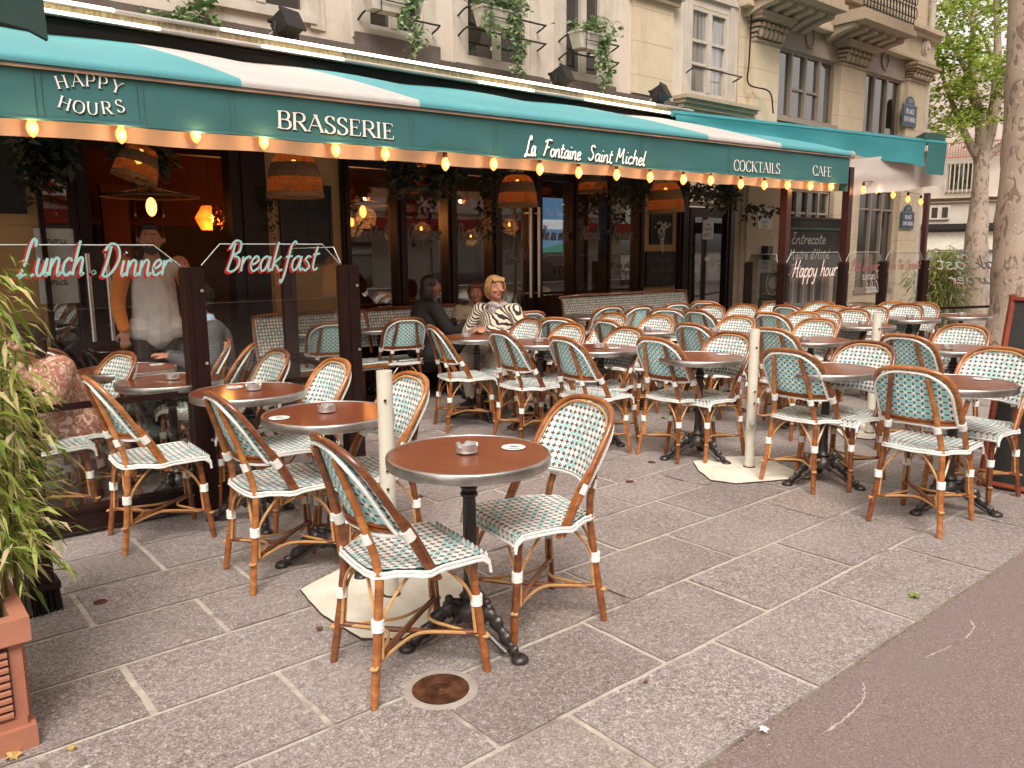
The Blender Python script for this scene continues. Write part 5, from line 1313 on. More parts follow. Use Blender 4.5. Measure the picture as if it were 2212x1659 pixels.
wtext(t7,u7,'Breakfast',.25,2.0,1.20,.20,[M['redl'],M['mint']],.16,True); wtext(t7,u7,'Burger',.5,1.6,.98,.18,[M['redl'],M['mint']],.16,True)
x=FY(1617,570,6.6).x
t8,u8=screen((XP[0],5.27),(x,6.6),1.44,zp,'narrow glass windscreen running back from the Happy hour post',postw=(.09,.09),posts=(0,1),cw=.1,group='glass windscreens around the terrace',mid=.62)
# ================================================================= BANQUETTES
def banquette(xa,xb,yb,ztop,lab):
    t=thing('banquette',lab,'banquette',((xa+xb)/2,yb,.004),0,'woven banquettes along the cafe front'); L=(xb-xa)/2; C=.03
    m=MB(); m.grid(lambda u,v:(-L+2*L*u,-.10+.10*v,.56+(ztop-.58)*v),int(L*8),4,(2*L/C,(ztop-.58)/C)); m.build('backrest',M['weave'],t)
    m=MB(); m.grid(lambda u,v:(-L+2*L*u,-.56+.46*v-.02,.45+.012*math.sin(v*3.14)),int(L*8),4,(2*L/C,.46/C)); m.grid(lambda u,v:(-L+2*L*u,-.58,.40+.05*v),int(L*8),1,(2*L/C,1.6)); m.build('seat',M['weave'],t)
    m=MB(); m.tube(crs([(-L-.01,-.10,.5),(-L-.01,-.02,ztop-.08),(-L+.06,.0,ztop),(0,.0,ztop+.004),(L-.06,.0,ztop),(L+.01,-.02,ztop-.08),(L+.01,-.10,.5)],5),.016,7); m.tube([(-L,-.585,.43),(L,-.585,.43)],.014,6)
    m.build('back_frame',M['cane_dark'],t)
    m=MB(); m.tube([(-L,-.59,.46),(L,-.59,.46)],.007,6); m.build('seat_binding',M['white_strand'],t)
    n=max(2,int(L/.35)+1)
    for k in range(n):
        for y in (-.55,-.06):
            m=MB(); x=-L+.06+(2*L-.12)*k/(n-1); m.tube([(x,y,0),(x,y,.43)],.016,7); m.build('leg',M['cane_dark'],t)
p=G(575,686,.90); q=G(735,677,.90)
banquette(2.85,4.0,7.12,.92,'woven banquette with dark rattan edge against the ochre wall, left, behind the Breakfast glass')
banquette(4.03,5.2,7.12,.92,'woven banquette behind the dark-coated woman, between the left one and the pull handles')
banquette(X_(1178)-.05,X_(1450)-.1,7.05,.95,'longest woven banquette, right, under the dark window panes and Planche board')
# ================================================================= SIGNS AND BOARDS
def board(x0,x1,z0,z1,Y,lab,cat,lines,fr=M['black'],name='menu_board',chalk='chalk_dim',fw=.03,leg=False):
    t=thing(name,lab,cat,((x0+x1)/2,Y,(z0+z1)/2)); w=(x1-x0)/2; h=(z1-z0)/2
    MB().box(-w+fw,w-fw,-.008,.012,-h+fw,h-fw).build('panel',M['board'],t,False)
    m=MB(); m.box(-w,w,-.022,.015,h-fw,h); m.box(-w,w,-.022,.015,-h,-h+fw); m.box(-w,-w+fw,-.022,.015,-h+fw,h-fw); m.box(w-fw,w,-.022,.015,-h+fw,h-fw); m.build('frame',fr,t,False)
    if lines:
        m=MB()
        for (tx,xl,xr,zb,hh) in lines:
            L=(xr-xl)*2*w; size=hh*2*h/2; tr=L/cur_len(tx,size)
            cursive(m,tx,size,lambda x,y,z:Vector((-w+xl*2*w+x,-.0105-z,-h+zb*2*h+y)),.15,.0,.2,tr)
        m.build('writing',M[chalk],t,False)
    if leg:
        m=MB()
        for x in (-w+.03,w-.03): m.box(x-.025,x+.025,-.01,.03,-(z0+z1)/2+.004,-h); m.box(x-.025,x+.025,-.01,.25,-(z0+z1)/2+.004,-(z0+z1)/2+.04)
        m.build('stand',M['frame'],t,False)
    return t
# wine list on the ochre wall : many small lines
rl=[]; rr=random.Random(9); wds=['vins rouges','la carte','eau plate','cafe creme','limonade','sirop','biere','cidre','jus de fruit','the vert','menthe','chocolat','verveine','tisane']
for c in range(2):
    for k in range(24):
        if k%8==7: continue
        z=.95-k*.038; l=rr.uniform(.14,.30); rl.append((rr.choice(wds),.07+c*.47,.07+c*.47+l,z,.018)); rl.append((rr.choice(['5.50','9.50','1.50','5.90']),.42+c*.47,.47+c*.46,z,.018))
board(X_(598),X_(710),fz(650,570),fz(650,400),YF-.05,'tall black price list board hanging on the ochre wall behind the Breakfast glass','board',rl)
board(XL+2,X_(55),fz(20,462),fz(20,290),YF-.05,'black board on the ochre wall at the left edge','board',[])
pb=board(X_(1390),X_(1455),fz(1420,618),fz(1420,543),YF-.06,'black chalkboard reading Planche du Sud-Ouest 15,90 on the right ochre panel','board',[('Planche',.30,.80,.70,.16),('du Sud-Ouest',.16,.9,.42,.15),('15,90',.55,.82,.14,.15)],fw=.012)
pf=board(X_(1399),X_(1446),fz(1420,528),fz(1420,460),YF-.05,'dark framed picture of pale flowers on the right ochre panel','picture',[],name='framed_picture')
m=MB(); rr=random.Random(2)
for k in range(26): m.ell((pf.location.x+rr.gauss(0,.05),YF-.10+rr.gauss(0,.015),pf.location.z+.04+rr.gauss(0,.05)),(.020,.016,.018),6,4)
for k in range(8): m.tube([(pf.location.x+rr.gauss(0,.05),YF-.09,pf.location.z),(pf.location.x,YF-.09,pf.location.z-.35)],.004,4)
tag(m.build('dried_flowers',M['winwhite']),'small bunch of pale dried flowers hanging above the Planche chalkboard','flowers')
eb=FY(1690,600,6.05); ec=FY(1815,492,6.05)
board(eb.x,ec.x,FY(1750,600,6.05).z,FY(1750,492,6.05).z,6.05,'big chalkboard on a stand reading Entrecote and Maitre d Hotel, green frame','board',[('Entrecote',.10,.72,.68,.22),("Maitre d'Hotel",.08,.80,.38,.20),('Frites',.12,.40,.10,.18)],M['board_green'],leg=True,chalk='chalk')
rb=board(FY(1643,600,6.4).x,FY(1693,600,6.4).x,FY(1670,648,6.4).z,FY(1670,590,6.4).z,6.4,'small dark board with a pale round emblem beside the Entrecote board','board',[('bistrot',.22,.78,.06,.08)],leg=True)
m=MB(); rx=rb.location
m.tube([(.17*math.cos(t*math.pi/16),-.014,.05+.17*math.sin(t*math.pi/16)) for t in range(32)],.006,5,closed=True); m.ell((0,-.012,.05),(.11,.006,.09),14,6); m.ell((.05,-.014,.10),(.05,.006,.05),10,5)
m.build('emblem',M['chalk'],rb)
board(FY(1700,480,6.3).x,FY(1830,480,6.3).x,FY(1760,497,6.3).z,FY(1760,470,6.3).z,6.3,'long dark beam board above the Entrecote board','board',[],M['frame'])
# street name plates
def street_sign(p,w,h,lab):
    t=thing('street_sign',lab,'street sign',p,0,'blue Place Saint Michel street plates')
    m=MB(); m.box(-w,w,-.012,.0,-h,h); m.build('border',M['green_enamel'],t,False)
    m=MB(); m.box(-w+.03,w-.03,-.020,-.013,-h+.03,h-.03); 
    m.build('plate',M['blue_enamel'],t,False)
    m=MB(); n=14; P=[(w*.62*math.cos(math.pi*k/n),h+.002+h*.75*math.sin(math.pi*k/n)) for k in range(n+1)]; q=len(m.v); m.v+=[Vector((x,-.014,z)) for x,z in P]+[Vector((x,0,z)) for x,z in P]
    m.face([q+k for k in range(n+1)][::-1]); 
    for k in range(n): m.face((q+k,q+k+1,q+n+2+k,q+n+1+k))
    m.build('cap',M['blue_enamel'],t,False)
    m=MB(); hh=h*.40
    for tx,z in (('PLACE',h*.16),('SAINT MICHEL',-h*.56)):
        L=rom_len(tx,hh); sc=min(1,(2*w-.12)/L); roman(m,tx,hh,lambda x,y,zz:Vector((-L*sc/2+x*sc,-.022-zz,z+y)),.0,1.5,1,.02)
    m.build('lettering',M['letter'],t,False)
    m=MB(); roman(m,'E',h*.28,lambda x,y,zz:Vector((-.06+x,-.017-zz,h*1.18+y)),0,1.4); 
    for dx in (0,.05): roman(m,'I',h*.28,lambda x,y,zz:Vector((dx+x*.8,-.017-zz,h*1.18+y)),0,1.4)
    m.build('arrondissement',M['letter'],t,False); return t
a=FY(1952,270,YF-.14); b=FY(1978,232,YF-.14)
street_sign(((a.x+b.x)/2,YF-.125,(a.z+b.z)/2+.01),.30,.20,'upper blue street plate reading Place Saint Michel at the building corner')
a=FY(1948,490,YF-.14); b=FY(1974,462,YF-.14)
street_sign(((a.x+b.x)/2,YF-.125,(a.z+b.z)/2),.28,.17,'lower blue street plate reading Place Saint Michel, seen under the awning')
def plaque(x0,x1,z0,z1,lab,n):
    t=thing('wall_plaque',lab,'plaque',((x0+x1)/2,YF-.11,(z0+z1)/2)); w=(x1-x0)/2; h=(z1-z0)/2
    MB().box(-w,w,0,.05,-h,h).build('slab',M['marble'],t,False)
    m=MB(); rr=random.Random(n)
    for k in range(n): 
        tx=rr.choice(['PLACE','SAINT','MICHEL','HOTEL','OTHERS','CITE']); hh=2*h/n*.55
        tx=''.join(c for c in tx if c in UC); L=rom_len(tx,hh); roman(m,tx,hh,lambda x,y,zz:Vector((-L/2+x,-.003-zz,h-(k+.85)*2*h/n+y)),0,1.2,1,.02)
    m.build('inscription',M['ink'],t,False)
    m=MB()
    for sx_ in (-1,1):
        for sz in (-1,1): m.ell((sx_*(w-.03),-.004,sz*(h-.03)),(.012,.006,.012),8,4)
    m.build('fixing',M['steel'],t)
plaque(fx(1624,475),fx(1655,475),fz(1640,495),fz(1640,452),'upper white marble plaque on the stone pier between door and windows',4)
plaque(fx(1625,590),fx(1652,590),fz(1640,645),fz(1640,552),'lower white marble plaque with dense inscription on the stone pier',9)
m=MB(); x=fx(1637,560); z=fz(1637,548); m.tube([(x,YF-.02,z+.1),(x,YF-.16,z+.1)],.012,6); m.box(x-.07,x+.07,YF-.22,YF-.10,z-.02,z+.12); m.prism([(x-.04,YF-.20),(x+.04,YF-.20),(x+.04,YF-.12),(x-.04,YF-.12)],z-.10,z-.021)
tag(m.build('wall_lamp',M['black'],None,False),'small black wall lamp between the two marble plaques','wall lamp')
m=MB(); x0,x1=fx(1596,500),fx(1613,500)
m.box(x0,x1,YF-.06,YF-.022,.5,2.5)
for k in range(34):
    z=.55+k*.057; m.tube([(x0+.02,YF-.063,z),((x0+x1)/2,YF-.075,z+.03),(x1-.02,YF-.063,z)],.009,4)
prt(m,'carved_strip',M['render_'],stone,True)
# paper notices
def notice(x,z,Y,w,h,lab,lines):
    t=thing('paper_notice',lab,'notice',(x,Y,z)); MB().box(-w,w,-.002,0,-h,h).build('sheet',M['paper'],t,False)
    m=MB()
    for tx,zz,hh in lines: L=cur_len(tx,hh/2); cursive(m,tx,hh/2,lambda a,b,c:Vector((-L/2+a,-.003-c,zz+b)),.24,0,.1)
    if lines: m.build('writing',M['ink'],t,False)
notice(X_(1525),fz(1525,496),YF-.05,.13,.14,'white paper notice reading a partir de 10 E on the dark door',[('a partir',-.01,.06),('de 10 E',-.10,.06),('menu',.06,.05)])
notice(X_(1525)-.0,fz(1525,560),YF-.05,.05,.03,'tiny paper label low on the dark door',[])
notice(X_(110,405),fz(110,405),YF-.03,.10,.06,'white sticker with a red disc on the left window pane',[])
m=MB(); m.lathe([(.001,0),(.045,0),(.045,.004),(.001,.004)],20); m.v=[Vector((v.x,-v.z,v.y)) for v in m.v]; tag(m.build('red_disc',M['redl'],loc=(X_(110,405),YF-.034,fz(110,405))),'red round mark on the white sticker of the left pane','sticker')
notice(X_(122,560),fz(130,575),YF-.03,.15,.30,'tall printed poster on the left pane behind the Lunch lettering',[('menu',.18,.07),('dejeuner',.02,.07),('midi',-.15,.07)])
# window lettering on the dark panes
for tx,a,b,y in (('Cocktails',765,838,518),('Champagne',878,950,517),('Digestifs',985,1040,517),('Vin au verre',1168,1226,518),('Alcools',1252,1295,517),('Liqueurs',1320,1365,517)):
    t=thing('window_lettering','grey script word '+tx+' painted on the dark cafe window','window lettering',(X_(a,y),YF-.008,fz(a,y)))
    m=MB(); L=X_(b,y)-X_(a,y); sz=.085; tr=L/cur_len(tx,sz); cursive(m,tx,sz,lambda x,yy,z:Vector((x,-z,yy)),.24,0,.25,tr); m.build('letters',M['greyl'],t,False)
t=thing('window_lettering','grey script reading La Fontaine Saint Michel on the cafe door glass','window lettering',(X_(1080,540),YF-.008,fz(1080,540)))
m=MB(); cursive(m,'La Fontaine',.06,lambda x,yy,z:Vector((x,-z,yy+x*.12)),.2,0,.25,.9); cursive(m,'Saint Michel',.06,lambda x,yy,z:Vector((x+.05,-z,yy+x*.12-.18)),.2,0,.25,.9); m.build('letters',M['greyl'],t,False)
# television / screen glowing behind the glass
sa=FY(1167,440,YF+.35); sb=FY(1236,520,YF+.35); zt_=FY(1200,428,YF+.35).z; zb_=FY(1200,545,YF+.35).z
t=thing('display_screen','large blue lit display screen behind the dark cafe windows','screen',((sa.x+sb.x)/2,YF+.35,(zt_+zb_)/2)); w=(sb.x-sa.x)/2; h=(zt_-zb_)/2
MB().box(-w-.03,w+.03,0,.05,-h-.03,h+.03).build('casing',M['black'],t,False)
MB().box(-w,w,-.004,-.001,-h,h).build('picture',emit('blue screen glow',(.10,.23,.42),.55),t,False)
m=MB(); m.poly([(-w,-.006,-h),(w,-.006,-h),(w,-.006,-h+.45*h),(-w,-.006,-h+.12*h)]); m.build('green_area',emit('green screen glow',(.02,.22,.15),.5),t,False)
m=MB(); m.box(-w,w*.55,-.008,-.0061,-.05,.07); m.build('search_bar',emit('pale screen glow',(.5,.58,.65),.6),t,False)
# wall picture inside
board(FY(1270,500,YF+.8).x,FY(1305,500,YF+.8).x,FY(1290,515,YF+.8).z,FY(1290,455,YF+.8).z,YF+.8,'framed tan picture inside the cafe right of the blue screen','picture',[],M['wicker'],name='framed_picture')
# ================================================================= WICKER PENDANTS
def pendant(px,py,wpx,Y,lab,tilt=0,hk=.78):
    c=FY(px,py,Y); dep=(c-Vector((0,0,CH))).dot(CF); r=wpx/2*dep/FPX
    t=thing('wicker_lamp',lab,'pendant lamp',c,0,'wicker bell lamps under the awning'); t.rotation_euler=(0,R(tilt),0); h=2*r*hk
    prof=[(r*1.0,-h/2),(r*1.02,-h*.45),(r*.98,-h*.40)]; m=MB(); m.lathe([(r*1.0,-h/2),(r*1.03,-h*.46),(r*.99,-h*.38)],36,cap=False); m.lathe([(r*.95,-h*.06),(r*.86,h*.16),(r*.80,h*.27)],36,cap=False); m.build('woven_band',M['wicker'],t)
    m=MB(); m.lathe([(r*.99,-h*.38),(r*.97,-h*.2),(r*.95,-h*.06)],48,cap=False); m.lathe([(r*.80,h*.27),(r*.62,h*.45),(r*.45,h*.5),(.03,h*.52)],48,cap=False); m.build('open_weave',M['wicker_open'],t)
    m=MB(); m.lathe([(.001,-.06),(.020,-.05),(.030,-.02),(.024,.02),(.012,.045)],12,(0,0,h*.22)); m.build('bulb',M['bulb_in'],t)
    m=MB(); m.tube([(0,0,h*.27),(0,0,h*.52+.5)],.008,5); m.build('cord',M['black'],t)
    ld=bpy.data.lights.new('lamp_light','POINT'); ld.energy=.8; ld.color=(1,.42,.12); ld.shadow_soft_size=.04; lo=bpy.data.objects.new('lamp_light',ld); S.collection.objects.link(lo); lo.parent=t; lo.location=(0,0,h*.12)
pendant(298,352,92,6.0,'wicker bell lamp tilted among hanging leaves left of the doorway',18,.8)
pendant(636,379,120,6.1,'largest wicker bell lamp, hanging before the price list board')
pendant(1118,413,86,6.3,'wicker bell lamp right of the hanging leaves, middle of the row')
pendant(1281,392,64,6.9,'small wicker bell lamp half hidden by the white awning band')
pendant(1438,428,80,6.3,'rightmost wicker bell lamp near the Planche chalkboard',-3)
pendant(905,383,80,6.6,'wicker bell lamp buried in hanging leaves left of centre',6)
# interior lamps
def inlamp(px,py,Y,r,lab,ring=0,energy=4,name='interior_lamp'):
    c=FY(px,py,Y); t=thing(name,lab,'lamp',c); 
    m=MB(); m.ell((0,0,0),(r*.55,r*.55,r),14,10); m.build('bulb',M['bulb_in'],t)
    m=MB(); m.tube([(0,0,r),(0,0,3.0-c.z)],.006,5); m.build('cord',M['black'],t)
    if ring:
        m=MB(); m.tube([(ring*math.cos(k*math.pi/18),ring*math.sin(k*math.pi/18),r*1.1) for k in range(36)],.012,5,closed=True)
        for k in range(12): m.tube([(0,0,r*2.2),(ring*math.cos(k*math.pi/6),ring*math.sin(k*math.pi/6),r*1.1)],.004,4)
        m.build('ring',M['wicker'],t)
    ld=bpy.data.lights.new('lamp_light','POINT'); ld.energy=energy; ld.color=(1,.38,.10); ld.shadow_soft_size=.12; lo=bpy.data.objects.new('lamp_light',ld); S.collection.objects.link(lo); lo.parent=t; lo.location=(0,-r*1.2,-r*1.1)
inlamp(327,447,YF+.5,.085,'large oval amber filament bulb glowing in the doorway above the waiter',.42,2)
inlamp(455,472,YF+2.6,.06,'faceted amber shade lamp deep inside, right of the waiter',0,14)
m=MB(); c=FY(455,472,YF+2.6); 
for k in range(6):
    a,b=k*math.pi/3,(k+1)*math.pi/3
    for (r0,z0,r1,z1) in ((.12,-.14,.19,0),(.19,.004,.10,.15)):
        m.quad((c.x+r0*math.cos(a),c.y+r0*math.sin(a),c.z+z0),(c.x+r0*math.cos(b),c.y+r0*math.sin(b),c.z+z0),(c.x+r1*math.cos(b),c.y+r1*math.sin(b),c.z+z1),(c.x+r1*math.cos(a),c.y+r1*math.sin(a),c.z+z1))
tag(m.build('faceted_shade',M['wicker_open'],None,False),'faceted open shade around the amber lamp deep inside','lamp shade')
inlamp(784,457,YF+.9,.07,'amber bulb under a flat ring behind the first dark window',.30,6)
inlamp(760,480,YF+1.4,.05,'smaller amber lamp low at the left edge of the first dark window',.0,4)
for k,(px,py) in enumerate(((848,503),(910,494),(1017,508),(1100,485),(1452,400))): inlamp(px,py,YF+1.8,.03,['faint amber bulb behind the second dark window','tiny amber bulb behind the Champagne lettering','tiny amber bulb behind the Digestifs lettering','small amber wall lamp behind the La Fontaine door glass','small bulb beside the rightmost wicker lamp'][k],0,3)
# ================================================================= HANGING FOLIAGE
def leafquad(m,p,d,s,w=.45,droop=.25):
    d=d.normalized(); sd=d.cross(Vector((0,0,1))); sd=sd.normalized() if sd.length>.05 else Vector((1,0,0))
    up=sd.cross(d).normalized(); tw=random.uniform(-.9,.9); sd=(sd*math.cos(tw)+up*math.sin(tw))
    a=p; b=p+d*s*.5+sd*s*w/2; c=p+d*s-Vector((0,0,s*droop)); e=p+d*s*.5-sd*s*w/2
    n=len(m.v); m.v+=[a,b,c,e]; m.face((n,n+1,n+2,n+3))
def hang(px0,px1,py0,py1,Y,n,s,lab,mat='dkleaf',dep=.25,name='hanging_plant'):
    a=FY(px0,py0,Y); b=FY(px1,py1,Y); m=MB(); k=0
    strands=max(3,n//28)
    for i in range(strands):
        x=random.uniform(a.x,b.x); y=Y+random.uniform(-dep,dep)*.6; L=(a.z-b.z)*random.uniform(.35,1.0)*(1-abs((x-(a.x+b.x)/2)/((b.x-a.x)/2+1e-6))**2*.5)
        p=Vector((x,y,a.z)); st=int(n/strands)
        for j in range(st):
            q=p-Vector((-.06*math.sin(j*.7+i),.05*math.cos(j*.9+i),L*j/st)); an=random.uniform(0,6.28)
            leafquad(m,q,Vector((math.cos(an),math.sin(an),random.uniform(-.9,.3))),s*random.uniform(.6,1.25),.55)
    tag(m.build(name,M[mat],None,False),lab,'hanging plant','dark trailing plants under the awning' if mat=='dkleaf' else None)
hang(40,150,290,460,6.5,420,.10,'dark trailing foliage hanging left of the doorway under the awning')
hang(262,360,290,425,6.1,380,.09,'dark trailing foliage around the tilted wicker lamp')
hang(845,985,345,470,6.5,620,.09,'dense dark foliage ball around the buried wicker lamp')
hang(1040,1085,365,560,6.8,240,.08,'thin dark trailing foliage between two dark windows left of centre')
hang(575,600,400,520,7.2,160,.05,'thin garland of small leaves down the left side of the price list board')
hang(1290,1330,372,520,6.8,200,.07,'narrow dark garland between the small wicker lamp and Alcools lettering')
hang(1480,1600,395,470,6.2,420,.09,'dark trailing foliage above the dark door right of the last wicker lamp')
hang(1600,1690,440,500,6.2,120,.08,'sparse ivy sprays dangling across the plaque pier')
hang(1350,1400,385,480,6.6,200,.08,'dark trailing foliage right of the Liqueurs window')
# ================================================================= FLOWER BOXES
def boxplant(cx,w,z,n,tr,lab,name='flower_box'):
    t=thing(name,lab,'flower box',(cx,YF-.30,z),0,'cream flower boxes with trailing ivy on the window bars')
    m=MB(); h=.17; b=.85
    P=[(-w/2*b,-.07,0),(w/2*b,-.07,0),(w/2*b,.07,0),(-w/2*b,.07,0),(-w/2,-.09,h),(w/2,-.09,h),(w/2,.09,h),(-w/2,.09,h)]
    m.v+=[Vector(p) for p in P]
    for q in ((0,3,2,1),(0,1,5,4),(1,2,6,5),(2,3,7,6),(3,0,4,7)): m.face(q)
    m.box(-w/2-.01,w/2+.01,-.10,.10,h,h+.02); m.build('box',M['winwhite'],t,False)
    m=MB()
    for x in (-w*.3,w*.3): m.tube([(x,.12,h+.03),(x,-.105,h+.02),(x,-.09,-.015),(x,.08,-.015)],.006,5)
    m.tube([(-w*.35,-.10,h*.5),(w*.35,-.10,h*.5)],.006,5); m.build('hanger',M['black'],t)
    m=MB()
    for i in range(n): # mound
        an=random.uniform(0,6.28); q=Vector((random.gauss(0,w*.30),random.gauss(-.02,.07),h+random.uniform(0,.14)))
        leafquad(m,q,Vector((math.cos(an),math.sin(an)-.3,random.uniform(-.3,.9))),random.uniform(.05,.10),.6)
    for i in range(n//26): # fern fronds
        an=random.uniform(-2.8,-.3); L=random.uniform(.2,.38); x0=random.gauss(0,w*.3)
        for k in range(9):
            tt=k/9; q=Vector((x0+math.cos(an)*L*tt,-.05+math.sin(an)*L*tt*.7,h+.12+.12*math.sin(tt*2.6)-.16*tt*tt))
            for sd in (-1,1): leafquad(m,q,Vector((-math.sin(an)*sd,math.cos(an)*sd*.6,-.15)),.06*(1-tt*.6),.35)
    for x0,L in tr:
        k=0; x=x0*w; y=-.11
        st=int(L/.022)
        for j in range(st):
            for r_ in range(2):
                an=random.uniform(0,6.28); q=Vector((x+.05*math.sin(j*.31+x0*9)+random.gauss(0,.028),y+random.gauss(0,.02),h-j*.022))
                leafquad(m,q,Vector((math.cos(an),math.sin(an)*.6-.2,random.uniform(-.8,.2))),random.uniform(.035,.075),.8)
    m.build('foliage',M['ivy'],t,False)
c=FY(858,10,YF-.3); boxplant(c.x-.05,.62,c.z-.10,150,[(.16,.5),(.22,.55),(.28,.6),(.35,.5),(.12,.35)],'cream flower box with long thick ivy, at the left window above the awning')
c=FY(1060,55,YF-.3); boxplant(c.x+.1,.55,c.z-.02,260,[(-.35,.3),(-.28,.42),(.2,.5),(.3,.62),(.38,.66),(.44,.85),(.1,.3)],'cream flower box with bushy fern and ivy, at the middle window')
c=FY(1258,93,YF-.3); boxplant(c.x+.14,.55,c.z-.07,200,[(.1,.62),(.16,.75),(.22,.8),(.28,.6),(.34,.4)],'cream flower box with ivy reaching the fascia, left of the stone panel')
m=MB()
c=FY(430,10,YF-.2)
for j in range(160):
    an=random.uniform(0,6.28); leafquad(m,Vector((c.x+random.gauss(0,.10),c.y+random.gauss(0,.04),c.z+.25-random.random()*.42)),Vector((math.cos(an),math.sin(an),random.uniform(-.6,.4))),random.uniform(.05,.09),.8)
for j in range(70):
    an=random.uniform(0,6.28); leafquad(m,Vector((c.x-.05-random.random()*.42,c.y-.05,c.z-.12-random.random()*.06)),Vector((math.cos(an),math.sin(an),random.uniform(-.4,.3))),random.uniform(.04,.07),.8)
tag(m.build('ivy_plant',M['ivy'],None,False),'green ivy spilling over the fascia below the leftmost upper window','ivy')
# ================================================================= PLANTER AND BAMBOO
pr=FY(78,1335,2.62); pz=pr.z; xr=pr.x
t=thing('terracotta_planter','terracotta planter with louvred side holding the bamboo in the lower left corner','planter',(xr-.29,2.62+.26,.004))
m=MB(); w=.29
for (a,z0,z1) in ((.265,.0,.07),(.245,.07,.095),):
    m.box(-a,a,-a+.02,a-.02,z0,z1)
m.box(-.250,.250,-.22,.22,.0951,pz-.075)
m.box(-.275,.275,-.245,-.20,pz-.075,pz); m.box(-.275,.275,.20,.245,pz-.075,pz); m.box(-.275,-.23,-.20,.20,pz-.075,pz); m.box(.23,.275,-.20,.20,pz-.075,pz)
m.build('box',M['terracotta'],t,False)
m=MB()
for k in range(9): 
    z=.115+k*.024
    m.tube([(-.21,-.226,z),(.210,-.226,z)],.0095,6); m.tube([(.256,-.17,z),(.256,.17,z)],.0095,6)
m.build('louvre',M['terracotta'],t)
MB().box(-.215,.215,-.2225,-.2205,.105,.325).build('louvre_shade_sheet',M['rustplate'],t,False)  # dark sheet added behind the slats, standing in for shade between them
MB().box(-.23,.23,-.2,.2,pz-.12,pz-.045).build('soil',M['soil'],t,False)
def bamboo(name,lab,cx,cy,base,n,H,sx_,sy_,mat,lps=60,ls=.10,lean=0):
    t=thing(name,lab,'bamboo',(cx,cy,base)); m=MB(); lm=MB()
    for i in range(n):
        x,y=random.uniform(-sx_,sx_)*.6,random.uniform(-sy_,sy_)*.6; h=H*random.uniform(.65,1.0); bx,by=random.uniform(-.5,.5)*sx_+lean*h,random.uniform(-.5,.5)*sy_
        P=[Vector((x+bx*(k/8)**1.6,y+by*(k/8)**1.6,h*k/8)) for k in range(9)]; m.tube(P,[.006-.0045*k/8 for k in range(9)],5)
        for j in range(lps):
            tt=random.uniform(.12,1)**.8; q=P[0].lerp(P[-1],tt) if False else Vector((x+bx*tt**1.6,y+by*tt**1.6,h*tt)); an=random.uniform(0,6.28); r=random.uniform(.0,.16)*(1.2-tt*.6)
            q+=Vector((math.cos(an)*r,math.sin(an)*r,random.uniform(-.05,.03)))
            an2=an+random.uniform(-.8,.8); leafquad(lm,q,Vector((math.cos(an2),math.sin(an2),random.uniform(-1.1,.35))),ls*random.uniform(.5,1.3),.15,.35)
    m.build('stem',M['stem'],t); lm.build('leaves',M[mat],t,False)
bamboo('bamboo_plant','leafy yellow green bamboo rising from the terracotta planter at the left edge',xr-.16,2.90,pz-.05,34,1.16,.26,.24,'bamboo',170,.080,.0)
bamboo('bamboo_plant','second bamboo clump just behind the planter one, at the left edge',.30,3.42,.1,12,1.30,.22,.16,'bamboo',130,.09,.0)
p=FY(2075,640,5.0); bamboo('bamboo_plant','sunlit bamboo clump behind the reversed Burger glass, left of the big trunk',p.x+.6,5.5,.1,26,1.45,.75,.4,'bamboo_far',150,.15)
# ================================================================= TREES
def trunk(m,P,r,n=14,rough=.06):
    C=crs(P,7); k=len(C); rr=[r[0]+(r[-1]-r[0])*i/(k-1) if len(r)==2 else r[min(int(i/(k-1)*(len(r)-1)),len(r)-2)]*(1-((i/(k-1)*(len(r)-1))%1))+r[min(int(i/(k-1)*(len(r)-1))+1,len(r)-1)]*((i/(k-1)*(len(r)-1))%1) for i in range(k)]
    b=len(m.v); m.tube(C,rr,n)
    for v in m.v[b:]:
        c=min(C,key=lambda q:(q-v).length); d=(v-c); v+=d*(noise.noise(v*2.2)*rough*3+noise.noise(v*6)*rough)
g=G(2190,770)
bt=thing('plane_tree','big mottled plane tree trunk filling the right edge','tree',(g.x,g.y,0))
D=12.0
def tp(px,py,dep):
    d=ray(px,py); return Vector((d.x,d.y,d.z))*(dep/FPX)+Vector((0,0,CH))
dep=11.2; rad=.42
m=MB(); base=tp(2205,790,dep); top=tp(2235,-250,dep); cpx=[(2200,790,.50),(2204,700,.42),(2216,500,.375),(2226,300,.345),(2236,0,.33),(2248,-300,.32)]
P=[tp(a,b,dep) for a,b,_ in cpx]; P[0].z=-.05
P=[p-Vector((g.x,g.y,0)) for p in P]
trunk(m,P,[c[2] for c in cpx],28,.035); m.build('trunk',M['bark'],bt)
def crown(lm,c,r,n,s):
    cl=[]
    for i in range(int(n/26)):
        while 1:
            p=Vector([random.uniform(-1,1) for _ in range(3)])
            if .25<p.length<1: break
        cl.append(Vector((c.x+p.x*r.x,c.y+p.y*r.y,c.z+p.z*r.z)))
    for q in cl:
        for j in range(26):
            p=q+Vector((random.gauss(0,.35),random.gauss(0,.35),random.gauss(0,.22)))*s*3.2
            an=random.uniform(0,6.28); leafquad(lm,p,Vector((math.cos(an),math.sin(an),random.uniform(-.7,.3))),s*random.uniform(.6,1.3),.95,.1)
# overhead branches of the big tree
m=MB(); q=top-Vector((g.x,g.y,0)); lm=MB()
crown(lm,q+Vector((-.4,-1.5,3.5)),Vector((3.5,4,1.8)),2500,.16)
for k in range(7):
    a=k*.9; trunk(m,[q+Vector((0,0,-.3)),q+Vector((math.cos(a)*1.2,math.sin(a)*1.2,1.2)),q+Vector((math.cos(a)*2.8,math.sin(a)*2.8,2.6))],[.16,.04],8,.03)
m.build('branch',M['bark'],bt); lm.build('crown',M['plane'],bt,False)
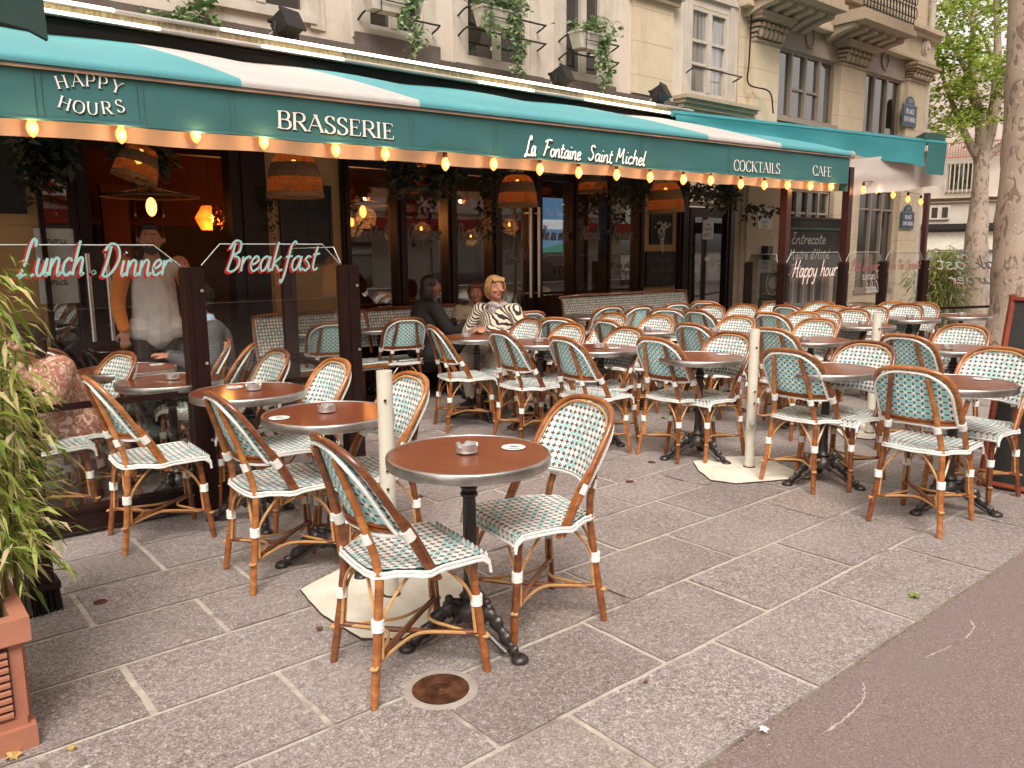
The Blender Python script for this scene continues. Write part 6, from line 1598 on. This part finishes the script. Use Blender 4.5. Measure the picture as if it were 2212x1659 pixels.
# farther plane tree with crown in view
dep=19; F2=tp(2115,620,dep); F2.z=0
ft=thing('plane_tree','smaller plane tree with light green crown between the building corner and the big trunk','tree',F2)
def rel(px,py,d=dep): return tp(px,py,d)-F2
m=MB(); b0=rel(2112,640); b0.z=-.05
trunk(m,[b0,rel(2108,540),rel(2116,430),rel(2120,330)],[.25,.27,.19,.18],18,.05)
m.build('trunk',M['bark'],ft)
m=MB()
trunk(m,[rel(2120,338),rel(2145,250),rel(2155,120),rel(2150,-60)],[.17,.13,.09,.05],10,.03)
trunk(m,[rel(2118,338),rel(2118,260),rel(2098,150),rel(2110,-40)],[.16,.12,.08,.04],10,.03)
trunk(m,[rel(2116,345),rel(2090,300),rel(2060,230),rel(2020,120)],[.13,.09,.06,.03],9,.03)
trunk(m,[rel(2124,345),rel(2155,320),rel(2190,300),rel(2230,290)],[.12,.09,.07,.05],9,.03)
trunk(m,[rel(2135,290),rel(2165,200),rel(2190,120)],[.09,.06,.03],8,.03)
trunk(m,[rel(2108,200),rel(2070,120),rel(2030,40)],[.07,.05,.02],7,.03)
trunk(m,[rel(2150,140),rel(2120,70),rel(2080,20)],[.06,.04,.02],7,.03)
m.build('branch',M['bark'],ft)
lm=MB(); 
for (a,b,rx,rz,n) in ((2030,60,1.2,1.1,1500),(2085,20,1.3,1.3,1600),(2150,50,1.2,1.4,1500),(2060,170,1.1,.9,1300),(2130,190,1.0,.8,1000),(2025,240,.8,.5,1000),(2150,-90,2.2,1.5,1700),(2060,-90,2.0,1.3,1600),(2175,180,.8,1.2,900),(1995,150,.5,1.1,800),(2030,285,.45,.25,300)):
    c=rel(a,b,dep+random.uniform(-1.0,1.0)); crown(lm,c,Vector((rx,1.3,rz)),n,.092)
lm.build('crown',M['plane'],ft,False)
# ================================================================= FAR BUILDINGS
fb=thing('cream_building','cream building far behind the bamboo with black shop fascia, barred window and balcony rails','building',(34,14,0))
dB=31
def fp(px,py): return tp(px,py,dB)
# plane facing the camera roughly: wall perpendicular to view azimuth of px 2090
c0=fp(2090,540); ang=math.atan2(c0.x,c0.y); U=Vector((math.cos(ang),-math.sin(ang),0)); Nn=Vector((-math.sin(ang),-math.cos(ang),0)); O=Vector((c0.x,c0.y,0))
def fpl(px,py,off=0):
    d=ray(px,py); k=((O+Nn*off)-Vector((0,0,CH))).dot(Nn)/d.dot(Nn); p=d*k+Vector((0,0,CH)); return ((p-O).dot(U),p.z)
fb.location=O; fb.rotation_euler=(0,0,math.atan2(U.y,U.x))
def fbox(m,pa,pb,d0,d1):
    x0,z0=fpl(*pa); x1,z1=fpl(*pb); m.box(x0,x1,-d1,-d0,z0,z1); return x0,x1,z0,z1
m=MB(); m.box(-9,16,0,6,0,fpl(2090,300)[1]); m.build('wall',M['far_wall'],fb,False)
m=MB(); m.box(-9,16,1.2,7,fpl(2090,300)[1]+.01,fpl(2090,120)[1]); m.build('upper_wall',basic('pink grey far wall',(.50,.42,.38),(.42,.35,.32),1,.9),fb,False)
m=MB(); fbox(m,(1990,497),(2240,480),.0,.45); m.build('black_fascia',M['black'],fb,False)
m=MB(); fbox(m,(1990,540),(2240,498),.0,.2); m.build('cream_band',M['cream_paint'],fb,False)
for (a,b) in (((2042,415),(2110,348)),((2007,475),(2054,443)),((2160,470),(2200,440))):
    m=MB(); x0,x1,z0,z1=fbox(m,a,b,.01,.09); w_=m.build('window',M['winwhite'],fb,False)
    k=2 if b[1]>400 else 1
    for i in range(k):
        m=MB(); W_=(x1-x0)/k; m.box(x0+W_*i+.08,x0+W_*(i+1)-.08,-.11,-.091,z0+.08,z1-.08); m.build('pane',M['win'],w_,False)
m=MB(); x0,z0=fpl(2040,418); x1,z1=fpl(2112,350)
for k in range(8): x=x0+(x1-x0)*k/7; m.tube([(x,-.2,z0),(x,-.2,z1)],.025,5)
m.tube([(x0,-.2,z1),(x1,-.2,z1)],.03,5); m.build('window_bars',M['winwhite'],fb)
m=MB(); x0,z0=fpl(1995,345); x1,z1=fpl(2230,300)
for k in range(40): x=x0+(x1-x0)*k/39; m.tube([(x,-.3,z0),(x,-.3,z1)],.016,4)
m.tube([(x0,-.3,z1),(x1,-.3,z1)],.03,5); m.tube([(x0,-.3,z0),(x1,-.3,z0)],.03,5); m.build('roof_railing',M['terracotta'],fb)
m=MB(); fbox(m,(1990,430),(2240,422),.0,.25); fbox(m,(1990,437),(2240,431),.0,.12); m.build('cornice',M['stone'],fb,False)
m=MB(); fbox(m,(2000,640),(2240,545),.0,.05); m.build('shop_window',m_win('pale shop glass',(.45,.48,.48)),fb,False)
# low wall / parked panel behind the last post
p=FY(2010,620,8.0)
# building across the street behind the viewer (gives the glass something to reflect)
ob=thing('opposite_building','tall cream apartment building across the street, behind the viewer','building',(8,-16,0))
holes=[]; 
for i in range(16):
    for j in range(4): holes.append((-30+i*3.4,-30+i*3.4+1.3,4.2+j*3.3,6.4+j*3.3))
m=MB(); wallholes(m,-32,26,3.4,18,0,holes,.25); m.v=[Vector((v.x,-v.y,v.z)) for v in m.v]; m.f=[f[::-1] for f in m.f]; m.build('wall',M['far_wall'],ob,False)
m=MB(); m.quad((-32,-.26,3.4),(26,-.26,3.4),(26,-.26,18),(-32,-.26,18)); m.build('dark_glazing',M['win'],ob,False)
m=MB(); m.box(-32,26,-.5,1.4,2.55,3.0); m.build('red_awning',basic('red canvas',(.30,.02,.015),(.22,.015,.01),3,.8),ob,False)
m=MB(); m.box(-32,26,-.9,-.3,0,3.39); m.build('ground_floor',M['far_wall'],ob,False)
for i in range(9):
    m=MB(); m.box(-31+i*6.3,-31+i*6.3+3.1,-.28,-.2,.1,2.5); m.build('shop_window',M['win'],ob,False)
# A-board at the right edge
ag=G(2112,1050)
t=thing('a_board','red framed black A-shaped pavement board at the right edge','a-board',(ag.x+.27,ag.y-.34,.004),R(90))
top_=1.16
for s in (1,-1):
    rot=Matrix.Rotation(R(-17*s),4,'X') if False else None
    m=MB(); q=len(m.v)
    def pt(x,tt,o=0): return Vector((x,s*(.26*(1-tt))+s*o,top_*tt))
    P=[pt(-.33,0),pt(.33,0),pt(.33,1),pt(-.33,1)]
    m.quad(*[p+Vector((0,s*.004,0)) for p in P]); m.quad(*[p-Vector((0,s*.012,0)) for p in P][::-1]); m.build('panel',M['board'],t,False)
    m=MB(); 
    for x in (-.33,.33): m.tube([pt(x,0),pt(x,1.03)],.022,4)
    m.tube([pt(-.33,.02),pt(.33,.02)],.02,4); m.tube([pt(-.33,1),pt(.33,1)],.02,4); m.build('frame',basic('red brown wood',(.30,.06,.025),(.2,.035,.015),8,.5),t,False)
# ================================================================= FALLEN LEAVES
def leaf_at(px,py,s,lab,mat,rz):
    g=G(px,py); m=MB(); n=9; P=[]
    for k in range(n*2):
        a=math.pi*2*k/(n*2); r=s*(1 if k%2==0 else .55)*(1.2 if k<2 else 1); P.append(Vector((r*math.cos(a),r*math.sin(a)*.75,.008+.35*s*abs(math.sin(a*1.5))**2)))
    m.v+=P+[Vector((0,0,.007))]
    for k in range(n*2): m.face((k,(k+1)%(n*2),n*2))
    tag(m.build('fallen_leaf',mat,None,True,80,loc=(g.x,g.y,0)),lab,'leaf','leaves fallen on the paving').rotation_euler=(0,0,rz)
gl=basic('green leaf',(.20,.26,.04),(.12,.16,.03),20,.6); bl_=basic('brown dry leaf',(.16,.07,.03),(.09,.035,.02),20,.7); yl=basic('yellow dry leaf',(.50,.36,.12),(.35,.2,.07),20,.7)
leaf_at(1975,1292,.035,'green leaf lying on the pale slabs at the right, near the asphalt',gl,.4)
leaf_at(690,1363,.024,'brown curled leaf on the slab left of the nearest chair legs',bl_,1.2)
leaf_at(125,1305,.022,'dry leaf beside the foot of the brown screen post by the planter',yl,.2)
leaf_at(155,1622,.020,'yellowed leaf on the slabs at the bottom left',yl,2)
leaf_at(30,1640,.035,'large yellow leaf at the base of the terracotta planter',yl,.9)
leaf_at(1435,905,.035,'green leaf between the two chairs right of the front chair',gl,2.4)
leaf_at(1100,872,.035,'green leaf under the chairs near the zebra cardigan woman',gl,.3)
leaf_at(1650,1582,.022,'cream paper scrap on the joint between slabs and asphalt',M['letter'],.3)
leaf_at(1395,1478,.014,'tiny dark dry leaf on the slab in the bottom middle',bl_,.3)
# ================================================================= PEOPLE
skin=basic('warm skin',(.42,.20,.13),(.36,.155,.095),12,.5,spec=.4)
skin_d=basic('tanned skin',(.30,.135,.08),(.24,.10,.06),12,.5)
def cloth(n,a,b=None,s=30): return basic(n,a,b,s,.85,bump=.3,bscale=9,dist=.02)
def zebra():
    m=Mt('zebra striped knit',.9); co=m.co(); w=m.nt.nodes.new('ShaderNodeTexWave'); m.nt.links.new(co,w.inputs['Vector']); w.wave_type='BANDS'; w.bands_direction='DIAGONAL'
    w.inputs['Scale'].default_value=15; w.inputs['Distortion'].default_value=5.0; w.inputs['Detail'].default_value=1.6; w.inputs['Detail Scale'].default_value=.7
    m.col(m.ramp(E(m.nt,w.outputs['Fac']),[(.40,(.025,.018,.016)),(.47,(.62,.54,.44))])); m.bump(m.noise(co,160,3),.3,.004); return m.m
def blotch():
    m=Mt('pink blotched blouse',.85); co=m.co(); n=m.noise(co,22,2,.5,dist=1.0); n2=m.noise(co,5,3)
    m.col(m.mix(n2.sstep(.45,.6)*.4,m.ramp(n,[(.42,(.72,.52,.40)),(.47,(.40,.16,.11)),(.6,(.30,.10,.07)),(.63,(.62,.40,.30))]),(.45,.2,.14))); m.bump(m.noise(co,9,4),.4,.02); return m.m
def fuse(mb,name,mat,parent,vox=.012,sm=3):
    o=mb.build(name,mat,parent); a=o.modifiers.new('fuse','REMESH'); a.mode='VOXEL'; a.voxel_size=vox; a.use_smooth_shade=True
    b=o.modifiers.new('soft','SMOOTH'); b.factor=.6; b.iterations=sm; return o
def limb(m,pts,rs,n=12):
    P=crs(pts,5); k=len(P)-1; rr=[]
    for i in range(len(P)):
        t=i/k*(len(rs)-1); j=min(int(t),len(rs)-2); rr.append(rs[j]*(1-(t-j))+rs[j+1]*(t-j))
    m.tube(P,rr,n); m.ell(P[0],(rs[0],)*3,n,6); m.ell(P[-1],(rs[-1],)*3,n,6)
def hand(m,w,d,side,curl=.5,up=Vector((0,0,1))):
    d=d.normalized(); s=d.cross(up).normalized()*side; n=s.cross(d)*side
    pc=w+d*.045; R3=Matrix((d,s,n)).transposed(); m.ell(pc,(.052,.040,.016),10,6,R3)
    for i,(o,L) in enumerate(((-.030,.066),(-.010,.076),(.010,.072),(.029,.056))):
        a=w+d*.085+s*o; b=a+d*L*.5-n*L*.18*curl; c=b+d*L*.38*(1-curl*.6)-n*L*.45*curl; m.tube([a,a.lerp(b,.5),b,c],[.0105,.0100,.0095,.0075],7); m.ell(c,(.0075,)*3,6,4)
    a=w+d*.03-s*.034; b=a+d*.030-s*.022-n*.008; c=b+d*.028+s*.004-n*.012; m.tube([a,b,c],[.0125,.011,.0085],7); m.ell(c,(.0085,)*3,6,4)
def person(lab,loc,rz,J,cl,head_rot=0,head_tilt=0,hair='short',sk=skin,hairm=None,beard=False,sc=1.0,extra=None):
    """J: joints in local space facing +X"""
    t=thing('person',lab,'person',loc,rz); t.scale=(sc,)*3
    V=lambda k:Vector(J[k])
    b=MB(); hip,ch,nk,hd=V('hip'),V('chest'),V('neck'),V('head')
    sh={1:V('shl'),-1:V('shr')}; el={1:V('ell'),-1:V('elr')}; wr={1:V('wrl'),-1:V('wrr')}
    hp={1:hip+Vector((0,.09,0)),-1:hip+Vector((0,-.09,0))}; kn={1:V('knl'),-1:V('knr')}; an={1:V('anl'),-1:V('anr')}
    f=J.get('fat',1)
    limb(b,[hip,ch,nk],[.12*f,.12*f,.06]); limb(b,[nk-Vector((0,0,.03)),nk.lerp(hd,.6)],[.055,.050])
    RT=Matrix.Rotation(head_rot,3,'Z')@Matrix.Rotation(head_tilt,3,'Y')
    H=lambda x,y,z:hd+RT@Vector((x,y,z))
    b.ell(hd,(.092,.074,.112),16,12,RT); b.ell(H(.030,0,-.062),(.058,.050,.050),12,8,RT); b.ell(H(.062,0,-.085),(.026,.026,.020),8,6,RT)
    b.tube([H(.082,0,.022),H(.098,0,-.004),H(.112,0,-.024),H(.090,0,-.036)],[.008,.011,.0145,.009],7)
    for s in (1,-1):
        b.ell(H(-.004,s*.076,-.012),(.020,.010,.030),8,6,RT); b.ell(H(.070,s*.036,-.022),(.024,.022,.022),8,6,RT); b.ell(H(.082,s*.032,.026),(.014,.024,.009),8,5,RT)
    b.ell(H(.090,0,-.054),(.011,.024,.009),8,5,RT)
    for s in (1,-1):
        limb(b,[sh[s],el[s],wr[s]],[.05,.040,.027]); limb(b,[hp[s],kn[s],an[s]],[.075*f,.055,.035]); 
        limb(b,[an[s],an[s]+Vector((.09,0,-.045))],[.03,.028])
        hand(b,wr[s],J['hdl' if s==1 else 'hdr'] if ('hdl' in J) else (wr[s]-el[s]),s,.6)
    fuse(b,'body',sk,t,.0062,2)
    for s in (1,-1):
        m=MB(); m.ell(H(.0835,s*.0315,.008),(.010,.0125,.0075),10,6,RT); m.build('eye',basic('eye white',(.5,.45,.4),(.4,.36,.32),4,.3),t); m=MB(); m.ell(H(.0915,s*.0315,.008),(.004,.0055,.0055),8,5,RT); m.build('iris',basic('dark iris',(.03,.02,.015)),t)
        m=MB(); m.tube([H(.094,s*.014,.032),H(.097,s*.032,.038),H(.082,s*.052,.030)],[.0028,.0036,.002],5); m.build('eyebrow',hairm or M['blackfab'],t)
    m=MB(); m.tube([H(.090,.023,-.052),H(.101,.010,-.0495),H(.1025,0,-.051),H(.101,-.010,-.0495),H(.090,-.023,-.052)],[.002,.0048,.0040,.0048,.002],6); m.build('lips',basic('lips',(.33,.09,.07),(.27,.07,.055),9,.5),t)
    # hair
    hm=MB(); 
    if hair:
        hm.ell(H(-.024,0,.034),(.090,.081,.096),16,12,RT)
        if hair=='short': hm.ell(H(-.04,0,-.02),(.060,.078,.075),12,8,RT); hm.ell(H(.045,0,.095),(.05,.06,.026),12,6,RT)
        if hair=='bob':
            hm.ell(H(-.045,0,-.03),(.06,.085,.085),12,8,RT)
            for k in range(11):
                y=-.062+.0124*k; hm.tube([H(.020,y,.122-abs(y)*.4),H(.074,y*1.02,.092),H(.090,y,.056+.008*math.sin(k*2))],[.010,.008,.003],6)
            for s in (1,-1):
                for k in range(5): hm.tube([H(.055-.02*k,s*.066,.08),H(.050-.02*k,s*.086,.02),H(.036-.02*k,s*.088,-.05-.01*(k%2))],[.011,.011,.004],6)
        if hair=='long': hm.ell(H(-.06,0,-.06),(.065,.095,.13),12,8,RT)
        fuse(hm,'hair',hairm or M['blackfab'],t,.007,1)
    if beard:
        m=MB(); m.ell(H(.042,0,-.078),(.056,.055,.045),12,8,RT); m.tube([H(.088,-.03,-.055),H(.104,-.012,-.040),H(.106,0,-.038),H(.104,.012,-.040),H(.088,.03,-.055)],[.008,.007,.006,.007,.008],6); fuse(m,'beard',hairm or M['blackfab'],t,.006,1)
    # clothes
    top,bot,shoe=cl['top'],cl['bot'],cl.get('shoe',M['black'])
    m=MB(); lo=J.get('hem',-.05)
    limb(m,[hip+Vector((0,0,lo)),hip.lerp(ch,.5)+Vector((J.get('belly',0),0,0)),ch],[.150*f,.150*f,.140*f]);
    limb(m,[hip+Vector((0,-.09,lo+.03)),hip+Vector((0,.09,lo+.03))],[.128*f]*2)
    for y in (-.07,.07): limb(m,[hip+Vector((0,y,lo)),ch+Vector((0,y*.8,-.02))],[.115*f,.110*f])
    limb(m,[sh[1].lerp(ch,.15),ch+Vector((0,0,.06)),sh[-1].lerp(ch,.15)],[.075,.10,.075]); limb(m,[ch+Vector((0,0,.05)),nk-Vector((0,0,.015))],[.10,.062])
    if cl.get('sleeve'): fuse(m,'top',top,t,.011,4); m=MB()
    for s in (1,-1): limb(m,[sh[s],el[s],el[s].lerp(wr[s],.93)],[.075*cl.get('sl',1),.060*cl.get('sl',1),.045*cl.get('sl',1)])
    fuse(m,'sleeves' if cl.get('sleeve') else 'top',cl.get('sleeve',top),t,.011,4)
    m=MB()
    for s in (1,-1): limb(m,[hp[s],kn[s],an[s]+Vector((0,0,.0))],[(.085 if J is ST else .10)*f,.080*cl.get('lg',1),.060*cl.get('lg',1)])
    limb(m,[hp[1],hp[-1]],[(.085 if J is ST else .11)*f]*2); fuse(m,'trousers',bot,t,.012,3)
    for s in (1,-1):
        m=MB(); a=an[s]; m.ell(a+Vector((.065,0,-.055)),(.135,.046,.036),12,8); m.ell(a+Vector((-.02,0,-.035)),(.05,.042,.055),10,6); fuse(m,'shoe',shoe,t,.009,1)
    if extra: extra(t,H)
    return t
SIT=dict(hip=(0,0,.52),chest=(.02,0,.86),neck=(.05,0,1.02),head=(.075,0,1.145),shl=(.03,.19,.94),shr=(.03,-.19,.94),knl=(.42,.11,.53),knr=(.42,-.11,.53),anl=(.40,.12,.10),anr=(.40,-.12,.10),ell=(.10,.26,.70),elr=(.10,-.26,.70),wrl=(.30,.08,.76),wrr=(.30,-.08,.76))
# waiter in doorway
wp=FY(322,487,6.75)
ST=dict(hip=(0,0,.93),chest=(.0,0,1.27),neck=(.01,0,1.47),head=(.045,0,1.60),shl=(0,.20,1.40),shr=(0,-.20,1.40),knl=(.02,.11,.50),knr=(.03,-.11,.50),anl=(-.01,.12,.09),anr=(.0,-.12,.09),ell=(.05,.27,1.15),elr=(.0,-.27,1.13),wrl=(.20,.20,1.33),wrr=(.08,-.25,.90),hdl=Vector((.1,-.12,.9)),hdr=Vector((.15,0,-1)),hem=-.06)
def collar(t,H): pass
person('bearded person in grey and orange raglan sweatshirt standing in the cafe doorway',(wp.x,6.75,.004),R(-98),ST,dict(top=cloth('heather grey sweatshirt',(.60,.56,.54),(.46,.43,.41),14),sleeve=cloth('orange sleeve',(.70,.23,.03),(.60,.18,.025)),bot=M['blackfab'],sl=1.0),head_rot=R(-14),hair='short',beard=True,hairm=basic('dark brown hair',(.020,.010,.007),(.03,.016,.010),40,.6),sc=(wp.z)/1.712)
# suited man seen from behind
p=FY(436,640,5.85)
s1=dict(SIT); s1.update(hem=-.02,chest=(-.0,0,.86))
def shirtcollar(t,H): 
    m=MB(); m.lathe([(.066,0),(.060,.035),(.052,.055)],16,(.04,0,1.0)); m.build('shirt_collar',basic('pale blue shirt',(.30,.45,.62),(.25,.38,.55),9,.8),t)
person('person in dark grey suit jacket seated behind the Breakfast glass, seen from behind',(p.x+.06,5.85,.004),R(168),s1,dict(top=cloth('dark grey suit wool',(.065,.062,.068),(.045,.043,.048)),bot=cloth('dark trousers',(.03,.03,.035))),head_rot=R(10),head_tilt=.1,hair='short',hairm=basic('near black hair',(.010,.006,.005),(.016,.010,.007),50,.9,spec=.1),extra=shirtcollar,sc=1.0)
# pink bloused person, bent forward
s2=dict(SIT); s2.update(chest=(.10,0,.80),neck=(.16,0,.93),head=(.21,0,1.04),shl=(.13,.20,.88),shr=(.13,-.20,.88),ell=(.28,.27,.68),elr=(.30,-.27,.66),wrl=(.48,.10,.70),wrr=(.50,-.08,.70),fat=1.1)
p=FY(128,790,5.35)
person('person in loose pink and brown blotched blouse bending forward at the left tables',(p.x+.02,5.25,.004),R(192),s2,dict(top=blotch(),bot=blotch(),sl=1.35,lg=1.3),hair='bob',hairm=basic('brown hair',(.03,.014,.008),(.02,.01,.006),40,.9,spec=.1),sc=.95)
# dark coated woman in profile on the banquette
p=FY(920,612,6.72)
s3=dict(SIT); s3.update(fat=1.22,ell=(.18,.26,.72),elr=(.16,-.27,.72),wrl=(.42,.14,.78),wrr=(.44,-.12,.78))
def whitetop(t,H):
    m=MB(); m.ell((.15,0,.84),(.05,.075,.15),12,8,Matrix.Rotation(R(-12),3,'Y')); m.build('white_top',M['paper'],t)
person('person in black coat over white top seated in profile at the banquette table',(p.x-.05,6.68,.004),R(-8),s3,dict(top=cloth('black coat',(.016,.012,.012),(.010,.008,.008)),bot=M['blackfab']),head_rot=R(10),head_tilt=-.08,hair='long',sk=skin_d,hairm=basic('black hair',(.012,.008,.007),(.02,.012,.01),50,.5),extra=whitetop,sc=1.0)
# beige-coated figure behind
p=FY(1032,655,6.75)
person('person with reddish hair in beige trench coat seated behind the zebra cardigan woman',(p.x+.02,6.80,.004),R(230),SIT,dict(top=cloth('beige trench cloth',(.46,.38,.28),(.36,.29,.21)),bot=cloth('beige trousers',(.3,.25,.2))),hair='bob',hairm=basic('auburn hair',(.14,.03,.012),(.08,.02,.01),40,.5),sc=.93)
# zebra cardigan woman
p=FY(1068,625,6.0)
s4=dict(SIT); s4.update(fat=1.12,chest=(.01,0,.86),ell=(.12,.29,.70),elr=(.10,-.30,.70),wrl=(.34,.045,.785),wrr=(.33,-.03,.775),knl=(.40,.16,.52),knr=(.42,-.10,.52),anl=(.46,.20,.10),anr=(.34,-.10,.10),hdl=Vector((.6,-.5,-.05)),hdr=Vector((.6,.5,.05)),belly=.02)
def scarf(t,H):
    m=MB(); m.tube([(.05+.075*math.cos(a/3),.078*math.sin(a/3),.985+.012*math.cos(a)) for a in range(19)],.030,8,closed=True); m.ell((.125,0,.93),(.03,.05,.06),10,6)
    fuse(m,'scarf',basic('black and white scarf',(.55,.5,.46),(.04,.03,.03),70,.8),t,.009,1)
person('blonde person in black and cream zebra striped cardigan seated with clasped hands, looking aside',(p.x+.05,6.0,.004),R(203),s4,dict(top=zebra(),bot=basic('cream trousers',(.60,.54,.46),(.48,.42,.36),14,.85),sl=.92,lg=1.1),head_rot=R(58),head_tilt=-.06,hair='bob',hairm=basic('blonde hair',(.42,.26,.10),(.26,.14,.05),60,.5),extra=scarf,sc=1.0)
chair(p.x+.08,6.03,203,'bistro chair under the zebra cardigan woman')
chair(FY(1032,655,6.75).x+.05,6.85,230,'bistro chair under the beige-coated person')

mb=MB(); rr=random.Random(21)
for i in range(420):
    x=rr.uniform(.4,6); y=rr.uniform(-.2,4.4); s_=rr.uniform(.0012,.0042); mb.ell((x,y,.004 if y>1.28 else -.002),(s_*rr.uniform(1,2.4),s_,s_*.5),5,3,Matrix.Rotation(rr.uniform(0,3),3,'Z'))
tag(mb.build('ground_litter',basic('dark crumbs',(.07,.04,.03),(.5,.45,.38),30,.9)),'scattered crumbs, bark chips and specks lying over the slabs and asphalt','litter',kind='stuff')
for o in bpy.data.objects:
    l=o.get('label')
    if l and len(l.split())>16: print('LONG',o.name,len(l.split()),l)
